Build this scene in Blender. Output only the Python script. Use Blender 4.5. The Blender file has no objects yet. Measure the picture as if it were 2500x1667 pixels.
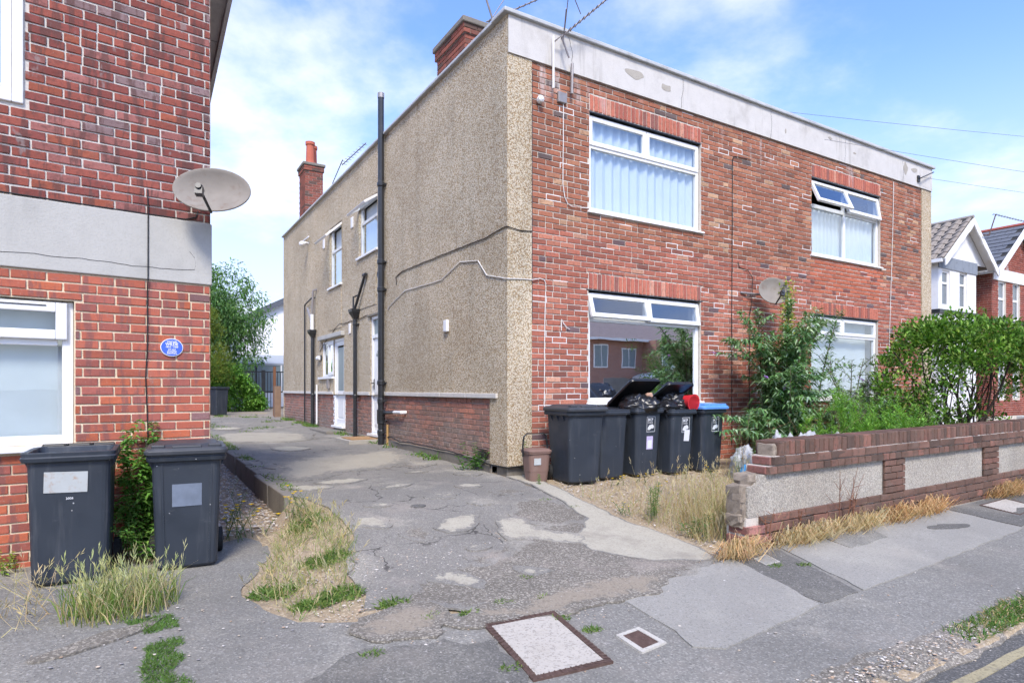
import bpy, math, random
from mathutils import Vector, Matrix
from mathutils.geometry import delaunay_2d_cdt
import mathutils.noise as mnoise

# ---------------------------------------------------------------- camera, sky, sun, exposure
sc = bpy.context.scene
COL = sc.collection
cam_data = bpy.data.cameras.new('camera')
cam = bpy.data.objects.new('camera', cam_data)
COL.objects.link(cam)
cam.location = (0, 0, 1.5)
cam.rotation_euler = (math.radians(90), 0, 0)
cam_data.sensor_width = 36.0
cam_data.sensor_fit = 'HORIZONTAL'
cam_data.lens = 36.0 * 1518 / 2500
cam_data.shift_y = 116.5 / 2500
cam_data.clip_start = 0.05
cam_data.clip_end = 3000
sc.camera = cam

SUN_DIR = Vector((0.05, -0.72, 0.78)).normalized()      # towards the sun
sun_el = math.asin(SUN_DIR.z)
sun_az = math.atan2(SUN_DIR.x, SUN_DIR.y)
world = bpy.data.worlds.new('World')
sc.world = world
world.use_nodes = True
wn = world.node_tree
for n in list(wn.nodes):
    wn.nodes.remove(n)
def wnode(t, **kw):
    n = wn.nodes.new(t)
    for k, v in kw.items():
        setattr(n, k, v)
    return n
w_out = wnode('ShaderNodeOutputWorld')
w_bg = wnode('ShaderNodeBackground')
w_bg.inputs['Strength'].default_value = 0.10
sky = wnode('ShaderNodeTexSky')
sky.sky_type = 'NISHITA'
sky.sun_disc = False
sky.sun_elevation = sun_el
sky.sun_rotation = sun_az
sky.air_density = 1.0
sky.dust_density = 0.6
sky.ozone_density = 3.0
sky.altitude = 20
w_tc = wnode('ShaderNodeTexCoord')
w_sep = wnode('ShaderNodeSeparateXYZ')
wn.links.new(w_tc.outputs['Generated'], w_sep.inputs[0])
w_add = wnode('ShaderNodeMath', operation='ADD'); w_add.inputs[1].default_value = 0.22
wn.links.new(w_sep.outputs['Z'], w_add.inputs[0])
w_mx = wnode('ShaderNodeMath', operation='MAXIMUM'); w_mx.inputs[1].default_value = 0.05
wn.links.new(w_add.outputs[0], w_mx.inputs[0])
w_dx = wnode('ShaderNodeMath', operation='DIVIDE'); w_dy = wnode('ShaderNodeMath', operation='DIVIDE')
wn.links.new(w_sep.outputs['X'], w_dx.inputs[0]); wn.links.new(w_mx.outputs[0], w_dx.inputs[1])
wn.links.new(w_sep.outputs['Y'], w_dy.inputs[0]); wn.links.new(w_mx.outputs[0], w_dy.inputs[1])
w_cmb = wnode('ShaderNodeCombineXYZ')
wn.links.new(w_dx.outputs[0], w_cmb.inputs[0]); wn.links.new(w_dy.outputs[0], w_cmb.inputs[1])
w_no = wnode('ShaderNodeTexNoise')
w_no.inputs['Scale'].default_value = 1.35
w_no.inputs['Detail'].default_value = 9
w_no.inputs['Roughness'].default_value = 0.58
w_no.inputs['Distortion'].default_value = 0.1
w_mp = wnode('ShaderNodeMapping')
w_mp.inputs['Location'].default_value = (3.1, 1.7, 0)
wn.links.new(w_cmb.outputs[0], w_mp.inputs[0])
wn.links.new(w_mp.outputs[0], w_no.inputs['Vector'])
w_ramp = wnode('ShaderNodeMapRange')
w_ramp.interpolation_type = 'SMOOTHSTEP'
w_ramp.inputs['From Min'].default_value = 0.45
w_ramp.inputs['From Max'].default_value = 0.74
wn.links.new(w_no.outputs['Fac'], w_ramp.inputs['Value'])
# thin milky veil towards the horizon, all the way round
w_hz = wnode('ShaderNodeMapRange')
w_hz.interpolation_type = 'SMOOTHSTEP'
w_hz.inputs['From Min'].default_value = 0.02
w_hz.inputs['From Max'].default_value = 0.46
w_hz.inputs['To Min'].default_value = 0.9
w_hz.inputs['To Max'].default_value = 0.0
wn.links.new(w_sep.outputs['Z'], w_hz.inputs['Value'])
w_cm = wnode('ShaderNodeMath', operation='MULTIPLY'); w_cm.inputs[1].default_value = 0.72
wn.links.new(w_ramp.outputs[0], w_cm.inputs[0])
w_tint = wnode('ShaderNodeMix'); w_tint.data_type = 'RGBA'; w_tint.blend_type = 'MULTIPLY'
w_tint.inputs[0].default_value = 1.0
w_tint.inputs[7].default_value = (0.90, 1.0, 1.32, 1)
wn.links.new(sky.outputs[0], w_tint.inputs[6])
w_veil = wnode('ShaderNodeMix'); w_veil.data_type = 'RGBA'
w_veil.inputs[7].default_value = (3.15, 3.3, 3.65, 1)
wn.links.new(w_hz.outputs[0], w_veil.inputs[0])
wn.links.new(w_tint.outputs[2], w_veil.inputs[6])
w_mix = wnode('ShaderNodeMix'); w_mix.data_type = 'RGBA'
w_mix.inputs[7].default_value = (4.9, 4.8, 4.75, 1)
wn.links.new(w_cm.outputs[0], w_mix.inputs[0])
wn.links.new(w_veil.outputs[2], w_mix.inputs[6])
wn.links.new(w_mix.outputs[2], w_bg.inputs['Color'])
wn.links.new(w_bg.outputs[0], w_out.inputs[0])

sun_data = bpy.data.lights.new('sun', 'SUN')
sun_data.energy = 1.5
sun_data.angle = math.radians(15)
sun_data.color = (1.0, 0.92, 0.80)
sun = bpy.data.objects.new('sun', sun_data)
COL.objects.link(sun)
sun.rotation_euler = SUN_DIR.to_track_quat('Z', 'Y').to_euler()
sun.location = (6, -10, 14)

sc.view_settings.view_transform = 'Standard'
sc.view_settings.look = 'None'
sc.view_settings.gamma = 1.0
sc.view_settings.use_curve_mapping = False
sc.view_settings.exposure = 1.62
sc.render.engine = 'CYCLES'
sc.cycles.use_denoising = True
sc.cycles.max_bounces = 4
sc.cycles.diffuse_bounces = 2
sc.cycles.glossy_bounces = 3
sc.cycles.transparent_max_bounces = 8
sc.cycles.use_adaptive_sampling = True
sc.cycles.adaptive_threshold = 0.03

# ---------------------------------------------------------------- site frame
# u runs along the street (to the right), v runs back from the street; origin at the house corner
CX, CY, TH = -0.07, 7.84, math.radians(31.4)
FU = Vector((math.cos(TH), math.sin(TH), 0))
FV = Vector((-math.sin(TH), math.cos(TH), 0))
def W(u, v, z=0.0):
    return Vector((CX, CY, 0)) + FU * u + FV * v + Vector((0, 0, z))
LX, LY, TL = -2.71, 5.585, math.radians(37.3)           # corner and heading of the neighbouring brick house
def to_px(p):
    return (1250 + 1518 * p.x / p.y, 950 - 1518 * (p.z - 1.5) / p.y) if p.y > 0.1 else (-9999, -9999)
def smooth(t):
    t = min(1.0, max(0.0, t)); return t * t * (3 - 2 * t)
KERB_U = -2.65
def gz(u, v, bump=True):
    """height of the ground"""
    if v < -5.05:
        z = -0.03 + 0.012 * max(-2.0, v + 5.05)
    else:
        foot = 0.075 * (min(v, -3.2) + 5.05) + 0.010 * max(0.0, min(12.0, u))
        k = smooth((v + 3.4) / 3.4)
        up = 0.40 + 0.016 * max(0.0, min(v, 14.0))
        drive = foot * (1 - k) + up * k
        lo = foot + 0.015 * max(0.0, min(v, 14.0)) + 0.02 * smooth((v + 1.5) / 1.5)
        if v > 0:
            a = 1.0 if u > KERB_U else 0.0
            if v > 13: a = 1.0
        else:
            wd = 0.12 + 0.6 * smooth(-v / 1.6)
            a = smooth((u - (KERB_U - wd * 0.8)) / wd)
        z = lo * (1 - a) + drive * a
    if bump:
        z += 0.010 * mnoise.noise(Vector((u * 0.9, v * 0.9, 3.7))) + 0.002 * mnoise.noise(Vector((u * 3, v * 3, 9.1)))
    return z

# ---------------------------------------------------------------- helpers
def link(o, parent=None):
    COL.objects.link(o)
    if parent is not None:
        o.parent = parent
    return o
def tag(o, label=None, cat=None, group=None, kind=None):
    if label: o['label'] = label
    if cat: o['category'] = cat
    if group: o['group'] = group
    if kind: o['kind'] = kind
    return o
def empty(name, loc=(0, 0, 0), rz=0.0, label=None, cat=None, group=None, parent=None):
    o = bpy.data.objects.new(name, None)
    o.empty_display_size = 0.1
    link(o, parent)
    o.location = loc; o.rotation_euler = (0, 0, rz)
    tag(o, label, cat, group)
    return o
def copy_tree(o, parent=None):
    c = o.copy(); COL.objects.link(c); c.parent = parent
    for ch in o.children:
        copy_tree(ch, c)
    return c

class MB:
    """collects faces with a colour each; build() links them as one mesh object"""
    def __init__(s):
        s.v = []; s.f = []; s.c = []; s.cur = (1, 1, 1)
    def face(s, pts, col=None):
        i = len(s.v)
        s.v.extend([tuple(p) for p in pts])
        s.f.append(tuple(range(i, i + len(pts))))
        s.c.append(col or s.cur)
    def mesh(s, vs, fs, col=None):
        i = len(s.v)
        s.v.extend([tuple(p) for p in vs])
        for f in fs:
            s.f.append(tuple(k + i for k in f)); s.c.append(col or s.cur)
    def box(s, x0, x1, y0, y1, z0, z1, col=None):
        vs = [(x, y, z) for z in (z0, z1) for y in (y0, y1) for x in (x0, x1)]
        s.mesh(vs, [(0, 2, 3, 1), (4, 5, 7, 6), (0, 1, 5, 4), (2, 6, 7, 3), (0, 4, 6, 2), (1, 3, 7, 5)], col)
    def obox(s, c, ax, ay, az, hx, hy, hz, col=None):
        c = Vector(c); ax = Vector(ax); ay = Vector(ay); az = Vector(az)
        vs = [c + ax * hx * i + ay * hy * j + az * hz * k for k in (-1, 1) for j in (-1, 1) for i in (-1, 1)]
        s.mesh(vs, [(0, 2, 3, 1), (4, 5, 7, 6), (0, 1, 5, 4), (2, 6, 7, 3), (0, 4, 6, 2), (1, 3, 7, 5)], col)
    def tube(s, pts, r, n=8, caps=True, col=None):
        pts = [Vector(p) for p in pts]
        rs = r if isinstance(r, (list, tuple)) else [r] * len(pts)
        rings = []
        ref = None
        for i, p in enumerate(pts):
            d = (pts[min(i + 1, len(pts) - 1)] - pts[max(i - 1, 0)])
            if d.length < 1e-9: d = Vector((0, 0, 1))
            d.normalize()
            if ref is None:
                ref = Vector((0, 0, 1)) if abs(d.z) < 0.9 else Vector((1, 0, 0))
            a = d.cross(ref)
            if a.length < 1e-6: a = d.cross(Vector((0.3, 1, 0.2)))
            a.normalize(); b = d.cross(a).normalized()
            ref = -b if False else ref
            rings.append([p + (a * math.cos(2 * math.pi * k / n) + b * math.sin(2 * math.pi * k / n)) * rs[i] for k in range(n)])
        vs = [q for rg in rings for q in rg]
        fs = []
        for i in range(len(pts) - 1):
            for k in range(n):
                k2 = (k + 1) % n
                fs.append((i * n + k, i * n + k2, (i + 1) * n + k2, (i + 1) * n + k))
        if caps:
            fs.append(tuple(range(n))[::-1]); fs.append(tuple((len(pts) - 1) * n + k for k in range(n)))
        s.mesh(vs, fs, col)
    def loft(s, rings, cap0=True, cap1=True, col=None):
        n = len(rings[0]); vs = [q for rg in rings for q in rg]; fs = []
        for i in range(len(rings) - 1):
            for k in range(n):
                k2 = (k + 1) % n
                fs.append((i * n + k, i * n + k2, (i + 1) * n + k2, (i + 1) * n + k))
        if cap0: fs.append(tuple(range(n))[::-1])
        if cap1: fs.append(tuple((len(rings) - 1) * n + k for k in range(n)))
        s.mesh(vs, fs, col)
    def prism(s, poly, axis, a0, a1, col=None):
        """extrude a 2D polygon; axis 0/1/2 is the extrusion axis"""
        def P(p, a):
            return (a, p[0], p[1]) if axis == 0 else (p[0], a, p[1]) if axis == 1 else (p[0], p[1], a)
        s.loft([[P(p, a0) for p in poly], [P(p, a1) for p in poly]], col=col)
    def leaf(s, p, d, nrm, L, Wd, col, droop=0.0):
        d = d.normalized(); side = d.cross(nrm)
        if side.length < 1e-5: side = d.cross(Vector((0.31, 0.7, 0.2)))
        side.normalize(); n2 = side.cross(d)
        m = p + d * L * 0.45 + n2 * (0.05 * L)
        t = p + d * L + Vector((0, 0, -droop * L))
        s.face([p, m + side * Wd * 0.5, t, m - side * Wd * 0.5], col)
    def build(s, name, mat, parent=None, kind=None, smooth_shade=False, bevel=0.0, loc=None, label=None, cat=None, group=None):
        me = bpy.data.meshes.new(name)
        me.from_pydata(s.v, [], s.f)
        at = me.attributes.new('Col', 'FLOAT_COLOR', 'FACE')
        flat = []
        for c in s.c: flat.extend((c[0], c[1], c[2], 1.0))
        at.data.foreach_set('color', flat)
        if smooth_shade:
            me.polygons.foreach_set('use_smooth', [True] * len(me.polygons))
        me.materials.append(mat)
        o = bpy.data.objects.new(name, me)
        link(o, parent)
        if loc is not None: o.location = loc
        if bevel > 0:
            b = o.modifiers.new('bevel', 'BEVEL'); b.width = bevel; b.segments = 2; b.limit_method = 'ANGLE'; b.angle_limit = math.radians(40)
        tag(o, label, cat, group, kind)
        return o

def rrect(w, d, r, n=4, cx=0.0, cy=0.0):
    """rounded rectangle outline"""
    out = []
    for (sx, sy, a0) in ((1, 1, 0), (-1, 1, 90), (-1, -1, 180), (1, -1, 270)):
        for k in range(n + 1):
            a = math.radians(a0 + 90 * k / n)
            out.append((cx + sx * (w / 2 - r) + r * math.cos(a), cy + sy * (d / 2 - r) + r * math.sin(a)))
    return out

# ---------------------------------------------------------------- materials
MATS = {}
def new_mat(name):
    m = bpy.data.materials.new(name); m.use_nodes = True
    nt = m.node_tree
    for n in list(nt.nodes): nt.nodes.remove(n)
    out = nt.nodes.new('ShaderNodeOutputMaterial')
    bs = nt.nodes.new('ShaderNodeBsdfPrincipled')
    nt.links.new(bs.outputs[0], out.inputs[0])
    MATS[name] = m
    return m, nt, bs, out
def N(nt, t, **kw):
    n = nt.nodes.new(t)
    for k, v in kw.items():
        if hasattr(n, k): setattr(n, k, v)
    return n
def noise(nt, vec, scale, detail=4, rough=0.55, dist=0.0):
    n = N(nt, 'ShaderNodeTexNoise')
    detail = min(detail, 2 if scale >= 20 else 4)
    n.inputs['Scale'].default_value = scale; n.inputs['Detail'].default_value = detail
    n.inputs['Roughness'].default_value = rough; n.inputs['Distortion'].default_value = dist
    if vec is not None: nt.links.new(vec, n.inputs['Vector'])
    return n.outputs['Fac']
def mrange(nt, val, a, b, c=0.0, d=1.0, sm=True):
    n = N(nt, 'ShaderNodeMapRange')
    if sm: n.interpolation_type = 'SMOOTHSTEP'
    n.inputs['From Min'].default_value = a; n.inputs['From Max'].default_value = b
    n.inputs['To Min'].default_value = c; n.inputs['To Max'].default_value = d
    nt.links.new(val, n.inputs['Value'])
    return n.outputs[0]
def mixc(nt, fac, a, b, mode='MIX'):
    n = N(nt, 'ShaderNodeMix'); n.data_type = 'RGBA'; n.blend_type = mode
    for idx, x in ((0, fac), (6, a), (7, b)):
        if isinstance(x, (int, float)): n.inputs[idx].default_value = x
        elif isinstance(x, tuple): n.inputs[idx].default_value = (x[0], x[1], x[2], 1)
        else: nt.links.new(x, n.inputs[idx])
    return n.outputs[2]
def math2(nt, op, a, b):
    n = N(nt, 'ShaderNodeMath', operation=op)
    for i, x in enumerate((a, b)):
        if isinstance(x, (int, float)): n.inputs[i].default_value = x
        else: nt.links.new(x, n.inputs[i])
    return n.outputs[0]
def mapping(nt, vec, scale=(1, 1, 1), loc=(0, 0, 0), rot=(0, 0, 0)):
    n = N(nt, 'ShaderNodeMapping')
    n.inputs['Scale'].default_value = scale; n.inputs['Location'].default_value = loc; n.inputs['Rotation'].default_value = rot
    nt.links.new(vec, n.inputs[0])
    return n.outputs[0]
def bump(nt, bs, height, strength=0.5, dist=0.01):
    n = N(nt, 'ShaderNodeBump')
    n.inputs['Strength'].default_value = strength; n.inputs['Distance'].default_value = dist
    nt.links.new(height, n.inputs['Height']); nt.links.new(n.outputs[0], bs.inputs['Normal'])
def posn(nt):
    return N(nt, 'ShaderNodeNewGeometry').outputs['Position']
def site(nt):
    """position in the site frame (metres along the street, back from it, up)"""
    return mapping(nt, posn(nt), loc=tuple(-(Matrix.Rotation(-TH, 3, 'Z') @ Vector((CX, CY, 0)))), rot=(0, 0, -TH))
def setc(nt, bs, col, rough=0.8, spec=0.3):
    if isinstance(col, tuple): bs.inputs['Base Color'].default_value = (*col, 1)
    else: nt.links.new(col, bs.inputs['Base Color'])
    if isinstance(rough, (int, float)): bs.inputs['Roughness'].default_value = rough
    else: nt.links.new(rough, bs.inputs['Roughness'])
    bs.inputs['Specular IOR Level'].default_value = spec

def mat_plain(name, col, rough=0.6, spec=0.4, metal=0.0, var=0.12, scale=6.0, dirt=None, dirt_amt=0.5, bumpy=0.0):
    m, nt, bs, out = new_mat(name)
    p = posn(nt)
    c = mixc(nt, noise(nt, p, scale, 5), tuple(x * (1 - var) for x in col), tuple(min(1, x * (1 + var)) for x in col))
    if dirt:
        c = mixc(nt, mrange(nt, noise(nt, p, scale * 1.7, 7, 0.65), 0.5, 0.8, 0, dirt_amt), c, dirt)
    setc(nt, bs, c, rough, spec)
    bs.inputs['Metallic'].default_value = metal
    if bumpy: bump(nt, bs, noise(nt, p, scale * 20, 4), bumpy, 0.004)
    return m
def mat_vcol(name, rough=0.85, spec=0.2, transl=0.0, var=0.25, scale=12.0, bumpy=0.0):
    """takes its colour from the piece it is on"""
    m, nt, bs, out = new_mat(name)
    a = N(nt, 'ShaderNodeAttribute', attribute_name='Col')
    p = posn(nt)
    c = mixc(nt, noise(nt, p, scale, 4), (1 - var, 1 - var, 1 - var), (1 + var, 1 + var, 1 + var))
    c = mixc(nt, 1.0, a.outputs['Color'], c, 'MULTIPLY')
    setc(nt, bs, c, rough, spec)
    if bumpy: bump(nt, bs, noise(nt, p, scale * 10, 4), bumpy, 0.006)
    if transl > 0:
        tr = N(nt, 'ShaderNodeBsdfTranslucent')
        nt.links.new(mixc(nt, 1.0, c, (1.1, 1.25, 0.6), 'MULTIPLY'), tr.inputs[0])
        mx = N(nt, 'ShaderNodeMixShader'); mx.inputs[0].default_value = transl
        nt.links.new(bs.outputs[0], mx.inputs[1]); nt.links.new(tr.outputs[0], mx.inputs[2])
        nt.links.new(mx.outputs[0], out.inputs[0])
    return m

def mat_brick(name, dark=(0.10, 0.055, 0.05), band=0.0, mott=0.5, pale=0.15, grey=0.0, lime=False):
    m, nt, bs, out = new_mat(name)
    oi = N(nt, 'ShaderNodeObjectInfo'); a = N(nt, 'ShaderNodeAttribute', attribute_name='Col')
    base = mixc(nt, 1.0, oi.outputs['Color'], a.outputs['Color'], 'MULTIPLY')
    p = site(nt)
    c = mixc(nt, mrange(nt, noise(nt, p, 26, 5, 0.6), 0.45, 0.75, 0, mott), base, dark)
    if band > 0:      # kiln flashes across the brick: stripes in the fired clay
        st = noise(nt, mapping(nt, p, (15, 15, 2.2)), 1.0, 3, 0.6)
        c = mixc(nt, mrange(nt, st, 0.50, 0.60, 0, band), c, dark)
        st2 = noise(nt, mapping(nt, p, (11, 11, 5), (7, 3, 2)), 1.0, 3, 0.6)
        c = mixc(nt, mrange(nt, st2, 0.63, 0.70, 0, grey), c, (0.27, 0.22, 0.21))
    if lime:          # lime washed down from the coping above the heads of the upper windows
        sx = N(nt, 'ShaderNodeSeparateXYZ'); nt.links.new(p, sx.inputs[0])
        hi = mrange(nt, sx.outputs['Z'], 5.15, 5.6)
        st = mrange(nt, noise(nt, mapping(nt, p, (2.6, 2.6, 0.5), (0.7, 0, 0)), 1.0, 6, 0.65), 0.56, 0.70, 0, 0.75)
        c = mixc(nt, math2(nt, 'MULTIPLY', hi, st), c, (0.62, 0.58, 0.56))
    wth = noise(nt, mapping(nt, p, (1, 1, 1.6), (3, 1, 4)), 0.75, 4, 0.6)
    c = mixc(nt, mrange(nt, wth, 0.52, 0.72, 0, 0.45), c, mixc(nt, 1.0, c, (0.62, 0.60, 0.62), 'MULTIPLY'))
    c = mixc(nt, mrange(nt, wth, 0.46, 0.28, 0, 0.40), c, mixc(nt, 1.0, c, (1.15, 1.13, 1.12), 'MULTIPLY'))
    c = mixc(nt, mrange(nt, noise(nt, p, 2.6, 4, 0.7), 0.58, 0.74, 0, 0.22), c, (0.30, 0.22, 0.18))
    # light grit and lime specks
    c = mixc(nt, mrange(nt, noise(nt, p, 90, 3, 0.7), 0.62, 0.72, 0, pale), c, (0.55, 0.45, 0.40))
    setc(nt, bs, c, 0.92, 0.15)
    bump(nt, bs, noise(nt, p, 70, 5, 0.7), 0.5, 0.006)
    return m
def mat_pebble(name, stones, scale=85, base=(0.36, 0.31, 0.24), dark=0.35, big=0.5, rust=0.0):
    m, nt, bs, out = new_mat(name)
    p = posn(nt)
    v = N(nt, 'ShaderNodeTexVoronoi'); v.inputs['Scale'].default_value = scale
    nt.links.new(p, v.inputs['Vector'])
    rmp = N(nt, 'ShaderNodeValToRGB'); rmp.color_ramp.interpolation = 'CONSTANT'
    els = rmp.color_ramp.elements
    for i, cc in enumerate(stones):
        e = els[i] if i < 2 else els.new(0.5)
        e.position = i / len(stones); e.color = (*cc, 1)
    sp = N(nt, 'ShaderNodeSeparateColor'); nt.links.new(v.outputs['Color'], sp.inputs[0])
    nt.links.new(sp.outputs[0], rmp.inputs[0])
    edge = mrange(nt, v.outputs['Distance'], 0.35, 0.75, 0, dark)
    c = mixc(nt, edge, rmp.outputs[0], tuple(x * 0.45 for x in base))
    c = mixc(nt, mrange(nt, noise(nt, p, 0.8, 6, 0.6), 0.35, 0.7, 0, big), c, mixc(nt, 1.0, c, (0.72, 0.69, 0.66), 'MULTIPLY'))
    c = mixc(nt, mrange(nt, noise(nt, mapping(nt, p, (3, 3, 0.35)), 1.0, 5), 0.52, 0.75, 0, 0.35), c, mixc(nt, 1.0, c, (0.62, 0.62, 0.62), 'MULTIPLY'))
    if rust:          # cleaner re-dashed areas and a few rusty runs
        c = mixc(nt, mrange(nt, noise(nt, mapping(nt, p, loc=(4, 7, 2)), 0.55, 4, 0.5), 0.50, 0.60, 0, 0.28), c, mixc(nt, 1.0, c, (1.28, 1.24, 1.20), 'MULTIPLY'))
        c = mixc(nt, mrange(nt, noise(nt, mapping(nt, p, (9, 9, 0.9), (1, 2, 3)), 1.0, 3, 0.5), 0.70, 0.76, 0, rust), c, (0.20, 0.12, 0.07))
    setc(nt, bs, c, 0.9, 0.2)
    bump(nt, bs, math2(nt, 'SUBTRACT', 1.0, v.outputs['Distance']), 0.7, 0.008)
    return m
def asphalt_color(nt, p, col, agg=(0.32, 0.31, 0.30), agg_amt=0.5, scale=120, tan=0.25, dark=0.35, lo=0.55, cracks=0.0, worn=0.0):
    v = N(nt, 'ShaderNodeTexVoronoi'); v.inputs['Scale'].default_value = scale
    nt.links.new(p, v.inputs['Vector'])
    sp = N(nt, 'ShaderNodeSeparateColor'); nt.links.new(v.outputs['Color'], sp.inputs[0])
    c = mixc(nt, mrange(nt, sp.outputs[0], lo, 1.0, 0, agg_amt), col, agg)
    c = mixc(nt, mrange(nt, sp.outputs[1], 0.75, 1.0, 0, 0.5), c, tuple(x * 0.5 for x in col))
    big = noise(nt, p, 0.9, 6, 0.6)
    c = mixc(nt, mrange(nt, big, 0.42, 0.7, 0, dark), c, tuple(x * 0.55 for x in col))
    c = mixc(nt, mrange(nt, noise(nt, mapping(nt, p, loc=(5, 9, 1)), 1.7, 7, 0.65), 0.52, 0.75, 0, tan), c, (0.36, 0.31, 0.26))
    if worn:          # scoured paler areas and darker oily ones
        wn_ = noise(nt, mapping(nt, p, loc=(8, 2, 5)), 1.15, 4, 0.62)
        c = mixc(nt, mrange(nt, wn_, 0.50, 0.66, 0, worn), c, mixc(nt, 1.0, c, (1.42, 1.40, 1.34), 'MULTIPLY'))
        c = mixc(nt, mrange(nt, noise(nt, mapping(nt, p, loc=(1, 6, 9)), 2.4, 4, 0.7), 0.60, 0.74, 0, worn * 0.6), c, tuple(x * 0.5 for x in col))
    c = mixc(nt, mrange(nt, noise(nt, p, 34, 3, 0.6), 0.66, 0.72, 0, 0.5), c, (0.46, 0.43, 0.40))
    if cracks:
        pw = N(nt, 'ShaderNodeVectorMath', operation='ADD')
        nz = N(nt, 'ShaderNodeTexNoise'); nz.inputs['Scale'].default_value = 3.0; nz.inputs['Detail'].default_value = 5
        nt.links.new(p, nz.inputs['Vector'])
        sc_ = N(nt, 'ShaderNodeVectorMath', operation='SCALE'); sc_.inputs['Scale'].default_value = 0.5
        nt.links.new(nz.outputs['Color'], sc_.inputs[0]); nt.links.new(p, pw.inputs[0]); nt.links.new(sc_.outputs[0], pw.inputs[1])
        vc = N(nt, 'ShaderNodeTexVoronoi', feature='DISTANCE_TO_EDGE'); vc.inputs['Scale'].default_value = 1.1
        nt.links.new(pw.outputs[0], vc.inputs['Vector'])
        line = mrange(nt, vc.outputs['Distance'], 0.004, 0.014, 1.0, 0.0)
        msk = mrange(nt, noise(nt, mapping(nt, p, loc=(2, 4, 0)), 1.3, 3), 0.48, 0.56, 0, cracks)
        c = mixc(nt, math2(nt, 'MULTIPLY', line, msk), c, (0.06, 0.055, 0.05))
    return c, mixc(nt, 0.5, v.outputs['Distance'], noise(nt, p, 30, 5))
def concrete_color(nt, p, col, stain=(0.2, 0.19, 0.17), amt=0.6, scale=2.0, speck=0.4, streak=0.0):
    c = mixc(nt, noise(nt, p, scale * 3, 6, 0.6), tuple(x * 0.86 for x in col), tuple(min(1, x * 1.1) for x in col))
    c = mixc(nt, mrange(nt, noise(nt, p, scale, 8, 0.66), 0.5, 0.78, 0, amt), c, stain)
    if streak:
        c = mixc(nt, mrange(nt, noise(nt, mapping(nt, p, (7, 7, 0.6)), 1.0, 6, 0.6), 0.55, 0.75, 0, streak), c, stain)
    v = N(nt, 'ShaderNodeTexVoronoi'); v.inputs['Scale'].default_value = 95
    nt.links.new(p, v.inputs['Vector'])
    sp = N(nt, 'ShaderNodeSeparateColor'); nt.links.new(v.outputs['Color'], sp.inputs[0])
    c = mixc(nt, mrange(nt, sp.outputs[0], 0.6, 1.0, 0, speck), c, tuple(x * 0.6 for x in col))
    return c, noise(nt, p, 60, 5, 0.7)
def mat_asphalt(name, col, *a, **k):
    m, nt, bs, out = new_mat(name)
    c, h = asphalt_color(nt, posn(nt), col, *a, **k)
    setc(nt, bs, c, 0.93, 0.15); bump(nt, bs, h, 0.6, 0.008)
    return m
def mat_concrete(name, col, *a, **k):
    m, nt, bs, out = new_mat(name)
    c, h = concrete_color(nt, posn(nt), col, *a, **k)
    setc(nt, bs, c, 0.9, 0.2); bump(nt, bs, h, 0.4, 0.006)
    return m
def mat_mend(name, inner, outer, width=0.10, rough=1.3):
    """a feathered, crumbling edge between a mend and the tarmac round it"""
    m, nt, bs, out = new_mat(name); p = posn(nt)
    ci, hi = inner(nt, p); co, ho = outer(nt, p)
    e = N(nt, 'ShaderNodeAttribute', attribute_name='edge')
    f = math2(nt, 'ADD', math2(nt, 'DIVIDE', e.outputs['Fac'], width), math2(nt, 'MULTIPLY', math2(nt, 'SUBTRACT', noise(nt, p, 14, 6, 0.7), 0.5), rough))
    f = mrange(nt, f, 0.30, 0.58)
    setc(nt, bs, mixc(nt, f, co, ci), 0.93, 0.15); bump(nt, bs, mixc(nt, f, ho, hi), 0.5, 0.007)
    return m
def mat_glass(name, tint=(0.86, 0.92, 0.92), refl=0.30):
    m, nt, bs, out = new_mat(name)
    nt.nodes.remove(bs)
    tr = N(nt, 'ShaderNodeBsdfTransparent'); tr.inputs[0].default_value = (*tint, 1)
    gl = N(nt, 'ShaderNodeBsdfGlossy'); gl.inputs['Roughness'].default_value = 0.0
    gl.inputs[0].default_value = (0.92, 0.97, 1.0, 1)
    # two sheets of float glass, each face slightly out of true
    bp = N(nt, 'ShaderNodeBump'); bp.inputs['Strength'].default_value = 0.03; bp.inputs['Distance'].default_value = 0.02
    nt.links.new(noise(nt, posn(nt), 2.2, 1), bp.inputs['Height']); nt.links.new(bp.outputs[0], gl.inputs['Normal'])
    lw = N(nt, 'ShaderNodeFresnel')
    gb = N(nt, 'ShaderNodeNewGeometry')      # the same from either side of the sheet
    nt.links.new(mrange(nt, gb.outputs['Backfacing'], 0, 1, 1.5, 1 / 1.5, False), lw.inputs[0])
    f = math2(nt, 'ADD', math2(nt, 'MULTIPLY', lw.outputs[0], 1.6), refl * 0.6)
    mx = N(nt, 'ShaderNodeMixShader')
    nt.links.new(f, mx.inputs[0]); nt.links.new(tr.outputs[0], mx.inputs[1]); nt.links.new(gl.outputs[0], mx.inputs[2])
    nt.links.new(mx.outputs[0], out.inputs[0])
    return m

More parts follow.
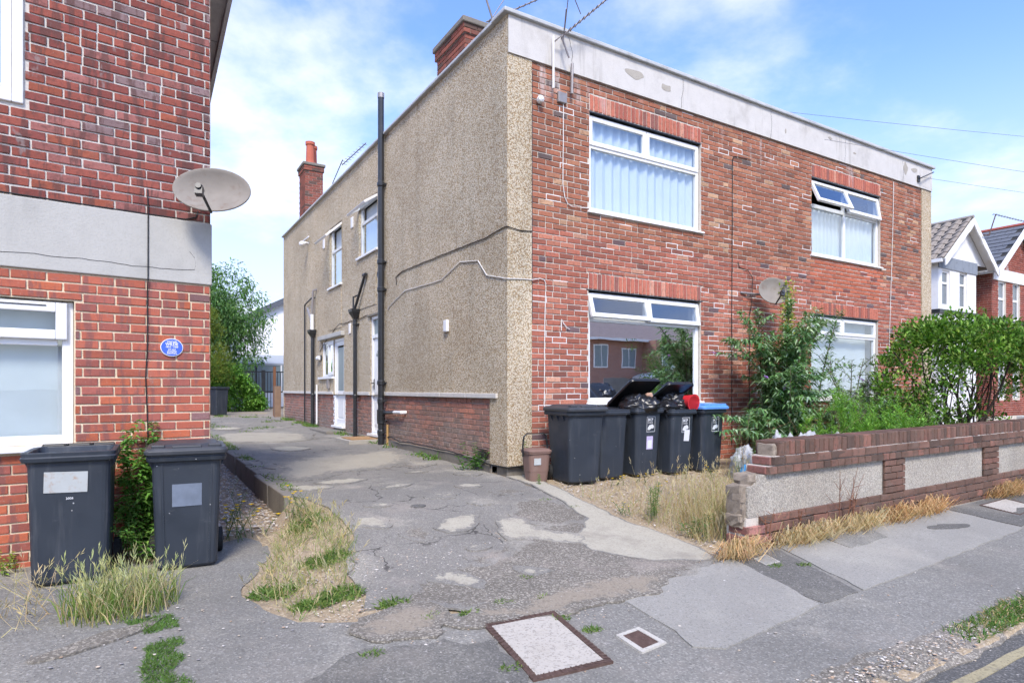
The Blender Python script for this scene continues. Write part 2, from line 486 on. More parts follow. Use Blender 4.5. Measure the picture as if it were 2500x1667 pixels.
M_brick = mat_brick('red facing brick', dark=(0.15, 0.072, 0.052), mott=0.55, pale=0.12, lime=True)
M_brick_up = mat_brick('flashed rustic brick', dark=(0.105, 0.055, 0.05), band=0.7, mott=0.55, pale=0.12, grey=0.6)
M_brick_lo = mat_brick('banded orange brick', dark=(0.22, 0.095, 0.085), band=0.75, mott=0.3, pale=0.3, grey=0.25)
M_brick_old = mat_brick('weathered plinth brick', dark=(0.10, 0.075, 0.06), mott=0.75, pale=0.25)
M_mortar = mat_concrete('lime mortar', (0.60, 0.545, 0.47), (0.38, 0.33, 0.27), 0.5, 3.0)
M_mortar_up = mat_concrete('grey mortar', (0.62, 0.585, 0.53), (0.42, 0.38, 0.33), 0.5, 3.0)
M_mortar_lo = mat_concrete('sandy mortar', (0.74, 0.61, 0.43), (0.54, 0.43, 0.30), 0.45, 3.0)
M_point = mat_plain('white pointing', (0.74, 0.72, 0.69), 0.9, 0.2, var=0.1)
M_dash = mat_pebble('pebbledash', [(0.465, 0.35, 0.20), (0.31, 0.222, 0.125), (0.56, 0.465, 0.32), (0.38, 0.262, 0.14), (0.67, 0.59, 0.45), (0.17, 0.132, 0.092), (0.50, 0.395, 0.245), (0.43, 0.375, 0.28), (0.235, 0.178, 0.12)], scale=78, big=0.55, dark=0.36, rust=0.5)
M_dash_grey = mat_pebble('grey spar dash', [(0.50, 0.46, 0.39), (0.43, 0.40, 0.345), (0.56, 0.52, 0.44), (0.35, 0.325, 0.28), (0.52, 0.465, 0.38), (0.46, 0.425, 0.365)], scale=100, base=(0.42, 0.40, 0.36), big=0.7, dark=0.25)
M_render = mat_concrete('painted render', (0.58, 0.56, 0.53), (0.33, 0.31, 0.28), 0.55, 1.9, 0.15, streak=0.6)
M_lintel = mat_concrete('concrete band', (0.46, 0.45, 0.415), (0.29, 0.285, 0.265), 0.6, 1.3, 0.15, streak=0.2)
M_band = mat_concrete('stone band', (0.60, 0.57, 0.52), (0.35, 0.33, 0.30), 0.5, 3.0)
M_conc = mat_concrete('old concrete', (0.40, 0.37, 0.32), (0.20, 0.18, 0.15), 0.65, 2.2)
M_conc_lt = mat_concrete('pale concrete', (0.50, 0.47, 0.41), (0.32, 0.29, 0.25), 0.55, 2.6, 0.55)
M_conc_dk = mat_concrete('mossy concrete', (0.22, 0.20, 0.17), (0.09, 0.085, 0.06), 0.7, 3.5)
M_upvc = mat_plain('white upvc', (0.78, 0.78, 0.77), 0.35, 0.5, var=0.05, dirt=(0.50, 0.48, 0.43), dirt_amt=0.4)
M_white = mat_plain('white paint', (0.76, 0.76, 0.75), 0.7, 0.3, var=0.05, dirt=(0.5, 0.5, 0.48), dirt_amt=0.3)
M_black = mat_plain('black cast iron', (0.022, 0.024, 0.027), 0.35, 0.5, var=0.3, dirt=(0.09, 0.09, 0.09), dirt_amt=0.4)
M_wire = mat_plain('faded overhead wire', (0.16, 0.17, 0.19), 0.7, 0.3)
M_cableB = mat_plain('black cable', (0.02, 0.02, 0.02), 0.6, 0.3)
M_cableW = mat_plain('white cable', (0.68, 0.66, 0.62), 0.6, 0.3)
M_metal = mat_plain('weathered aluminium', (0.32, 0.30, 0.29), 0.5, 0.5, metal=0.5, var=0.2, dirt=(0.22, 0.13, 0.09), dirt_amt=0.5)
M_lead = mat_plain('lead coping', (0.46, 0.475, 0.48), 0.6, 0.4, var=0.2, scale=3, dirt=(0.25, 0.25, 0.235), dirt_amt=0.7)
M_roof = mat_plain('roofing felt', (0.12, 0.12, 0.12), 0.9, 0.2, var=0.3)
M_dark = mat_plain('dark interior', (0.05, 0.05, 0.05), 0.9, 0.1)
M_room = mat_plain('room plaster', (0.55, 0.52, 0.48), 0.9, 0.1)
M_glass = mat_glass('window glass', refl=1.15)
M_glass_low = mat_glass('dusty window glass', (0.90, 0.95, 0.96), 0.10)
M_glass_sky = mat_glass('window glass with film', (0.92, 0.97, 0.98), 0.24)
M_net = mat_plain('net curtain', (0.60, 0.64, 0.66), 0.9, 0.1, var=0.06)
M_frost = mat_plain('frosted glass', (0.20, 0.25, 0.26), 0.35, 0.5, var=0.1)
M_leaf = mat_vcol('leaves', 0.6, 0.3, 0.30, 0.25, 9.0)
M_dry = mat_vcol('dry grass', 0.9, 0.1, 0.25, 0.2, 14.0)
M_bark = mat_vcol('bark', 0.95, 0.1, 0, 0.35, 30.0, 0.5)
M_any = mat_vcol('painted bits', 0.6, 0.3, 0, 0.08, 8.0)
M_slate = mat_vcol('roof tile', 0.8, 0.3, 0, 0.25, 14.0, 0.3)
M_stone = mat_vcol('loose stones', 0.9, 0.2, 0, 0.2, 40.0, 0.3)

# ================================================================ GROUND
M_soil = mat_asphalt('stony soil', (0.340, 0.265, 0.172), (0.567, 0.470, 0.335), 0.7, 75, 0.5, 0.3)
A_tar = dict(col=(0.214, 0.200, 0.174), agg=(0.364, 0.344, 0.299), agg_amt=0.6, scale=110, tan=0.35, dark=0.3, worn=0.8)
A_rough = dict(col=(0.169, 0.152, 0.125), agg=(0.400, 0.362, 0.299), agg_amt=0.85, scale=95, tan=0.5, dark=0.35, lo=0.5)
A_silt = dict(col=(0.273, 0.232, 0.178), agg=(0.355, 0.317, 0.257), agg_amt=0.4, scale=90, tan=0.3, dark=0.2)
A_foot = dict(col=(0.205, 0.195, 0.172), agg=(0.364, 0.349, 0.307), agg_amt=0.6, scale=100, tan=0.22, dark=0.3, worn=0.55)
K_lt = dict(col=(0.419, 0.384, 0.303), stain=(0.264, 0.237, 0.191), amt=0.8, scale=2.6, speck=0.5)
K_old = dict(col=(0.372, 0.339, 0.270), stain=(0.237, 0.215, 0.174), amt=0.7, scale=1.8, speck=0.5)
tarf = lambda nt, p: asphalt_color(nt, p, **A_tar)
footf = lambda nt, p: asphalt_color(nt, p, **A_foot)
M_tarmac = mat_asphalt('worn drive tarmac', **A_tar, cracks=0.85)
M_foot = mat_asphalt('footway tarmac', **A_foot)
M_foot_lt = mat_asphalt('newer pale tarmac', (0.296, 0.281, 0.247), (0.364, 0.349, 0.307), 0.5, 120, 0.15, 0.2, worn=0.35)
M_foot_dk = mat_asphalt('dark tarmac', (0.136, 0.130, 0.116), (0.292, 0.276, 0.245), 0.5, 110, 0.15, 0.3, worn=0.5)
M_road = mat_asphalt('road tarmac', (0.103, 0.100, 0.093), (0.268, 0.255, 0.228), 0.55, 110, 0.06, 0.3)
M_rough = mat_asphalt('broken tarmac', **A_rough)
M_silt = mat_asphalt('washed silt', **A_silt)
M_mend = mat_mend('concrete mend', lambda nt, p: concrete_color(nt, p, **K_lt), tarf, 0.12, 2.0)
M_apron = mat_mend('worn concrete apron', lambda nt, p: concrete_color(nt, p, **K_old), tarf, 0.45, 1.8)
M_roughm = mat_mend('crumbled tarmac', lambda nt, p: asphalt_color(nt, p, **A_rough), tarf, 0.16, 1.8)
M_siltm = mat_mend('silted tarmac', lambda nt, p: asphalt_color(nt, p, **A_silt), lambda nt, p: asphalt_color(nt, p, **A_rough), 0.2, 1.6)
M_worn = mat_mend('scoured tarmac', lambda nt, p: concrete_color(nt, p, **K_old), tarf, 0.28, 2.4)
M_stripm = mat_mend('concrete strip', lambda nt, p: concrete_color(nt, p, **K_lt), tarf, 0.05, 1.0)

def ragged(poly, step=0.08, amp=0.03, seed=0.0, closed=True):
    out = []
    n = len(poly)
    for i in range(n):
        a = Vector((*poly[i], 0)); b = Vector((*poly[(i + 1) % n], 0))
        k = max(1, int((b - a).length / step))
        for j in range(k):
            p = a.lerp(b, j / k)
            q = Vector((p.x * 5.3 + seed, p.y * 5.3, seed * 1.7)); q2 = Vector((p.x * 5.3, p.y * 5.3 + seed, 4 + seed))
            f = Vector((p.x * 21 + seed, p.y * 21, seed)); f2 = Vector((p.x * 21, p.y * 21 + seed, 8 + seed))
            out.append((p.x + amp * mnoise.noise(q) * 1.6 + amp * 0.5 * mnoise.noise(f), p.y + amp * mnoise.noise(q2) * 1.6 + amp * 0.5 * mnoise.noise(f2)))
    return out
def smooth_blob(poly, n=5):
    """round a control polygon into a closed curve"""
    m = len(poly); out = []
    for i in range(m):
        p0, p1, p2, p3 = [Vector((*poly[(i + k) % m], 0)) for k in (-1, 0, 1, 2)]
        for j in range(n):
            t = j / n
            q = 0.5 * ((2 * p1) + (p2 - p0) * t + (2 * p0 - 5 * p1 + 4 * p2 - p3) * t * t + (3 * p1 - p0 - 3 * p2 + p3) * t ** 3)
            out.append((q.x, q.y))
    return out
def drape(name, poly, mat, off=0.006, res=0.25, parent=None, kind=None, skirt=0.025, dome=0.0, hf=gz):
    us = [p[0] for p in poly]; vs = [p[1] for p in poly]
    pts = [Vector(p) for p in poly]
    nb = len(pts)
    def inside(x, y):
        c = False; j = nb - 1
        for i in range(nb):
            xi, yi = poly[i]; xj, yj = poly[j]
            if (yi > y) != (yj > y) and x < (xj - xi) * (y - yi) / (yj - yi) + xi: c = not c
            j = i
        return c
    u = min(us) + res * 0.5
    row = 0
    while u < max(us):
        v = min(vs) + res * (0.5 if row % 2 else 0.25)
        while v < max(vs):
            if inside(u, v): pts.append(Vector((u, v)))
            v += res
        u += res; row += 1
    edges = [(i, (i + 1) % nb) for i in range(nb)]
    ov, oe, of, *_ = delaunay_2d_cdt(pts, edges, [], 1, 1e-5)
    mb = MB()
    cu = sum(us) / len(us); cv = sum(vs) / len(vs)
    def z(p):
        return hf(p.x, p.y) + off
    mb.mesh([W(p.x, p.y, z(p)) for p in ov], [tuple(f) for f in of])
    # the broken edge of the layer
    cnt = {}
    for f in of:
        for i in range(len(f)):
            e = (f[i], f[(i + 1) % len(f)])
            cnt[tuple(sorted(e))] = cnt.get(tuple(sorted(e)), []) + [e]
    for k, es in cnt.items():
        if len(es) == 1:
            a, b = es[0]
            pa, pb = ov[a], ov[b]
            mb.face([W(pb.x, pb.y, z(pb)), W(pa.x, pa.y, z(pa)), W(pa.x, pa.y, z(pa) - skirt), W(pb.x, pb.y, z(pb) - skirt)])
    o = mb.build(name, mat, parent, kind)
    ed = []
    bnd = poly if len(poly) < 900 else []
    for p in ov:
        ed.append(min((math.hypot(p.x - q[0], p.y - q[1]) for q in bnd), default=1.0))
    ed += [0.0] * (len(o.data.vertices) - len(ed))
    at = o.data.attributes.new('edge', 'FLOAT', 'POINT'); at.data.foreach_set('value', ed)
    return o

# base: soil, running out to the horizon
mb = MB()
ul = [-900, -300, -120, -60, -30, -16] + [-10 + 0.3 * i for i in range(24)] + [-2.8, -2.66, -2.64, -2.5] + [-2.3 + 0.3 * i for i in range(50)] + [14, 18, 26, 40, 80, 200, 500, 900]
vl = [-900, -300, -100, -40, -20, -12, -9, -7.5, -6, -5.3, -5.06, -5.04, -4.8] + [-4.6 + 0.3 * i for i in range(16)] + [0.3 * i + 0.01 for i in range(48)] + [15, 17, 20, 25, 35, 60, 120, 300, 900]
for (a) in ul:
    for b in vl:
        mb.v.append(tuple(W(a, b, gz(max(-40, min(40, a)), max(-20, min(60, b))) - 0.014)))
nv = len(vl)
for i in range(len(ul) - 1):
    for j in range(nv - 1):
        mb.f.append((i * nv + j, (i + 1) * nv + j, (i + 1) * nv + j + 1, i * nv + j + 1)); mb.c.append((1, 1, 1))
ground = mb.build('ground', M_soil, kind='structure')

road = drape('road', [(-40, -5.056), (60, -5.056), (60, -11.5), (-40, -11.5)], M_road, 0.0, 2.0, kind='structure', hf=lambda u, v: gz(u, v, False))
foot = drape('pavement', ragged([(-14, -4.90), (-8, -4.90), (-2, -4.90), (0.2, -4.86), (1.1, -4.83), (3, -4.87), (30, -4.88), (30, -3.30), (0.5, -3.30), (-1.2, -3.46), (-2.2, -3.40), (-3.1, -3.42), (-8, -3.45), (-14, -3.45)], 0.12, 0.015), M_foot, 0.0, 0.2, kind='structure')
fore = drape('forecourt', ragged([(-14, -3.7), (-8, -3.7), (-2.2, -3.7), (-2.2, -3.3), (-2.75, -3.22), (-3.22, -2.95), (-3.42, -2.2), (-3.2, -1.7), (-2.95, -1.0), (-3.15, -0.62), (-3.45, -0.75), (-3.95, -1.05), (-4.5, -0.72), (-8, -1.1), (-14, -1.5)], 0.1, 0.03), M_foot, -0.004, 0.2, kind='structure')
drive = drape('driveway', ragged([(KERB_U + 0.04, 14), (KERB_U + 0.04, -0.05), (-2.45, -0.7), (-2.43, -1.5), (-2.68, -2.2), (-2.78, -2.95), (-2.25, -3.2), (-1.3, -3.36), (-0.2, -3.3), (-0.05, -2.6), (-0.1, -1.4), (-0.08, -0.55), (-0.04, 0.0), (-0.04, 14)], 0.1, 0.03, 2.0), M_tarmac, 0.004, 0.2, kind='structure')
rear = drape('rear_yard', [(-8, 13.9), (-0.0, 13.9), (9, 13.9), (9, 27), (-8, 27)], M_silt, -0.01, 1.0, kind='structure')

# mends and bare places in the drive
def blob(name, pts, mat, off, seed, amp=0.025, parent=None):
    return drape(name, ragged(smooth_blob(pts), 0.05, amp, seed), mat, off + 0.004, 0.07, parent or drive, None, 0.012)
def oval(c, a, b, ang=0.0):
    return [(c[0] + a * math.cos(t) * math.cos(ang) - b * math.sin(t) * math.sin(ang), c[1] + a * math.cos(t) * math.sin(ang) + b * math.sin(t) * math.cos(ang)) for t in [k * math.pi / 4 for k in range(8)]]
blob('broken_tarmac', [(-2.6, -2.95), (-1.9, -2.55), (-1.35, -2.35), (-0.9, -2.05), (-0.35, -2.0), (-0.15, -2.9), (0.0, -3.34), (-1.2, -3.5), (-2.1, -3.36)], M_roughm, 0.006, 1.0, 0.05)
blob('broken_tarmac', [(-0.95, -1.55), (-0.55, -1.2), (-0.2, -1.35), (-0.22, -1.95), (-0.55, -2.05), (-0.85, -1.9)], M_roughm, 0.0065, 2.0, 0.05)
blob('broken_tarmac', oval((-1.95, -1.75), 0.16, 0.22), M_roughm, 0.006, 3.0, 0.04)
blob('broken_tarmac', oval((-0.45, -0.85), 0.28, 0.14), M_roughm, 0.006, 4.0, 0.05)
blob('broken_tarmac', oval((-1.55, -2.45), 0.35, 0.12, 0.5), M_roughm, 0.0075, 5.0, 0.05)
blob('concrete_mend', [(-1.75, -1.69), (-1.59, -1.50), (-1.42, -1.43), (-1.20, -1.49), (-1.37, -1.77), (-1.655, -1.9)], M_mend, 0.010, 6.0)
blob('concrete_mend', [(-1.12, -1.68), (-0.83, -1.72), (-0.9, -2.05), (-0.62, -2.28), (-0.78, -2.52), (-1.1, -2.25), (-1.32, -2.19)], M_mend, 0.010, 7.0)
blob('concrete_mend', oval((-1.64, -2.28), 0.12, 0.07), M_mend, 0.012, 8.0)
blob('concrete_mend', oval((-1.50, -2.90), 0.15, 0.09, -0.6), M_mend, 0.012, 9.0, 0.04)
blob('concrete_mend', oval((-0.76, -0.41), 0.16, 0.13), M_mend, 0.010, 10.0)
blob('concrete_mend', oval((-1.46, -0.05), 0.23, 0.10, 0.4), M_mend, 0.010, 11.0)
blob('concrete_mend', oval((-1.96, -0.85), 0.14, 0.09), M_mend, 0.010, 12.0)
blob('concrete_mend', [(-2.31, -2.72), (-2.15, -2.66), (-2.03, -2.68), (-1.98, -2.85), (-2.02, -3.03), (-2.2, -2.85)], M_mend, 0.012, 13.0, 0.05)
blob('concrete_mend', oval((-0.85, 0.87), 0.17, 0.09), M_mend, 0.010, 14.0)
blob('concrete_mend', oval((-2.1, 9.5), 0.35, 0.4), M_mend, 0.010, 14.5)
blob('concrete_apron', [(-2.6, 1.5), (-2.1, 2.85), (-0.7, 3.4), (-0.12, 3.6), (-0.2, 2.5), (-0.6, 1.7), (-1.55, 1.3), (-2.2, 0.85)], M_apron, 0.008, 15.0, 0.1)
blob('concrete_apron', [(-2.6, 6.2), (-1.5, 5.6), (-0.9, 6.0), (-0.8, 7.4), (-1.6, 8.2), (-2.58, 8.0)], M_apron, 0.008, 16.0, 0.12)
for k, (a, b, c, d) in enumerate(((-1.9, 0.6, 0.30, 0.16), (-1.2, -0.75, 0.22, 0.12), (-2.2, -1.35, 0.16, 0.2), (-1.0, -1.15, 0.16, 0.10), (-2.35, 0.3, 0.2, 0.25), (-0.5, 1.6, 0.3, 0.2), (-1.7, 4.4, 0.4, 0.3), (-0.35, 0.35, 0.2, 0.12))):
    blob('worn_patch', oval((a, b), c, d, 0.3 * k), M_worn if k % 2 else M_mend, 0.0095 + 0.0003 * k, 70.0 + k * 1.3, 0.05)
blob('tar_mend', oval((-1.62, -1.02), 0.085, 0.045), M_road, 0.012, 17.0, 0.01)
blob('silt_patch', [(-2.5, -3.42), (-1.8, -3.28), (-1.1, -3.22), (-0.6, -3.45), (-1.2, -3.62), (-1.9, -3.6)], M_siltm, 0.011, 18.0, 0.06)
blob('silt_patch', [(-3.0, -3.2), (-2.6, -3.05), (-2.35, -3.25), (-2.55, -3.5), (-2.9, -3.5)], M_siltm, 0.011, 19.0, 0.06)
strip = drape('concrete_strip', ragged([(-0.06, -0.05), (-0.05, -0.62), (-0.15, -1.4), (-0.27, -1.92), (-0.46, -2.18), (-0.70, -2.33), (-0.80, -2.68), (-0.55, -3.14), (-0.09, -3.32), (0.05, -3.29), (0.13, -2.69), (0.05, -2.1), (0.12, -1.3), (0.2, -0.7), (0.28, -0.05)], 0.05, 0.03, 21.0), M_stripm, 0.014, 0.07, kind='structure')

# mends in the pavement
def pmend(pts, mat, off, seed, amp=0.012, parent=None, name='tarmac_mend'):
    return drape(name, ragged(pts, 0.06, amp, seed), mat, off + 0.001, 0.2, parent or foot, None, 0.012)
pmend([(-1.27, -3.49), (0.12, -3.37), (0.0, -3.9), (-0.10, -4.26), (-1.2, -4.39), (-1.35, -4.29), (-1.28, -4.1)], M_foot_lt, 0.007, 31.0)
pmend([(0.74, -3.335), (3.66, -3.335), (3.58, -4.09), (0.44, -4.25)], M_foot_lt, 0.007, 32.0)
pmend([(1.35, -3.40), (2.05, -3.40), (1.95, -3.62), (1.3, -3.66)], M_foot, 0.012, 33.0)
pmend([(3.69, -3.335), (6.6, -3.335), (6.7, -3.95), (3.62, -4.05)], M_foot_dk, 0.007, 34.0)
pmend([(-3.0, -3.48), (-2.3, -3.72), (-2.4, -4.6), (-3.6, -4.6), (-3.6, -3.9)], M_foot_dk, 0.005, 35.0, 0.05)
pmend([(-0.06, -3.42), (0.68, -3.37), (0.37, -4.25), (-0.05, -4.25)], M_foot_dk, 0.005, 36.0, 0.01)
pmend(smooth_blob(oval((2.9, -3.72), 0.28, 0.07, -0.2)), M_foot_dk, 0.012, 37.0, 0.03)
pmend(smooth_blob([(-4.45, -2.8), (-4.2, -2.62), (-3.9, -2.5), (-3.95, -2.62), (-4.3, -2.85)]), M_rough, 0.008, 38.0, 0.04, fore, 'broken_tarmac')
# stony channel between the footway and the road
drape('channel', ragged([(-20, -5.07), (-3, -5.075), (0.8, -5.07), (20, -5.07), (20, -4.87), (1.1, -4.80), (0.2, -4.84), (-0.9, -4.80), (-3, -4.86), (-20, -4.88)], 0.1, 0.03, 41.0), M_rough, 0.004, 0.3, kind='structure')
# yellow lines
M_yellow = mat_concrete('worn road paint', (0.36, 0.31, 0.19), (0.12, 0.118, 0.11), 0.9, 9.0, 0.85)
for k, (a, b) in enumerate(((-5.155, -5.215),)):
    drape('yellow_line', ragged([(-20, a), (30, a), (30, b), (-20, b)], 0.15, 0.006, 50.0 + k), M_yellow, 0.005, 0.5, road, None, 0.01, hf=lambda u, v: gz(u, v, False))

# manhole in the pavement: iron frame round a concrete-filled lid
M_iron = mat_plain('rusty iron', (0.12, 0.075, 0.06), 0.8, 0.3, 0.3, var=0.35, scale=20, dirt=(0.22, 0.16, 0.13), dirt_amt=0.6, bumpy=0.6)
M_lid = mat_concrete('concrete lid', (0.46, 0.42, 0.36), (0.30, 0.26, 0.20), 0.4, 4.0, 0.75)
def quad_lerp(q, s, t):
    a = Vector((*q[0], 0)).lerp(Vector((*q[1], 0)), s); b = Vector((*q[3], 0)).lerp(Vector((*q[2], 0)), s)
    r = a.lerp(b, t); return (r.x, r.y)
def cover(quad, border, fmat, lmat, name, label, studs=True, zoff=0.012):
    cu = sum(p[0] for p in quad) / 4; cv = sum(p[1] for p in quad) / 4
    root = empty(name, W(cu, cv, gz(cu, cv)), TH, label, 'manhole cover')
    def L(p, h):
        return (p[0] - cu, p[1] - cv, gz(p[0], p[1], False) - gz(cu, cv, False) + h)
    fr = MB(); b = border
    ring_o = [quad_lerp(quad, s, t) for s, t in ((0, 0), (1, 0), (1, 1), (0, 1))]
    ring_i = [quad_lerp(quad, s, t) for s, t in ((b, b * 0.7), (1 - b, b * 0.7), (1 - b, 1 - b * 0.7), (b, 1 - b * 0.7))]
    for i in range(4):
        j = (i + 1) % 4
        fr.face([L(ring_o[i], zoff), L(ring_o[j], zoff), L(ring_i[j], zoff), L(ring_i[i], zoff)])
        fr.face([L(ring_o[i], zoff), L(ring_o[i], -0.03), L(ring_o[j], -0.03), L(ring_o[j], zoff)])
        fr.face([L(ring_i[i], zoff), L(ring_i[j], zoff), L(ring_i[j], -0.03), L(ring_i[i], -0.03)])
    if studs:           # raised chevrons cast into the iron
        for i in range(4):
            j = (i + 1) % 4; a0, a1 = Vector((*ring_o[i], 0)), Vector((*ring_o[j], 0)); b0, b1 = Vector((*ring_i[i], 0)), Vector((*ring_i[j], 0))
            n = int((a1 - a0).length / 0.035)
            for k in range(n):
                p = a0.lerp(a1, (k + 0.25) / n); q = b0.lerp(b1, (k + 0.75) / n)
                d = (a1 - a0).normalized() * 0.004
                fr.face([L(x, zoff + 0.004) for x in ((p - d).to_tuple()[:2], (p + d).to_tuple()[:2], (q + d).to_tuple()[:2], (q - d).to_tuple()[:2])])
    fr.build('frame', fmat, root)
    ld = MB(); e = b * 1.04
    pts = [quad_lerp(quad, s, t) for s, t in ((e, e * 0.7), (1 - e, e * 0.7), (1 - e, 1 - e * 0.7), (e, 1 - e * 0.7))]
    ld.face([L(p, zoff - 0.003) for p in pts])
    ld.build('lid', lmat, root)
    return root
cover([(-2.27, -3.53), (-1.785, -3.56), (-1.87, -4.22), (-2.35, -4.185)], 0.075, M_iron, M_lid, 'manhole_cover', 'large rectangular concrete filled manhole cover with rusty iron frame')
c2 = cover([(-1.65, -3.985), (-1.455, -3.965), (-1.45, -4.185), (-1.66, -4.21)], 0.16, M_conc_lt, M_iron, 'stopcock_cover', 'small square iron hatch set in pale concrete beside the larger cover', False)
c3 = cover([(4.25, -3.44), (5.0, -3.42), (4.85, -3.78), (4.15, -3.86)], 0.05, M_iron, M_lid, 'manhole_cover', 'pale concrete manhole cover on dark tarmac beyond the brick wall pillar')
c4 = cover([(0.27, -3.45), (0.45, -3.43), (0.41, -3.59), (0.236, -3.59)], 0.05, M_conc_lt, M_foot_lt, 'meter_cover', 'small pale grey square cover near the broken wall end', False)

# retaining kerb on the left of the drive
kerb = empty('retaining_kerb', W(KERB_U, 0, 0), TH, 'low mossy concrete edging holding up the left side of the drive', 'kerb')
rk = random.Random(3)
y = -0.12
while y < 13.0:
    ln = 0.9 + rk.uniform(-0.03, 0.03)
    m1 = MB(); t = gz(KERB_U + 0.1, y + ln / 2, False) + 0.012 + rk.uniform(-0.012, 0.012)
    m1.box(-0.055, 0.045, y + 0.006, y + ln - 0.006, gz(KERB_U - 0.2, max(0.05, y), False) - 0.1, t)
    o = m1.build('kerb_stone', M_conc_dk, kerb, bevel=0.012)
    o.rotation_euler = (0, rk.uniform(-0.03, 0.03), rk.uniform(-0.006, 0.006))
    y += ln

# loose stones lying on the ground
def pebbles(name, spots, mat, sizes, cols, kind='stuff', seed=1):
    r = random.Random(seed); mb = MB()
    ico = [(0, 0, 1), (0.89, 0, 0.45), (0.28, 0.85, 0.45), (-0.72, 0.53, 0.45), (-0.72, -0.53, 0.45), (0.28, -0.85, 0.45), (0, 0, -0.5)]
    fs = [(0, 1, 2), (0, 2, 3), (0, 3, 4), (0, 4, 5), (0, 5, 1), (6, 2, 1), (6, 3, 2), (6, 4, 3), (6, 5, 4), (6, 1, 5)]
    for (u, v) in spots:
        s = r.uniform(*sizes) * (1 if r.random() > 0.1 else 1.6); p = W(u, v, gz(u, v) + s * 0.25)
        ca, sa = math.cos(r.random() * 6.3), math.sin(r.random() * 6.3)
        e = r.uniform(0.6, 1.0)
        mb.mesh([p + Vector(((x * ca - y * sa) * s, (x * sa + y * ca) * s * e, z * s * 0.6)) for x, y, z in ico], fs, r.choice(cols))
    return mb.build(name, mat, kind=kind)
rg = random.Random(5)
SC = [(0.52, 0.43, 0.33), (0.60, 0.53, 0.44), (0.38, 0.33, 0.28), (0.64, 0.59, 0.53), (0.45, 0.32, 0.22), (0.28, 0.26, 0.25)]
tag(pebbles('gravel', [(rg.uniform(-3.4, -2.72), rg.uniform(-0.55, 6.0)) for _ in range(3800)], M_stone, (0.008, 0.02), SC, seed=1), 'beige gravel filling the strip beside the drive kerb', 'gravel')
sp = []
while len(sp) < 2600:
    u, v = rg.uniform(-3.1, 0.1), rg.uniform(-3.75, -1.9)
    if mnoise.noise(Vector((u * 1.6, v * 1.6, 2))) + rg.uniform(-0.5, 0.5) > 0.12: sp.append((u, v))
tag(pebbles('loose_chippings', sp, M_stone, (0.003, 0.009), SC, seed=2), 'loose chippings scattered over the mouth of the drive', 'chippings')
sp = [(rg.uniform(-2, 4), rg.gauss(-4.93, 0.06)) for _ in range(2200)] + [(rg.uniform(-3.5, 3), rg.uniform(-4.85, -3.5)) for _ in range(160)] + [(rg.uniform(-4.9, -3.2), rg.uniform(-3.4, -1.6)) for _ in range(200)]
tag(pebbles('channel_grit', sp, M_stone, (0.003, 0.010), SC, seed=3), 'grit and small stones gathered along the road channel', 'grit')
sp = [(rg.uniform(0.15, 3.2), rg.uniform(-3.1, -0.5)) for _ in range(2600)]
tag(pebbles('garden_stones', sp, M_stone, (0.004, 0.014), SC, seed=4), 'small stones strewn over the dry front garden soil', 'stones')

# ================================================================ BRICKWORK
RB = random.Random(11)
def brick_variant(seed):
    """unit brick: x -0.5..0.5, z -0.5..0.5, face at y=-1 (scaled by its depth), worn edges"""
    r = random.Random(seed); mb = MB()
    def j(a): return r.uniform(-a, a)
    back = [(-0.5, 0.2, -0.5), (0.5, 0.2, -0.5), (0.5, 0.2, 0.5), (-0.5, 0.2, 0.5)]
    mid = [(sx * 0.5 + j(0.008), -0.72, sz * 0.5 + j(0.04)) for sx, sz in ((-1, -1), (1, -1), (1, 1), (-1, 1))]
    frn = [(sx * 0.478 + j(0.008), -1.0 + j(0.12), sz * 0.43 + j(0.03)) for sx, sz in ((-1, -1), (1, -1), (1, 1), (-1, 1))]
    mb.loft([back, mid, frn], cap0=False)
    return mb
def brick_deep(seed):
    r = random.Random(seed); mb = MB()
    def j(a): return r.uniform(-a, a)
    q = ((-1, -1), (1, -1), (1, 1), (-1, 1))
    mb.loft([[(a * 0.5, 0.2, b * 0.5) for a, b in q], [(a * 0.5 + j(0.02), -0.95 + j(0.01), b * 0.5 + j(0.012)) for a, b in q], [(a * 0.44 + j(0.02), -1.0 + j(0.012), b * 0.46 + j(0.01)) for a, b in q]])
    return mb
BV = []
for k in range(12):
    b = brick_variant(100 + k) if k < 8 else brick_deep(100 + k)
    me = bpy.data.meshes.new('brick')
    me.from_pydata(b.v, [], b.f)
    at = me.attributes.new('Col', 'FLOAT_COLOR', 'FACE')
    at.data.foreach_set('color', [1.0] * (4 * len(b.f)))
    BV.append(me)
def brick_mesh(k, mat):
    key = (k, mat.name)
    if key not in brick_mesh.c:
        me = BV[k].copy(); me.name = 'brick'; me.materials.append(mat); brick_mesh.c[key] = me
    return brick_mesh.c[key]
brick_mesh.c = {}

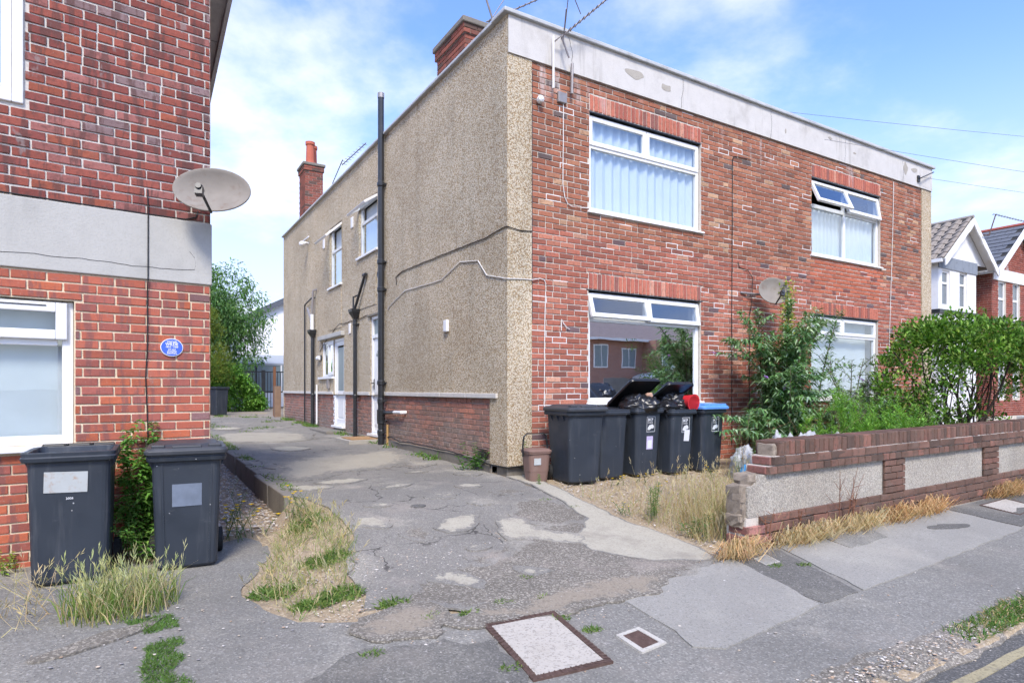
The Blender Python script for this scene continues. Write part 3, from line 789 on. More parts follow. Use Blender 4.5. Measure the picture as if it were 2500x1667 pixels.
class Bricks:
    """bricks of one house: the 'limit' largest in the picture become parts, the rest one joined part each"""
    def __init__(s, limit=300): s.items = []; s.limit = limit
    def add(s, parent, mat, frame, x, y, z, ln, h, col, depth=0.010, rot=0.0, area=None):
        """frame: function local->world for sizing; rot: 0 faces -y, else rotated about z"""
        p = frame(x, y, z)
        px, py = to_px(p)
        vis = p.y > 0.5 and -40 < px < 2540 and -40 < py < 1700
        a = (ln * h / (p.y * p.y)) if vis else 0.0
        if area is not None: a *= area
        s.items.append((a, parent, mat, x, y, z, ln, h, col, depth, rot))
    def flush(s):
        s.items.sort(key=lambda t: -t[0])
        rest = {}
        for n, (a, parent, mat, x, y, z, ln, h, col, depth, rot) in enumerate(s.items):
            if n < s.limit and a > 0:
                o = bpy.data.objects.new('brick', brick_mesh(RB.randrange(8) if depth < 0.1 else 8 + RB.randrange(4), mat))
                link(o, parent); o.location = (x, y, z); o.scale = (ln, depth, h)
                o.rotation_euler = (RB.uniform(-0.006, 0.006), RB.uniform(-0.008, 0.008), rot)
                o.color = (*col, 1)
            else:
                rest.setdefault((parent, mat), []).append((x, y, z, ln, h, col, depth, rot))
        for (parent, mat), lst in rest.items():
            mb = MB()
            for (x, y, z, ln, h, col, depth, rot) in lst:
                src = BV[RB.randrange(8) if depth < 0.1 else 8 + RB.randrange(4)]
                c, sn = math.cos(rot), math.sin(rot)
                vs = []
                for v in src.vertices:
                    a, b = v.co.x * ln, v.co.y * depth
                    vs.append((x + a * c - b * sn, y + a * sn + b * c, z + v.co.z * h))
                mb.mesh(vs, [tuple(p.vertices) for p in src.polygons], col)
            o = mb.build('brick', mat, parent, kind='stuff')
            o.color = (1, 1, 1, 1)

def cut_openings(rect, holes, minw=0.03):
    """rectangle (x0,x1,z0,z1) minus rectangular holes, for bricks"""
    out = [rect]
    for (a, b, c, d) in holes:
        nxt = []
        for (x0, x1, z0, z1) in out:
            if x1 <= a or x0 >= b or z1 <= c or z0 >= d:
                nxt.append((x0, x1, z0, z1)); continue
            ov = min(z1, d) - max(z0, c)
            if ov < 0.5 * (z1 - z0):
                if z0 < c: nxt.append((x0, x1, z0, c - 0.004))
                elif z1 > d: nxt.append((x0, x1, d + 0.004, z1))
                continue
            if a - x0 > minw: nxt.append((x0, a - 0.003, z0, z1))
            if x1 - b > minw: nxt.append((b + 0.003, x1, z0, z1))
        out = nxt
    return out
def lay_courses(B, parent, mat, frame, x0, x1, z0, z1, holes, pick, pitch=0.23, course=0.075, joint=0.010, phase=0.0, depth=0.010, y=0.0, rot=0.0, headers=0.06, axis='x', area=None):
    """stretcher bond over a wall face; returns the laid rectangles"""
    laid = []
    k = 0; z = z0
    while z < z1 - 0.02:
        zt = min(z + course, z1)
        x = x0 - (pitch * 0.5 if k % 2 else 0.0) - phase + RB.uniform(-0.012, 0.012); half = False
        while x < x1:
            ln = pitch
            if half: ln = pitch * 0.5; half = False
            elif RB.random() < headers: ln = pitch * 0.5; half = True
            a, b = max(x, x0), min(x + ln, x1)
            if b - a > 0.035:
                for (p, q, r, s) in cut_openings((a, b, z, zt), holes):
                    if q - p < 0.03 or s - r < 0.02: continue
                    L, H = q - p - joint, s - r - joint
                    cx, cz = (p + q) / 2 + RB.uniform(-0.002, 0.002), (r + s) / 2 + RB.uniform(-0.0015, 0.0015)
                    col = pick(cx, cz)
                    dp = depth * RB.uniform(0.75, 1.25)
                    if axis == 'x': B.add(parent, mat, frame, cx, y, cz, L, H, col, dp, rot, area)
                    else: B.add(parent, mat, frame, y, cx, cz, L, H, col, dp, rot, area)
                    laid.append((p, q, r, s))
            x += ln
        z += course; k += 1
    return laid
def soldiers(B, parent, mat, frame, x0, x1, z0, z1, pick, pitch=0.075, joint=0.014, depth=0.010, y=0.0):
    n = int(round((x1 - x0) / pitch)); w = (x1 - x0) / n
    for i in range(n):
        B.add(parent, mat, frame, x0 + (i + 0.5) * w, y, (z0 + z1) / 2, w - joint, z1 - z0 - joint, pick(x0 + (i + 0.5) * w, z0), depth * RB.uniform(0.8, 1.2))
def wall_sheet(mb, x0, x1, z0, z1, holes, y, reveal, axis='x', flip=False):
    """wall face with real openings and their reveals"""
    xs = sorted({x0, x1} | {h[0] for h in holes if x0 < h[0] < x1} | {h[1] for h in holes if x0 < h[1] < x1})
    zs = sorted({z0, z1} | {h[2] for h in holes if z0 < h[2] < z1} | {h[3] for h in holes if z0 < h[3] < z1})
    def P(x, yy, z): return (x, yy, z) if axis == 'x' else (yy, x, z)
    def F(pts):
        mb.face(pts[::-1] if flip else pts)
    for i in range(len(xs) - 1):
        for j in range(len(zs) - 1):
            a, b, c, d = xs[i], xs[i + 1], zs[j], zs[j + 1]
            mx, mz = (a + b) / 2, (c + d) / 2
            if any(h[0] < mx < h[1] and h[2] < mz < h[3] for h in holes): continue
            F([P(a, y, c), P(b, y, c), P(b, y, d), P(a, y, d)])
    for (a, b, c, d) in holes:
        r = y + reveal
        F([P(a, y, c), P(a, y, d), P(a, r, d), P(a, r, c)])
        F([P(b, y, d), P(b, y, c), P(b, r, c), P(b, r, d)])
        F([P(a, y, d), P(b, y, d), P(b, r, d), P(a, r, d)])
        F([P(b, y, c), P(a, y, c), P(a, r, c), P(b, r, c)])

# ---------------------------------------------------------------- windows
def frame_rect(mb, P, x0, x1, z0, z1, w, y0, y1, wb=None):
    """four members of a frame; P maps (x, y, z)"""
    wb = wb or w
    def bx(a, b, c, d):
        vs = [P(x, y, z) for z in (c, d) for y in (y0, y1) for x in (a, b)]
        mb.mesh(vs, [(0, 2, 3, 1), (4, 5, 7, 6), (0, 1, 5, 4), (2, 6, 7, 3), (0, 4, 6, 2), (1, 3, 7, 5)])
    bx(x0, x0 + w, z0, z1); bx(x1 - w, x1, z0, z1)
    bx(x0 + w, x1 - w, z1 - w, z1); bx(x0 + w, x1 - w, z0, z0 + wb)
def bar(mb, P, a, b, c, d, y0, y1):
    vs = [P(x, y, z) for z in (c, d) for y in (y0, y1) for x in (a, b)]
    mb.mesh(vs, [(0, 2, 3, 1), (4, 5, 7, 6), (0, 1, 5, 4), (2, 6, 7, 3), (0, 4, 6, 2), (1, 3, 7, 5)])
def pane(P, x0, x1, z0, z1, y, parent, mat):
    mb = MB(); mb.face([P(x0, y, z0), P(x1, y, z0), P(x1, y, z1), P(x0, y, z1)])
    return mb.build('pane', mat, parent)
def upvc_window(parent, P, x0, x1, z0, z1, y, xm, zt, glass_top, glass_bot, vents=(0, 0), split_bottom=False, sill=True, sill_over=0.05, fw=0.055, opens_out=True):
    """two vents over fixed light(s); vents holds the opening angle of each vent in degrees (0 = shut)"""
    mb = MB()
    frame_rect(mb, P, x0, x1, z0, z1, fw, y, y + 0.065)
    bar(mb, P, x0 + fw, x1 - fw, zt - 0.035, zt + 0.035, y + 0.002, y + 0.063)
    bar(mb, P, xm - 0.03, xm + 0.03, zt + 0.035, z1 - fw, y + 0.004, y + 0.061)
    if split_bottom:
        bar(mb, P, xm - 0.03, xm + 0.03, z0 + fw, zt - 0.035, y + 0.004, y + 0.061)
    win = mb.build('window', M_upvc, parent, bevel=0.006)
    if sill:
        s = MB()
        vs = [(x0 - sill_over, x1 + sill_over)]
        prof = [(y + 0.03, z0), (y - 0.085, z0 - 0.012), (y - 0.09, z0 - 0.04), (y + 0.03, z0 - 0.045)]
        s.loft([[P(x0 - sill_over, a, b) for a, b in prof], [P(x1 + sill_over, a, b) for a, b in prof]])
        s.build('sill', M_upvc, win, bevel=0.004)
    if split_bottom:
        pane(P, x0 + fw, xm - 0.03, z0 + fw, zt - 0.035, y + 0.03, win, glass_bot); pane(P, xm + 0.03, x1 - fw, z0 + fw, zt - 0.035, y + 0.03, win, glass_bot)
    else:
        pane(P, x0 + fw, x1 - fw, z0 + fw, zt - 0.035, y + 0.03, win, glass_bot)
    for (a, b), ang in zip(((x0 + 0.012, xm - 0.004), (xm + 0.004, x1 - 0.012)), vents):
        zb, ztp = zt + 0.008, z1 - 0.012
        th = math.radians(ang)
        def Q(x, yy, z, th=th, ztp=ztp):
            dz = z - ztp; dy = yy - y
            return P(x, y + dy * math.cos(th) + dz * math.sin(th) - 0.014, ztp + dz * math.cos(th) - dy * math.sin(th))
        s = MB(); frame_rect(s, Q, a, b, zb, ztp, 0.062, y, y + 0.05)
        sash = s.build('sash', M_upvc, win, bevel=0.006)
        g = MB(); g.face([Q(a + 0.062, y + 0.02, zb + 0.062), Q(b - 0.062, y + 0.02, zb + 0.062), Q(b - 0.062, y + 0.02, ztp - 0.062), Q(a + 0.062, y + 0.02, ztp - 0.062)])
        gl = g.build('pane', glass_top, win)
    return win

# ================================================================ THE MAIN HOUSE
house = empty('semi_detached_house', (CX, CY, 0), TH, 'two storey flat roofed house with red brick front and pebbledash side', 'house')
HF = lambda x, y, z: W(x, y, z)
B_main = Bricks(300)
FW, SD, ZT = 10.64, 13.55, 5.74        # front width, side depth, underside of the parapet band
U0, U1 = 0.375, 10.24                  # brick panel between the dashed piers
WIN1 = (1.335, 3.535, 3.96, 5.31); WIN2 = (1.32, 3.53, 1.325, 2.86)
WIN3 = (6.40, 8.665, 3.93, 5.31); WIN4 = (6.39, 8.58, 1.325, 2.85)
fholes = [WIN1, WIN2, WIN3, WIN4]
mb = MB(); wall_sheet(mb, U0, U1, 0.2, ZT, fholes, 0.012, 0.14)
front = mb.build('front_wall', M_mortar, house)
mb = MB(); wall_sheet(mb, U0, U1, 0.2, ZT, fholes, 0.16, 0.1)
mb.build('inner_leaf', M_room, house)
def pick_main(x, z):
    r = RB.random()
    orange = 6.38 < x < 8.66 and 3.26 < z < 3.93
    if orange:
        c = (0.50, 0.155, 0.09) if r < 0.93 else (0.24, 0.09, 0.075)
    elif r < 0.55: c = (0.44, 0.155, 0.105)
    elif r < 0.78: c = (0.36, 0.13, 0.09)
    elif r < 0.89: c = (0.52, 0.21, 0.14)
    elif r < 0.92: c = (0.60, 0.32, 0.22)
    elif r < 0.975: c = (0.27, 0.11, 0.085)
    else: c = (0.17, 0.115, 0.12)
    # lower storey laid in redder stock; the upper band is browner
    if not orange and z > 3.6:
        c = (c[0] * 0.88, c[1] * 1.0, c[2] * 0.9)
    k = RB.uniform(0.85, 1.15)
    return (min(0.9, c[0] * k * 0.87), c[1] * k * 0.86, c[2] * k * 0.85)
def pick_arch(x, z):
    r = RB.random()
    c = (0.50, 0.17, 0.115) if r < 0.5 else (0.40, 0.13, 0.095) if r < 0.8 else (0.28, 0.12, 0.10) if r < 0.93 else (0.58, 0.28, 0.2)
    return c
ARCH = [(1.335, 3.535, 5.325, 5.555), (1.32, 3.53, 2.87, 3.10), (6.40, 8.665, 5.325, 5.555), (6.39, 8.58, 2.86, 3.09)]
holes_b = [(h[0], h[1], h[2] - 0.045, h[3] + 0.012) for h in fholes] + ARCH
laid = lay_courses(B_main, front, M_brick, HF, U0, U1, 0.240, ZT, holes_b, pick_main, y=0.012, joint=0.0138)
for a in ARCH:
    soldiers(B_main, front, M_brick, HF, *a, pick_arch, y=0.012)
# white repointing round some of the bricks
pt = MB()
for (p, q, r, s) in laid:
    if RB.random() < (0.06 if s > 2.9 else 0.10) and q - p > 0.15 and r > 0.9:
        e = 0.004
        yy = 0.0045
        def strip(a, b, c, d):
            pt.box(a, b, yy, 0.012, c, d)
        hh = 0.011
        sides = RB.random()
        if sides < 0.8: strip(p - 0.006, q + 0.006, s - hh / 2, s + hh / 2)
        if sides > 0.45: strip(p - 0.006, q + 0.006, r - hh / 2, r + hh / 2)
        if sides > 0.25: strip(p - hh / 2, p + hh / 2, r + hh / 2 + 0.001, s - hh / 2 - 0.001)
        if sides > 0.55: strip(q - hh / 2, q + hh / 2, r + hh / 2 + 0.001, s - hh / 2 - 0.001)
pt.build('repointing', M_point, front, kind='stuff')
# lime streaks washed down from the coping, over the brick
# steel lintels above the openings: black strips that paint in their shadow lines
for h in fholes:
    m1 = MB(); m1.box(h[0] - 0.04, h[1] + 0.04, 0.004, 0.15, h[3] - 0.002, h[3] + 0.012)
    m1.build('lintel_shadow', M_black, house)

# dashed piers at both ends of the front
m1 = MB(); m1.box(0.004, U0, -0.0125, 0.3, 0.52, ZT, None)
pier = m1.build('dashed_pier', M_dash, house)
m1 = MB(); m1.box(U1, FW, -0.012, 0.3, 0.36, ZT - 0.005)
m1.build('dashed_pier', M_dash, house)
m1 = MB(); m1.box(0.03, U0 - 0.03, 0.03, 0.3, 0.1, 0.52)
m1.build('pier_base', M_conc_dk, house, bevel=0.01)
m1 = MB(); m1.box(U0 + 0.001, U0 + 0.014, -0.006, 0.005, 2.4, 5.6); m1.build('movement_joint', M_black, house)

# parapet band and copings
m1 = MB(); m1.box(0.012, FW, -0.03, 0.22, ZT + 0.002, 6.22)
par = m1.build('parapet_band', M_render, house)
m1 = MB(); m1.box(-0.07, FW + 0.05, -0.075, 0.27, 6.222, 6.275)
m1.build('coping', M_lead, house, bevel=0.01)
m1 = MB(); m1.box(-0.06, 0.25, 0.271, SD + 0.03, 6.222, 6.268)
m1.build('coping', M_lead, house, bevel=0.01)
# flakes and drip marks on the band
fl = random.Random(8)
for (a, z, w, h) in ((2.15, 6.02, 0.42, 0.14), (2.75, 5.98, 0.28, 0.10), (9.55, 6.05, 0.16, 0.26), (9.9, 6.06, 0.3, 0.1), (5.6, 5.95, 0.05, 0.08), (6.9, 6.1, 0.12, 0.06), (7.7, 5.98, 0.1, 0.05)):
    pts = smooth_blob([(a + w / 2 * math.cos(t) * fl.uniform(0.6, 1.2), z + h / 2 * math.sin(t) * fl.uniform(0.6, 1.2)) for t in [k * math.pi / 4 for k in range(8)]])
    m1 = MB(); m1.prism(pts, 1, -0.033, -0.029)
    m1.build('bare_patch', M_conc, par)
m1 = MB()      # hairline cracks in the render
for (x, z0, z1) in ((0.95, 6.2, 5.76), (3.1, 6.2, 5.76), (5.2, 6.2, 5.76), (7.4, 6.2, 5.76), (9.45, 6.2, 5.76)):
    xx = x; zz = z0
    while zz > z1:
        nx = xx + fl.uniform(-0.025, 0.025); nz = zz - 0.06
        m1.face([(xx - 0.003, -0.0315, zz), (xx + 0.003, -0.0315, zz), (nx + 0.003, -0.0315, nz), (nx - 0.003, -0.0315, nz)])
        xx, zz = nx, nz
m1.build('crack', M_dark, par)

# side wall: dash above a stone band, brick plinth below
DOOR1 = (4.56, 5.24, 0.62, 2.93); DOOR2 = (7.05, 7.88, 0.66, 2.66); SWIN = (7.88, 8.92, 1.80, 2.66)
WA = (7.24, 8.25, 3.90, 5.32); WB = (4.84, 6.0, 4.22, 5.31)
ZB = 1.385
sholes = [DOOR1, DOOR2, SWIN, WA, WB]
up_holes = [(h[0], h[1], max(h[2], ZB), h[3]) for h in sholes]
mb = MB(); wall_sheet(mb, 0.3, SD, ZB, 6.222, up_holes, 0.0, 0.16, axis='y', flip=True)
mb.face([(0.0, 0.3, ZT), (0.0, -0.03, ZT), (0.0, -0.03, 6.222), (0.0, 0.3, 6.222)])
mb.face([(0.0, 0.3, 0.52), (0.0, -0.012, 0.52), (0.0, -0.012, ZT), (0.0, 0.3, ZT)]); mb.face([(0.0, 0.43, 0.52), (0.0, 0.3, 0.52), (0.0, 0.3, ZB), (0.0, 0.43, ZB)])
side = mb.build('side_wall', M_dash, house)
mb = MB(); pl_holes = [(h[0], h[1], h[2], ZB) for h in (DOOR1, DOOR2)]
wall_sheet(mb, 0.43, SD, 0.1, ZB, pl_holes, 0.035, 0.12, axis='y', flip=True)
plinth = mb.build('plinth', M_mortar, house)
mb = MB(); mb.box(0.004, 0.03, 0.30, 0.432, 0.52, ZB + 0.06)
mb.build('dash_return', M_dash, house)
def pick_pl(x, z):
    r = RB.random()
    c = (0.36, 0.17, 0.125) if r < 0.5 else (0.28, 0.16, 0.125) if r < 0.8 else (0.46, 0.20, 0.14)
    wear = max(0.3, min(1.0, 0.35 + 0.75 * (z - 0.55) + 0.5 * mnoise.noise(Vector((x * 0.9, z * 2, 3)))))
    g = 0.30 * (1 - wear) + 0
    return (c[0] * wear + 0.25 * (1 - wear), c[1] * wear + 0.22 * (1 - wear), c[2] * wear + 0.19 * (1 - wear))
lay_courses(B_main, plinth, M_brick_old, HF, 0.43, SD, 0.555, ZB - 0.002, [(h[0] - 0.02, h[1] + 0.02, 0.0, 9) for h in (DOOR1, DOOR2)], pick_pl, y=0.035, rot=-math.pi / 2, axis='y', depth=0.012, area=0.55)
B_main.flush()
# concrete footing under the plinth
for (a, b) in ((0.43, 4.5), (5.3, 7.0), (7.95, SD)):
    mb = MB()
    n = int((b - a) / 0.4) + 1
    for i in range(n):
        y0, y1 = a + (b - a) * i / n, a + (b - a) * (i + 1) / n
        mb.face([(0.0, y1, gz(0, y1, False) - 0.05), (0.0, y0, gz(0, y0, False) - 0.05), (0.0, y0, 0.555), (0.0, y1, 0.555)])
        mb.face([(0.0, y1, 0.555), (0.0, y0, 0.555), (0.034, y0, 0.57), (0.034, y1, 0.57)])
    mb.build('footing', M_conc_dk, house)
# stone string course, in lengths
for (a, b) in ((0.22, 4.54), (5.26, 7.03), (7.9, SD)):
    n = max(1, int((b - a) / 0.85)); s = (b - a) / n
    for i in range(n):
        m1 = MB(); m1.box(-0.03, 0.034, a + i * s + 0.002, a + (i + 1) * s - 0.002, ZB - 0.005, ZB + 0.062)
        m1.build('string_course', M_band, house, bevel=0.008)
# remaining shell: right side, back, flat roof, floors
mb = MB()
mb.face([(FW, 0, 0.1), (FW, SD, 0.1), (FW, SD, 6.22), (FW, 0, 6.22)])
mb.face([(FW, SD, 0.1), (0, SD, 0.1), (0, SD, 6.22), (FW, SD, 6.22)])
mb.build('rear_walls', M_dash, house)
mb = MB(); mb.box(0.2, FW - 0.02, 0.2, SD - 0.02, 5.80, 5.9)
mb.build('roof', M_roof, house)
mb = MB()
mb.box(0.2, FW - 0.1, 0.27, SD - 0.1, 3.05, 3.3); mb.box(0.2, FW - 0.1, 0.27, SD - 0.1, 0.55, 0.62)
mb.box(4.95, 5.05, 0.27, SD - 0.1, 0.62, 3.05); mb.box(4.95, 5.05, 0.27, SD - 0.1, 3.3, 5.8)
mb.box(0.2, FW - 0.1, 4.2, 4.3, 0.62, 3.05); mb.box(0.2, FW - 0.1, 4.2, 4.3, 3.3, 5.8)
mb.build('rooms', M_room, house)

# windows in the front
PF = lambda x, y, z: (x, y, z)
upvc_window(house, PF, WIN1[0] + 0.006, WIN1[1] - 0.006, WIN1[2], WIN1[3] - 0.02, 0.055, 2.42, 4.87, M_glass_sky, M_glass_sky)
upvc_window(house, PF, WIN2[0] + 0.006, WIN2[1] - 0.006, WIN2[2], WIN2[3] - 0.02, 0.055, 2.44, 2.475, M_glass_sky, M_glass, vents=(17, 9))
upvc_window(house, PF, WIN3[0] + 0.006, WIN3[1] - 0.006, WIN3[2], WIN3[3] - 0.02, 0.055, 7.51, 4.83, M_glass_sky, M_glass_sky, vents=(24, 10), split_bottom=True)
upvc_window(house, PF, WIN4[0] + 0.006, WIN4[1] - 0.006, WIN4[2], WIN4[3] - 0.02, 0.055, 7.42, 2.50, M_glass_sky, M_glass_sky)
# curtains hanging inside
def curtain(name, P, x0, x1, z0, z1, y, mat, label, amp=0.02, wave=0.11, cat='curtain'):
    mb = MB(); n = int((x1 - x0) / 0.018)
    r = random.Random(int(x0 * 97))
    ph = 0
    pts = []
    for i in range(n + 1):
        x = x0 + (x1 - x0) * i / n
        ph += (x1 - x0) / n / wave * 2 * math.pi * r.uniform(0.6, 1.4)
        pts.append((x, y + amp * math.sin(ph)))
    for i in range(n):
        (a, b), (c, d) = pts[i], pts[i + 1]
        mb.face([P(a, b, z0), P(c, d, z0), P(c, d, z1), P(a, b, z1)])
    o = mb.build(name, mat, None, smooth_shade=True, label=label, cat=cat)
    o.location = house.location; o.rotation_euler = house.rotation_euler
    return o
curtain('net_curtain', PF, 1.40, 3.50, 3.98, 5.29, 0.15, M_net, 'white net curtain behind the upper window nearest the corner', 0.022, 0.16)
curtain('net_curtain', PF, 6.45, 8.62, 3.95, 4.86, 0.165, M_net, 'gathered white net behind the upper window above the orange brick panel', 0.03, 0.13)
curtain('window_blind', PF, 6.45, 8.50, 1.35, 2.84, 0.22, M_net, 'white blind behind the lower window half hidden by shrubs', 0.006, 0.5, 'blind')

# side windows
PS = lambda x, y, z: (y, -x, z)           # x runs towards the street, along the side wall
def side_win(y0, y1, z0, z1, zt, ang, name='window'):
    mb = MB(); d0, d1 = 0.05, 0.11
    PL = lambda x, y, z: (y, x, z)
    frame_rect(mb, PL, y0, y1, z0, z1, 0.055, d0, d1); bar(mb, PL, y0 + 0.055, y1 - 0.055, zt - 0.03, zt + 0.03, d0 + 0.002, d1 - 0.002)
    w = mb.build('window', M_upvc, house, bevel=0.005)
    pane(PL, y0 + 0.055, y1 - 0.055, z0 + 0.055, zt - 0.03, 0.08, w, M_glass_sky)
    th = math.radians(ang); ztp = z1 - 0.012
    def Q(x, yy, z):
        dz = z - ztp; dy = yy - d0
        return (d0 + dy * math.cos(th) + dz * math.sin(th) - 0.012, x, ztp + dz * math.cos(th) - dy * math.sin(th))
    s = MB(); frame_rect(s, Q, y0 + 0.01, y1 - 0.01, zt + 0.01, ztp, 0.055, d0, d0 + 0.045)
    s.build('sash', M_upvc, w, bevel=0.005)
    g = MB(); g.face([Q(y0 + 0.065, d0 + 0.02, zt + 0.065), Q(y1 - 0.065, d0 + 0.02, zt + 0.065), Q(y1 - 0.065, d0 + 0.02, ztp - 0.055), Q(y0 + 0.065, d0 + 0.02, ztp - 0.055)])
    g.build('pane', M_glass_sky, w)
    s = MB(); s.box(-0.05, 0.06, y0 - 0.06, y1 + 0.06, z0 - 0.045, z0)
    s.build('sill', M_upvc, w, bevel=0.005)
    return w
side_win(WA[0], WA[1], WA[2], WA[3], 4.75, 48)
side_win(WB[0], WB[1], WB[2], WB[3], 4.92, 56)
for (y0, y1, z0, z1, lb, am) in ((7.3, 8.2, 3.95, 5.25, 'white blind in the rear upper side window', 0.004), (4.9, 5.95, 4.27, 5.25, 'pale blind in the side window beside the soil pipe', 0.004)):
    m1 = MB(); m1.box(0.15, 0.16, y0, y1, z0, z1)
    o = m1.build('window_blind', M_net, None, label=lb, cat='blind'); o.location = house.location; o.rotation_euler = house.rotation_euler
# dashed panels below the side windows (filled openings, slightly sunk edges)
for (y0, y1, z0, z1) in ((7.24, 8.25, 2.9, 3.83), (4.9, 6.0, 3.15, 4.15)):
    m1 = MB(); m1.box(-0.012, 0.01, y0, y1, z0, z1)
    m1.build('filled_panel', M_dash, house)

# doors
def panel_box(mb, y0, y1, z0, z1, x0, x1):
    mb.box(x0, x1, y0, y1, z0, z1)
m1 = MB(); PL = lambda x, y, z: (y, x, z)
frame_rect(m1, PL, DOOR1[0], DOOR1[1], DOOR1[2], DOOR1[3], 0.06, 0.02, 0.10); bar(m1, PL, DOOR1[0] + 0.06, DOOR1[1] - 0.06, 2.50, 2.57, 0.022, 0.098)
d1 = m1.build('door', M_upvc, house, bevel=0.005)
m1 = MB(); m1.box(0.05, 0.09, DOOR1[0] + 0.062, DOOR1[1] - 0.062, DOOR1[2] + 0.06, 2.50)
for (z0, z1) in ((0.78, 1.28), (1.40, 1.95)):
    for (a, b) in ((DOOR1[0] + 0.11, 4.885), (4.915, DOOR1[1] - 0.11)):
        m1.box(0.04, 0.05, a, b, z0, z1); m1.box(0.034, 0.04, a + 0.03, b - 0.03, z0 + 0.03, z1 - 0.03)
m1.build('door_leaf', M_upvc, d1, bevel=0.004)
m1 = MB()
for k in range(4):
    a0, a1 = math.radians(8 + 43 * k), math.radians(40 + 43 * k)
    m1.face([(0.0465, 4.9 - 0.05 * math.cos(a0), 2.12 + 0.05 * math.sin(a0)), (0.0465, 4.9 - 0.15 * math.cos(a0), 2.12 + 0.15 * math.sin(a0)), (0.0465, 4.9 - 0.15 * math.cos(a1), 2.12 + 0.15 * math.sin(a1)), (0.0465, 4.9 - 0.05 * math.cos(a1), 2.12 + 0.05 * math.sin(a1))])
m1.build('fan_light', M_frost, d1)
M_num = mat_plain('black numeral', (0.02, 0.02, 0.02), 0.4, 0.5)
m1 = MB(); m1.box(0.06, 0.066, DOOR1[0] + 0.06, DOOR1[1] - 0.06, 2.575, 2.87); m1.build('pane', M_frost, d1)
m1 = MB(); m1.tube([(0.03, 5.13, 1.62), (-0.02, 5.13, 1.62), (-0.02, 5.03, 1.62)], 0.011, 8); m1.box(0.03, 0.048, 5.11, 5.15, 1.50, 1.70); m1.build('handle', M_black, d1)
m1 = MB(); m1.box(-0.06, 0.05, DOOR1[0] - 0.03, DOOR1[1] + 0.05, DOOR1[2] - 0.03, DOOR1[2] + 0.012); m1.build('threshold', M_upvc, d1)
m1 = MB(); frame_rect(m1, PL, DOOR2[0], DOOR2[1], DOOR2[2], DOOR2[3], 0.06, 0.02, 0.10)
d2 = m1.build('door', M_upvc, house, bevel=0.005)
m1 = MB(); frame_rect(m1, PL, DOOR2[0] + 0.062, DOOR2[1] - 0.062, DOOR2[2] + 0.06, DOOR2[3] - 0.062, 0.10, 0.04, 0.085)
m1.box(0.045, 0.08, DOOR2[0] + 0.16, DOOR2[1] - 0.16, 1.38, 1.46); m1.box(0.055, 0.075, DOOR2[0] + 0.16, DOOR2[1] - 0.16, 0.80, 1.38)
m1.box(0.047, 0.055, DOOR2[0] + 0.21, DOOR2[1] - 0.21, 0.86, 1.32)
m1.build('door_leaf', M_upvc, d2, bevel=0.004)
m1 = MB(); m1.box(0.06, 0.066, DOOR2[0] + 0.16, DOOR2[1] - 0.16, 1.46, 2.46); m1.build('pane', M_frost, d2)
m1 = MB(); m1.box(-0.06, 0.05, DOOR2[0] - 0.03, DOOR2[1] + 0.03, DOOR2[2] - 0.035, DOOR2[2] + 0.008); m1.build('threshold', M_upvc, d2)
m1 = MB(); frame_rect(m1, PL, SWIN[0] + 0.004, SWIN[1], SWIN[2], SWIN[3], 0.055, 0.02, 0.09); bar(m1, PL, 8.38, 8.44, SWIN[2] + 0.055, SWIN[3] - 0.055, 0.022, 0.088)
sw = m1.build('window', M_upvc, house, bevel=0.005)
m1 = MB(); frame_rect(m1, PL, 7.93, 8.40, SWIN[2] + 0.04, SWIN[3] - 0.04, 0.07, 0.0, 0.05); m1.build('sash', M_upvc, sw, bevel=0.005)
pane(PL, 8.0, 8.33, SWIN[2] + 0.11, SWIN[3] - 0.11, 0.03, sw, M_glass); pane(PL, 8.44, 8.865, SWIN[2] + 0.055, SWIN[3] - 0.055, 0.05, sw, M_glass_sky)
m1 = MB(); m1.box(-0.05, 0.03, SWIN[0], SWIN[1] + 0.25, SWIN[2] - 0.05, SWIN[2]); m1.build('sill', M_upvc, sw)
m1 = MB(); m1.box(-0.09, 0.02, DOOR2[0] - 0.05, SWIN[1] + 0.12, 2.70, 2.80); m1.build('door_hood', M_lintel, house, bevel=0.01)
m1 = MB(); m1.box(-0.03, 0.0, DOOR1[0] - 0.1, DOOR1[1] + 0.12, DOOR1[3] + 0.005, DOOR1[3] + 0.04); m1.build('door_hood', M_conc_dk, house)
# quoins painted white beside the back door
for k in range(10):
    m1 = MB(); m1.box(0.018, 0.03, DOOR2[1] + 0.0, DOOR2[1] + (0.10 if k % 2 else 0.05), 0.66 + k * 0.072, 0.66 + k * 0.072 + 0.06)
    m1.build('painted_brick', M_white, plinth)

# door steps
def step_box(y0, y1, x0, top, name, mat):
    m1 = MB(); m1.box(x0, 0.0, y0, y1, 0.2, top)
    return m1.build(name, mat, house, bevel=0.012)
step_box(4.62, 5.55, -0.62, 0.555, 'doorstep', M_conc)
step_box(6.95, 8.45, -0.42, 0.575, 'doorstep', M_conc_dk)
m1 = MB(); m1.box(-0.56, -0.06, 4.66, 5.32, 0.557, 0.572)
M_coir = mat_plain('coir', (0.36, 0.22, 0.11), 0.95, 0.1, var=0.3, scale=30)
o = m1.build('doormat', M_coir, None, label='brown coir doormat on the concrete step by the white door', cat='doormat'); o.location = house.location; o.rotation_euler = house.rotation_euler

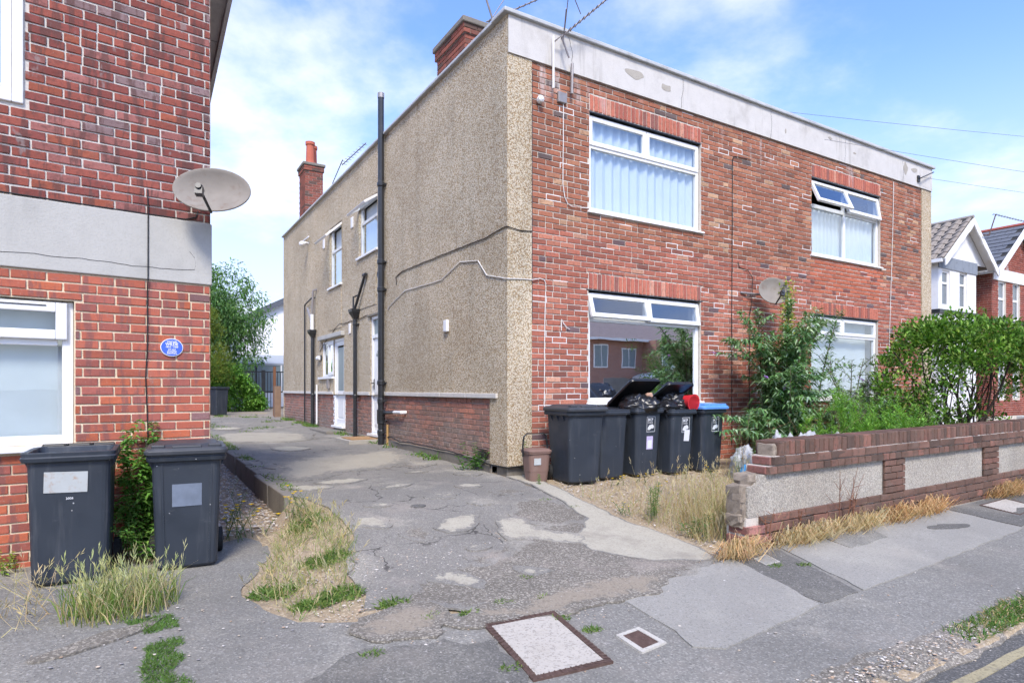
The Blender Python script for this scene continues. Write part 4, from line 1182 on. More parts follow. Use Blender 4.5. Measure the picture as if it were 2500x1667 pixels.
# soil pipe and rainwater pipes
def pipe(name, pts, r, mat=M_black, collars=(), parent=house, n=12):
    m1 = MB(); m1.tube(pts, r, n)
    for (p, h, rr) in collars:
        m1.tube([(p[0], p[1], p[2] - h), (p[0], p[1], p[2] - h * 0.6), (p[0], p[1], p[2] + h * 0.6), (p[0], p[1], p[2] + h)], [r * 1.05, rr, rr, r * 1.05], n)
        m1.box(p[0] + r * 0.2, 0.002, p[1] - 0.075, p[1] + 0.075, p[2] - 0.015, p[2] + 0.015)
    return m1.build(name, mat, parent, smooth_shade=False)
SX, SY = -0.085, 4.40
sp_ = pipe('soil_pipe', [(SX, SY, 0.40), (SX, SY, 6.92)], 0.056, collars=[((SX, SY, z), 0.05, 0.072) for z in (0.9, 1.62, 3.35, 3.86, 5.3)] + [((SX, SY, 1.28), 0.06, 0.066), ((SX, SY, 0.7), 0.05, 0.068)], n=14)
m1 = MB(); m1.tube([(SX, SY, 6.90), (SX, SY, 6.99)], 0.062, 12); m1.build('vent_cowl', M_metal, sp_)
m1 = MB(); m1.tube([(SX, SY, 3.5), (SX + 0.02, SY + 0.12, 3.62), (SX + 0.05, SY + 0.2, 3.68)], [0.05, 0.05, 0.052], 12); m1.tube([(SX + 0.035, SY + 0.16, 3.65), (SX + 0.09, SY + 0.27, 3.72)], 0.062, 12); m1.build('branch', M_black, sp_)
m1 = MB(); m1.tube([(SX, SY, 1.06), (SX + 0.03, SY - 0.12, 1.07), (SX + 0.03, SY - 0.62, 1.09)], [0.06, 0.035, 0.028], 10); m1.tube([(SX, SY, 0.92), (SX - 0.01, SY - 0.03, 1.12)], 0.075, 12); m1.build('branch', M_black, sp_)
m1 = MB(); m1.tube([(SX + 0.03, SY - 0.60, 1.09), (SX + 0.03, SY - 0.95, 1.10), (0.04, SY - 0.98, 1.10)], 0.030, 10); m1.build('waste_pipe', M_upvc, sp_)
m1 = MB(); m1.box(-0.02, 0.0, 4.24, 4.30, 0.45, 0.85); m1.build('timber_batten', mat_plain('raw pine', (0.52, 0.33, 0.14), 0.8, 0.2), house)
DY = 6.03
dp = pipe('downpipe', [(-0.07, DY, 0.5), (-0.07, DY, 2.95)], 0.040, collars=[((-0.07, DY, 1.35), 0.04, 0.05), ((-0.07, DY, 2.85), 0.03, 0.05)])
def hopper(y, z, parent):
    m1 = MB()
    m1.loft([[(x, y + yy, z - 0.14) for x, yy in ((-0.10, -0.045), (-0.04, -0.045), (-0.04, 0.045), (-0.10, 0.045))], [(x, y + yy, z) for x, yy in ((-0.17, -0.12), (-0.005, -0.12), (-0.005, 0.12), (-0.17, 0.12))], [(x, y + yy, z + 0.06) for x, yy in ((-0.18, -0.13), (-0.005, -0.13), (-0.005, 0.13), (-0.18, 0.13))]])
    return m1.build('hopper', M_black, parent)
hopper(DY, 3.10, dp)
m1 = MB(); m1.tube([(-0.09, DY - 0.03, 3.14), (-0.06, 5.42, 3.78), (0.01, 5.40, 3.80)], 0.028, 8); m1.tube([(-0.06, 5.36, 3.79), (-0.06, 5.52, 3.79)], 0.033, 8); m1.build('waste_pipe', M_black, dp)
m1 = MB(); m1.tube([(-0.09, DY + 0.04, 3.14), (-0.09, DY + 0.05, 3.42), (0.0, DY - 0.05, 3.46)], 0.020, 8); m1.build('waste_pipe', M_black, dp)
DY2 = 9.60
dp2 = pipe('downpipe', [(-0.07, DY2, 0.5), (-0.07, DY2, 2.85)], 0.046, collars=[((-0.07, DY2, 1.35), 0.04, 0.055)])
hopper(DY2, 2.96, dp2)
m1 = MB(); m1.tube([(-0.08, DY2, 2.98), (-0.08, DY2, 3.42)], 0.045, 10); m1.build('waste_pipe', M_upvc, dp2)
m1 = MB(); m1.tube([(-0.08, DY2, 3.40), (-0.08, DY2 - 0.1, 4.02), (0.0, DY2 - 0.16, 4.04)], 0.03, 8); m1.build('waste_pipe', M_metal, dp2)
m1 = MB(); m1.tube([(-0.09, DY2 + 0.06, 3.3), (-0.09, DY2 + 0.42, 3.62)], 0.035, 8); m1.build('waste_pipe', M_metal, dp2)
m1 = MB(); m1.tube([(-0.06, 10.5, 0.6), (-0.06, 10.5, 3.72), (-0.06, 10.45, 3.78), (-0.06, 9.75, 3.86), (0.0, 9.6, 3.86)], 0.02, 8); m1.build('waste_pipe', M_black, house)
m1 = MB(); m1.tube([(-0.05, 9.25, 0.62), (-0.05, 9.25, 1.62)], 0.022, 8); m1.build('waste_pipe', M_upvc, house)

# chimneys
def chimney(x0, x1, y0, y1, zb, zt, cap, pots=(), lbl='chimney'):
    core = MB(); core.box(x0 + 0.012, x1 - 0.012, y0 + 0.012, y1 - 0.012, zb, zt)
    ch = core.build('chimney', M_mortar, house)
    bs_ = MB()
    k = 0; z = zb
    def put(ax, c, yy, cz, ln, h, rot, col):
        src = BV[RB.randrange(8)]; cs, sn = math.cos(rot), math.sin(rot); dp_ = 0.012
        vs = []
        for v in src.vertices:
            a, b = v.co.x * ln, v.co.y * dp_
            px_, py_ = (c, yy) if ax == 'x' else (yy, c)
            vs.append((px_ + a * cs - b * sn, py_ + a * sn + b * cs, cz + v.co.z * h))
        bs_.mesh(vs, [tuple(p.vertices) for p in src.polygons], col)
    while z < zt - 0.01:
        over = 0.03 if z > zt - 0.17 else 0.0
        for (ax, a0, a1, yy, rot) in (('x', x0 - over, x1 + over, y0 + 0.012 - over, 0.0), ('y', y0 - over, y1 + over, x0 + 0.012 - over, -math.pi / 2), ('y', y0 - over, y1 + over, x1 - 0.012 + over, math.pi / 2)):
            x = a0 - (0.11 if k % 2 else 0)
            while x < a1:
                p, q = max(a0, x), min(a1, x + 0.225)
                if q - p > 0.03:
                    r = RB.random(); c = (0.30, 0.10, 0.07) if r < 0.5 else (0.20, 0.08, 0.06) if r < 0.8 else (0.12, 0.075, 0.06)
                    put(ax, (p + q) / 2, yy, z + 0.037, q - p - 0.01, 0.065, rot, c)
                x += 0.225
        if over:
            bs_.box(x0 - over + 0.014, x1 + over - 0.014, y0 - over + 0.014, y1 + over - 0.014, z, z + 0.075, (0.3, 0.27, 0.24))
        z += 0.075; k += 1
    o = bs_.build('chimney_bricks', M_brick_old, ch, kind='stuff')
    c = MB(); c.box(x0 - 0.06, x1 + 0.06, y0 - 0.06, y1 + 0.06, zt, zt + cap); c.build('cap', M_conc_dk, ch, bevel=0.015)
    for (px_, py_) in pots:
        c = MB()
        c.loft([[(px_ + r * math.cos(a), py_ + r * math.sin(a), zz) for a in [i * math.pi / 8 for i in range(16)]] for r, zz in ((0.14, zt + cap), (0.125, zt + cap + 0.1), (0.11, zt + cap + 0.55), (0.135, zt + cap + 0.58), (0.135, zt + cap + 0.66), (0.10, zt + cap + 0.66), (0.09, zt + cap + 0.3))])
        c.build('chimney_pot', mat_plain('terracotta', (0.45, 0.13, 0.085), 0.8, 0.2, var=0.2), ch)
    return ch
chimney(0.24, 1.14, 1.62, 2.62, 5.88, 7.0, 0.085)
chimney(0.22, 0.74, 11.7, 12.4, 5.88, 7.98, 0.08, pots=((0.42, 11.9), (0.56, 12.18)))

# ================================================================ THE NEIGHBOURING BRICK HOUSE (left)
lh = empty('brick_house', (LX, LY, 0), TL, 'brick house with grey concrete band and blue wall plaque beside the drive', 'house')
def LFR(x, y, z):
    c, s = math.cos(TL), math.sin(TL)
    return Vector((LX + x * c - y * s, LY + x * s + y * c, z))
B_left = Bricks(300)
LW = -5.0
LWIN_L = (-3.3, -1.0, 1.06, 2.205); LWIN_U = (-2.9, -1.32, 3.69, 5.05)
mb = MB(); wall_sheet(mb, LW, 0, 0.0, 2.43, [LWIN_L], 0.012, 0.12)
low = mb.build('lower_wall', M_mortar_lo, lh)
mb = MB(); wall_sheet(mb, LW, 0, 2.98, 5.62, [LWIN_U], 0.012, 0.12)
upw = mb.build('upper_wall', M_mortar_up, lh)
def pick_up(x, z):
    r = RB.random(); k = RB.uniform(0.85, 1.15)
    c = (0.40, 0.11, 0.07) if r < 0.45 else (0.32, 0.09, 0.065) if r < 0.75 else (0.44, 0.16, 0.12) if r < 0.9 else (0.34, 0.21, 0.18) if r < 0.94 else (0.47, 0.13, 0.07)
    return (c[0] * k * 0.69, c[1] * k * 0.76, c[2] * k * 0.88)
def pick_lo(x, z):
    r = RB.random(); k = RB.uniform(0.85, 1.15)
    c = (0.50, 0.14, 0.08) if r < 0.55 else (0.42, 0.13, 0.09) if r < 0.85 else (0.56, 0.15, 0.07) if r < 0.95 else (0.28, 0.15, 0.13)
    return (c[0] * k * 0.82, c[1] * k * 0.86, c[2] * k * 0.95)
lay_courses(B_left, low, M_brick_lo, LFR, LW, 0, 0.098, 2.425, [(LWIN_L[0], LWIN_L[1], LWIN_L[2] - 0.05, LWIN_L[3])], pick_lo, pitch=0.225, joint=0.0135, y=0.012, headers=0.03)
lay_courses(B_left, upw, M_brick_up, LFR, LW, 0, 2.985, 5.62, [(LWIN_U[0], LWIN_U[1], LWIN_U[2], LWIN_U[3])], pick_up, pitch=0.225, joint=0.0135, y=0.012, headers=0.05)
B_left.flush()
m1 = MB(); m1.box(LW, 0.012, -0.012, 0.2, 2.432, 2.978)
lb = m1.build('concrete_band', M_lintel, lh, bevel=0.008)
m1 = MB(); rr = random.Random(4)
def crack_line(pts, w=0.0022, y=-0.0135):
    for (a, b) in zip(pts[:-1], pts[1:]):
        m1.face([(a[0], y, a[1] - w), (b[0], y, b[1] - w), (b[0], y, b[1] + w), (a[0], y, a[1] + w)])
pts = []; x, z = -2.2, 2.585
while x < -0.16:
    pts.append((x, z)); x += 0.05; z += rr.uniform(-0.008, 0.0055)
pts += [(-0.13, 2.555), (-0.12, 2.6), (-0.13, 2.66), (-0.17, 2.71)]
crack_line(pts)
m1.build('crack', M_dark, lb)
# side and rear of the house, roof sloping back
mb = MB()
mb.face([(0.0, 0.0, 0.0), (0.0, 7.0, 0.0), (0.0, 7.0, 2.6), (0.0, 3.9, 2.85), (0.0, 0.0, 5.45), (0, 0, 0)][:5])
mb.face([(0, 7, 0), (LW, 7, 0), (LW, 7, 2.6), (0, 7, 2.6)])
mb.face([(LW, 7, 0), (LW, 0, 0), (LW, 0, 5.45), (LW, 3.9, 2.85), (LW, 7, 2.6)])
M_bricktex = mat_plain('mottled side brick', (0.24, 0.09, 0.07), 0.9, 0.2, var=0.4, scale=14)  # one mottled red-brown for walls without laid bricks
mb.build('side_wall', M_bricktex, lh)
def slope_z(y): return 5.455 - 0.665 * y
mb = MB(); mb.mesh([(x, y, slope_z(y) + dz) for dz in (0.06, 0.16) for y in (-0.35, 3.95) for x in (LW, 0.27)], [(0, 2, 3, 1), (4, 5, 7, 6), (0, 1, 5, 4), (2, 6, 7, 3), (0, 4, 6, 2), (1, 3, 7, 5)])
M_redtile = mat_plain('red clay tile', (0.36, 0.10, 0.07), 0.85, 0.2, var=0.3, scale=10)
rf = mb.build('roof', M_redtile, lh)
M_barge = mat_plain('weathered grey board', (0.40, 0.38, 0.36), 0.9, 0.2, var=0.25, scale=9, dirt=(0.22, 0.21, 0.2), dirt_amt=0.6)
for k in range(4):
    y0, y1 = -0.35 + k * 1.07, -0.35 + (k + 1) * 1.07 - 0.008
    m1 = MB(); m1.mesh([(x, y, slope_z(y) + dz) for dz in (-0.04, 0.058) for y in (y0, y1) for x in (0.215, 0.25)], [(0, 2, 3, 1), (4, 5, 7, 6), (0, 1, 5, 4), (2, 6, 7, 3), (0, 4, 6, 2), (1, 3, 7, 5)])
    m1.build('bargeboard', M_barge, rf)
    m1 = MB(); m1.mesh([(x, y, slope_z(y) + dz) for dz in (0.02, 0.045) for y in (y0, y1) for x in (0.002, 0.213)], [(0, 2, 3, 1), (4, 5, 7, 6), (0, 1, 5, 4), (2, 6, 7, 3), (0, 4, 6, 2), (1, 3, 7, 5)])
    m1.build('soffit', M_barge, rf)
mb = MB(); mb.box(LW + 0.1, -0.1, 0.2, 6.9, 0.0, 0.05); mb.box(LW + 0.1, -0.1, 3.0, 3.1, 0.0, 2.9); mb.box(LW + 0.1, -0.1, 0.2, 3.0, 2.5, 2.75)
mb.build('rooms', M_room, lh)
# windows
m1 = MB(); frame_rect(m1, PF, LWIN_L[0], LWIN_L[1] - 0.002, LWIN_L[2], LWIN_L[3] - 0.005, 0.075, 0.06, 0.13); bar(m1, PF, LWIN_L[0] + 0.075, LWIN_L[1] - 0.105, 1.845, 1.915, 0.062, 0.128)
bar(m1, PF, -2.2, -2.13, LWIN_L[2] + 0.075, LWIN_L[3] - 0.08, 0.064, 0.126)
lw_ = m1.build('window', M_upvc, lh, bevel=0.008)
pane(PF, -2.13, LWIN_L[1] - 0.105, LWIN_L[2] + 0.075, 1.845, 0.095, lw_, M_glass_low); pane(PF, LWIN_L[0] + 0.075, -2.2, LWIN_L[2] + 0.075, 1.845, 0.095, lw_, M_glass_low)
m1 = MB(); frame_rect(m1, PF, -2.15, LWIN_L[1] - 0.045, 1.895, LWIN_L[3] - 0.02, 0.075, 0.02, 0.07); m1.build('sash', M_upvc, lw_, bevel=0.008)
pane(PF, -2.08, LWIN_L[1] - 0.12, 1.97, LWIN_L[3] - 0.095, 0.05, lw_, M_glass_low)
m1 = MB(); m1.box(-1.75, -1.18, 0.014, 0.019, 2.155, 2.163); m1.build('trickle_vent', M_black, lw_)
m1 = MB(); m1.box(LWIN_L[0] - 0.02, LWIN_L[1] + 0.01, -0.06, 0.09, 1.015, 1.058); m1.build('sill', M_upvc, lw_, bevel=0.006)
m1 = MB(); frame_rect(m1, PF, LWIN_U[0], LWIN_U[1], LWIN_U[2], LWIN_U[3], 0.07, -0.012, 0.09); frame_rect(m1, PF, LWIN_U[0] + 0.072, LWIN_U[1] - 0.072, LWIN_U[2] + 0.072, LWIN_U[3] - 0.072, 0.06, 0.005, 0.08)
lu = m1.build('window', M_upvc, lh, bevel=0.008)
pane(PF, LWIN_U[0] + 0.13, LWIN_U[1] - 0.13, LWIN_U[2] + 0.13, LWIN_U[3] - 0.13, 0.04, lu, M_glass_sky)
def on_left(o):
    o.location = lh.location; o.rotation_euler = lh.rotation_euler; return o
m1 = MB(); m1.box(-3.25, -1.04, 0.17, 0.18, 1.05, 2.19); on_left(m1.build('window_blind', mat_plain('pale blind', (0.52, 0.56, 0.58), 0.9, 0.1, var=0.2, scale=2.0), None, label='pale crumpled blind behind the lower window of the left brick house', cat='blind'))
m1 = MB(); m1.box(-2.85, -1.40, 0.2, 0.21, 3.72, 5.0); on_left(m1.build('net_curtain', M_net, None, label='white net in the upper window at the left picture edge', cat='curtain'))
# cable down the wall
m1 = MB(); pts = [(-0.49, -0.004, 3.20), (-0.488, -0.02, 2.99), (-0.489, -0.02, 2.42), (-0.492, -0.006, 2.35), (-0.49, -0.006, 1.9), (-0.505, -0.006, 1.6), (-0.495, -0.006, 1.35), (-0.485, -0.006, 1.0), (-0.49, -0.006, 0.5), (-0.49, -0.006, 0.2)]
m1.tube(pts, 0.005, 6)
on_left(m1.build('cable', M_cableB, None, label='black cable running down the left brick house', cat='cable'))
m1 = MB(); m1.tube([(-3, -0.006, 2.995), (-1.5, -0.007, 2.992), (-0.5, -0.006, 2.985), (-0.2, -0.006, 2.99), (-0.12, -0.006, 3.02), (-0.1, -0.006, 3.08)], 0.006, 6)
on_left(m1.build('cable', M_cableB, None, label='black cable lying along the top of the grey concrete band', cat='cable'))

# lettering ------------------------------------------------------------
def text_part(txt, size, mat, parent, loc, rot, name='lettering', bold=0.0, align='CENTER', depth=0.0015, sx=1.0):
    cu = bpy.data.curves.new('txt', 'FONT'); cu.body = txt; cu.size = size; cu.align_x = align; cu.align_y = 'CENTER'
    cu.extrude = depth; cu.offset = bold; cu.resolution_u = 2
    tmp = bpy.data.objects.new('txt', cu); COL.objects.link(tmp)
    bpy.context.view_layer.update()
    dg = bpy.context.evaluated_depsgraph_get()
    me = bpy.data.meshes.new_from_object(tmp.evaluated_get(dg))
    bpy.data.objects.remove(tmp)
    me.name = name
    me.materials.clear(); me.materials.append(mat)
    o = bpy.data.objects.new(name, me); link(o, parent); o.location = loc; o.rotation_euler = rot; o.scale = (sx, 1, 1)
    return o
text_part('3', 0.13, M_num, d1, (0.044, 4.90, 2.02), (math.pi / 2, 0, -math.pi / 2), name='number', bold=0.003)
pq = empty('wall_plaque', LFR(-0.308, 0, 1.862), TL, 'round blue plaque with white lettering on the left brick wall', 'plaque')
M_blue = mat_plain('enamel blue', (0.055, 0.13, 0.62), 0.35, 0.5, var=0.05)
def disc(mb, r, y, n=40, rx=1.0):
    mb.face([(r * rx * math.cos(-2 * math.pi * k / n), y, r * math.sin(-2 * math.pi * k / n)) for k in range(n)][::-1])
m1 = MB(); m1.loft([[(0.088 * math.cos(2 * math.pi * k / 40), yy, 0.078 * math.sin(2 * math.pi * k / 40)) for k in range(40)][::1] for yy in (0.004, -0.010)]); m1.build('rim', M_white, pq)
m1 = MB(); m1.loft([[(0.082 * math.cos(2 * math.pi * k / 40), yy, 0.072 * math.sin(2 * math.pi * k / 40)) for k in range(40)][::1] for yy in (-0.0101, -0.0125)]); m1.build('face', M_blue, pq)
for (t, z, s, b) in (('OSCAR', 0.047, 0.024, 0.0006), ('WILDE', 0.026, 0.032, 0.001), ('1854 - 1900', 0.003, 0.020, 0.0006), ('wit and', -0.017, 0.019, 0.0006), ('dramatist', -0.034, 0.019, 0.0006), ('lived here', -0.051, 0.019, 0.0006)):
    text_part(t, s, M_white, pq, (0, -0.0135, z), (math.pi / 2, 0, 0), bold=b, depth=0.0004)

# satellite dishes ------------------------------------------------------
M_dish = mat_plain('grimy dish', (0.25, 0.225, 0.195), 0.85, 0.15, var=0.2, scale=7, dirt=(0.17, 0.11, 0.08), dirt_amt=0.7)
def dish(name, pos, axis, w, h, wall_pt, label):
    root = empty(name, pos, 0, label, 'satellite dish')
    ax = Vector(axis).normalized(); rt = ax.cross(Vector((0, 0, 1))).normalized() * -1; up = rt.cross(ax).normalized() * -1
    if up.z < 0: up = -up
    def P(x, y, z): return rt * x + up * y + ax * z
    m1 = MB(); rings = []
    n = 40
    for r in (0.0001, 0.15, 0.3, 0.45, 0.6, 0.75, 0.9, 1.0):
        rings.append([P(w / 2 * r * math.cos(2 * math.pi * k / n), h / 2 * r * math.sin(2 * math.pi * k / n), 0.075 * (r * r - 1)) for k in range(n)])
    rings.append([P((w / 2 + 0.008) * math.cos(2 * math.pi * k / n), (h / 2 + 0.008) * math.sin(2 * math.pi * k / n), 0.0) for k in range(n)])
    rings.append([P((w / 2 + 0.008) * math.cos(2 * math.pi * k / n), (h / 2 + 0.008) * math.sin(2 * math.pi * k / n), -0.014) for k in range(n)])
    for r in (0.8, 0.4, 0.0001):
        rings.append([P(w / 2 * r * math.cos(2 * math.pi * k / n), h / 2 * r * math.sin(2 * math.pi * k / n), 0.075 * (r * r - 1) - 0.01) for k in range(n)])
    m1.loft(rings, False, False); m1.build('reflector', M_dish, root, smooth_shade=True)
    m1 = MB(); b = P(0, -h / 2 - 0.01, -0.02); e = P(-0.02, -0.15, 0.28)
    m1.tube([b, b.lerp(e, 0.5) + ax * 0.02, e], 0.012, 8); m1.build('arm', M_black, root)
    m1 = MB(); m1.tube([e + ax * -0.05, e + ax * 0.0, e + ax * 0.035], [0.028, 0.032, 0.022], 10); m1.obox(e + up * -0.03 + ax * -0.01, rt, up, ax, 0.028, 0.03, 0.03); m1.build('receiver', M_black, root)
    wp = Vector(wall_pt) - Vector(pos)
    m1 = MB(); bk = P(0, 0, -0.125); m1.tube([bk, bk + ax * -0.08, wp], 0.018, 8); m1.obox(bk, rt, up, ax, 0.05, 0.07, 0.02); m1.build('bracket', M_metal, root)
    return root
dish('satellite_dish', LFR(-0.06, -0.36, 3.19), (0.20, -0.93, 0.22), 0.60, 0.385, LFR(-0.16, -0.005, 3.2), 'large oval rusty satellite dish at the corner of the left house')
dish('satellite_dish', W(4.86, -0.34, 3.10), (0.05, -0.95, 0.25), 0.50, 0.44, W(4.45, 0.0, 3.08), 'small pale satellite dish between the two pairs of front windows')

# ================================================================ FRONT BOUNDARY WALL
bw = empty('boundary_wall', W(0, -3.24, 0), TH, 'low broken garden wall of dark brick with grey dashed panels', 'wall')
BWF = lambda x, y, z: W(x, -3.24 + y, z)
B_bw = Bricks(300)
def pick_bw(x, z):
    r = RB.random(); k = RB.uniform(0.85, 1.15)
    c = (0.19, 0.118, 0.098) if r < 0.5 else (0.225, 0.13, 0.108) if r < 0.75 else (0.135, 0.092, 0.08) if r < 0.92 else (0.27, 0.14, 0.115)
    return (c[0] * k * 0.82, c[1] * k * 0.80, c[2] * k * 0.73)
def pick_new(x, z):
    return (0.42, 0.20, 0.165) if x < 0.75 else pick_bw(x, z)
BL = 12.5
def lift(x): return 0.010 * max(0.0, x - 0.6)       # the wall climbs gently with the street
# solid core, mortar coloured, a little inside the faces
core = MB()
def corebox(x0, x1, y0, y1, z0, z1):
    n = max(1, int((x1 - x0) / 1.5))
    for i in range(n):
        a, b = x0 + (x1 - x0) * i / n, x0 + (x1 - x0) * (i + 1) / n
        vs = [(x, y, z + lift(x)) for z in (z0, z1) for y in (y0, y1) for x in (a, b)]
        core.mesh(vs, [(0, 2, 3, 1), (4, 5, 7, 6), (0, 1, 5, 4), (2, 6, 7, 3), (0, 4, 6, 2), (1, 3, 7, 5)])
corebox(0.46, BL, 0.014, 0.216, 0.02, 0.395); corebox(0.62, BL, 0.03, 0.20, 0.395, 0.75)
corebox(0.72, BL, -0.012, 0.216, 0.75, 0.822); corebox(0.79, BL, -0.012, 0.216, 0.822, 0.905); corebox(0.89, BL, 0.0, 0.215, 0.905, 1.015)
cr = core.build('core', M_mortar, bw)
def row(x0, x1, z0, z1, y, pick, pitch=0.23, off=0.0, depth=0.03, joint=0.010):
    x = x0 - off
    while x < x1:
        a, b = max(x, x0), min(x + pitch, x1)
        if b - a > 0.04:
            m = (a + b) / 2
            B_bw.add(bw, M_brick_old, BWF, m, y, (z0 + z1) / 2 + lift(m), b - a - joint, z1 - z0 - joint, pick(m, z0), depth * RB.uniform(0.9, 1.1))
        x += pitch * RB.choice((1, 1, 1, 0.5) if pitch > 0.2 else (1,))
row(0.50, BL, 0.085, 0.16, 0.014, pick_bw, off=0.05)
row(0.42, BL, 0.16, 0.245, 0.014, pick_new)
row(0.46, BL, 0.245, 0.325, 0.014, pick_new, off=0.11)
row(0.62, BL, 0.325, 0.40, 0.014, pick_bw, off=0.05)
row(0.70, BL, 0.75, 0.825, -0.010, pick_bw, pitch=0.115, depth=0.03)
row(0.77, BL, 0.825, 0.905, -0.010, pick_bw, off=0.06, depth=0.03)
x = 0.875
while x < BL:              # brick on edge coping
    m = x + 0.0375
    B_bw.add(bw, M_brick_old, BWF, m, 0.19, 0.968 + lift(m) + RB.uniform(-0.004, 0.004), 0.067, 0.128, pick_bw(m, 1), 0.205 * RB.uniform(0.97, 1.03), 0.0, 1.6)
    x += 0.0745
for (a, b) in ((2.60, 3.0), (4.84, 5.24), (7.05, 7.45), (9.3, 9.7)):       # brick piers between the panels
    for k in range(5):
        z0 = 0.40 + k * 0.07
        cut = [a, a + 0.115, a + 0.34, b] if k % 2 else [a, a + 0.225, b]
        for i in range(len(cut) - 1):
            m = (cut[i] + cut[i + 1]) / 2
            B_bw.add(bw, M_brick_old, BWF, m, 0.0, z0 + 0.035 + lift(m), cut[i + 1] - cut[i] - 0.01, 0.062, pick_bw(m, z0), 0.022)
# end faces of the projecting courses
for (x0, z0, z1) in ((0.70, 0.75, 0.825), (0.77, 0.825, 0.905), (0.42, 0.16, 0.245), (0.46, 0.245, 0.325)):
    B_bw.add(bw, M_brick_old, BWF, x0 + 0.02, 0.09, (z0 + z1) / 2, 0.19, z1 - z0 - 0.012, (0.24, 0.11, 0.09), 0.03, -math.pi / 2)
B_bw.flush()
# dashed panels
segs = [(0.60, 2.60), (3.0, 4.84), (5.24, 7.05), (7.45, 9.3), (9.7, BL)]
for i, (a, b) in enumerate(segs):
    m1 = MB()
    if i == 0:
        poly = [(0.475, 0.395), (0.47, 0.66), (0.56, 0.665), (0.60, 0.69), (0.615, 0.752), (b, 0.752 + lift(b)), (b, 0.395 + lift(b))]
        m1.prism(poly[::-1], 1, 0.008, 0.06)
    else:
        m1.prism([(a, 0.395 + lift(a)), (b, 0.395 + lift(b)), (b, 0.752 + lift(b)), (a, 0.752 + lift(a))], 1, 0.008, 0.06)
    m1.build('dashed_panel', M_dash_grey, bw)
# broken end: rubble blocks left in the wall
M_rubble = mat_concrete('dirty rubble', (0.27, 0.225, 0.175), (0.13, 0.105, 0.08), 0.7, 9.0, 0.5)
rr = random.Random(12)
def lump(mb, c, s, seed, col=None, n=(8, 6), amp=0.25, sq=0.6):
    c = Vector(c); s = Vector(s)
    rings = []
    for i in range(n[1] + 1):
        ph = math.pi * i / n[1] - math.pi / 2
        ring = []
        for k in range(n[0]):
            t = 2 * math.pi * k / n[0]
            d = Vector((math.cos(ph) * math.cos(t), math.cos(ph) * math.sin(t), math.sin(ph)))
            d = Vector([math.copysign(abs(q) ** sq, q) for q in d])
            f = 1 + amp * mnoise.noise(d * 1.7 + Vector((seed, seed * 0.3, 0)))
            ring.append(c + Vector((d.x * s.x, d.y * s.y, d.z * s.z)) * f)
        rings.append(ring)
    mb.loft(rings, col=col)
for (x, y, z, sx, sy, sz) in ((0.53, 0.12, 0.60, 0.11, 0.09, 0.075), (0.52, 0.12, 0.47, 0.09, 0.09, 0.10), (0.63, 0.12, 0.70, 0.10, 0.09, 0.06), (0.53, 0.13, 0.36, 0.11, 0.09, 0.06), (0.86, 0.10, 0.955, 0.04, 0.09, 0.055)):
    m1 = MB(); lump(m1, (x, y, z), (sx, sy, sz), x * 9 + z, None, (16, 10), 0.30, 0.30)
    m1.build('broken_block', M_rubble, bw)
m1 = MB(); lump(m1, (0, 0, 0.03), (0.13, 0.07, 0.035), 3.3)
m1.build('loose_stone', M_conc, None, loc=W(0.18, -3.30, gz(0.18, -3.30)), label='flat pale stone lying by the broken wall end', cat='stone')

# ================================================================ HOUSES FURTHER ALONG THE STREET
def far_house(name, label, u, v, wdt, wallmat, roofcol, zone, tile_rows, bayw, windows, trim):
    root = empty(name, W(u, v, 0), TH, label, 'house')
    return root
G_FAR = 0.45
M_farglass = mat_plain('dim far glass', (0.16, 0.185, 0.20), 0.12, 0.5, var=0.3, scale=1.5)
# --- white rendered house
wh = empty('white_house', W(16.55, 2.5, 0), TH, 'white painted gabled house just beyond the red brick front', 'house')
m1 = MB(); hs = [(0.22, 0.72, 4.02, 5.10), (1.32, 1.82, 4.02, 5.14), (0.22, 0.72, 1.3, 2.7), (1.32, 1.82, 1.3, 2.7)]
wall_sheet(m1, 0.0, 2.42, G_FAR, 5.45, hs, 0.0, 0.12)
m1.face([(0, 8, G_FAR), (0, 0, G_FAR), (0, 0, 5.45), (0, 8, 5.45)]); m1.face([(2.42, 0, G_FAR), (2.42, 2.5, G_FAR), (2.42, 2.5, 5.45), (2.42, 0, 5.45)])
m1.face([(2.42, 2.5, G_FAR), (3.3, 2.5, G_FAR), (3.3, 2.5, 5.45), (2.42, 2.5, 5.45)])
m1.face([(3.3, 2.5, G_FAR), (3.3, 8, G_FAR), (3.3, 8, 5.45), (3.3, 2.5, 5.45)]); m1.face([(3.3, 8, G_FAR), (0, 8, G_FAR), (0, 8, 5.45), (3.3, 8, 5.45)])
m1.build('wall', M_white, wh)
m1 = MB(); m1.face([(0.0, 0.0, 5.45), (3.1, 0.0, 5.45), (1.58, 0.0, 6.72)]); m1.build('gable', M_white, wh)
m1 = MB(); m1.box(-0.02, 2.45, -0.03, -0.002, 5.14, 5.50); m1.build('lintel_band', mat_concrete('stained slate band', (0.24, 0.27, 0.31), (0.10, 0.11, 0.13), 0.7, 3.0, 0.2, 0.5), wh)
m1 = MB(); m1.box(-0.05, 2.47, -0.06, -0.002, 3.78, 3.9); m1.box(-0.05, -0.002, -0.002, 3, 3.78, 3.9); m1.build('sill_band', M_black, wh)
for (a, b, c, d) in hs:
    m1 = MB(); frame_rect(m1, PF, a, b, c, d, 0.06, 0.05, 0.11); bar(m1, PF, a + 0.06, b - 0.06, c + (d - c) * 0.62, c + (d - c) * 0.62 + 0.06, 0.052, 0.108)
    w = m1.build('window', M_upvc, wh); pane(PF, a + 0.06, b - 0.06, c + 0.06, c + (d - c) * 0.62, 0.08, w, M_farglass); pane(PF, a + 0.06, b - 0.06, c + (d - c) * 0.62 + 0.06, d - 0.06, 0.08, w, M_farglass)
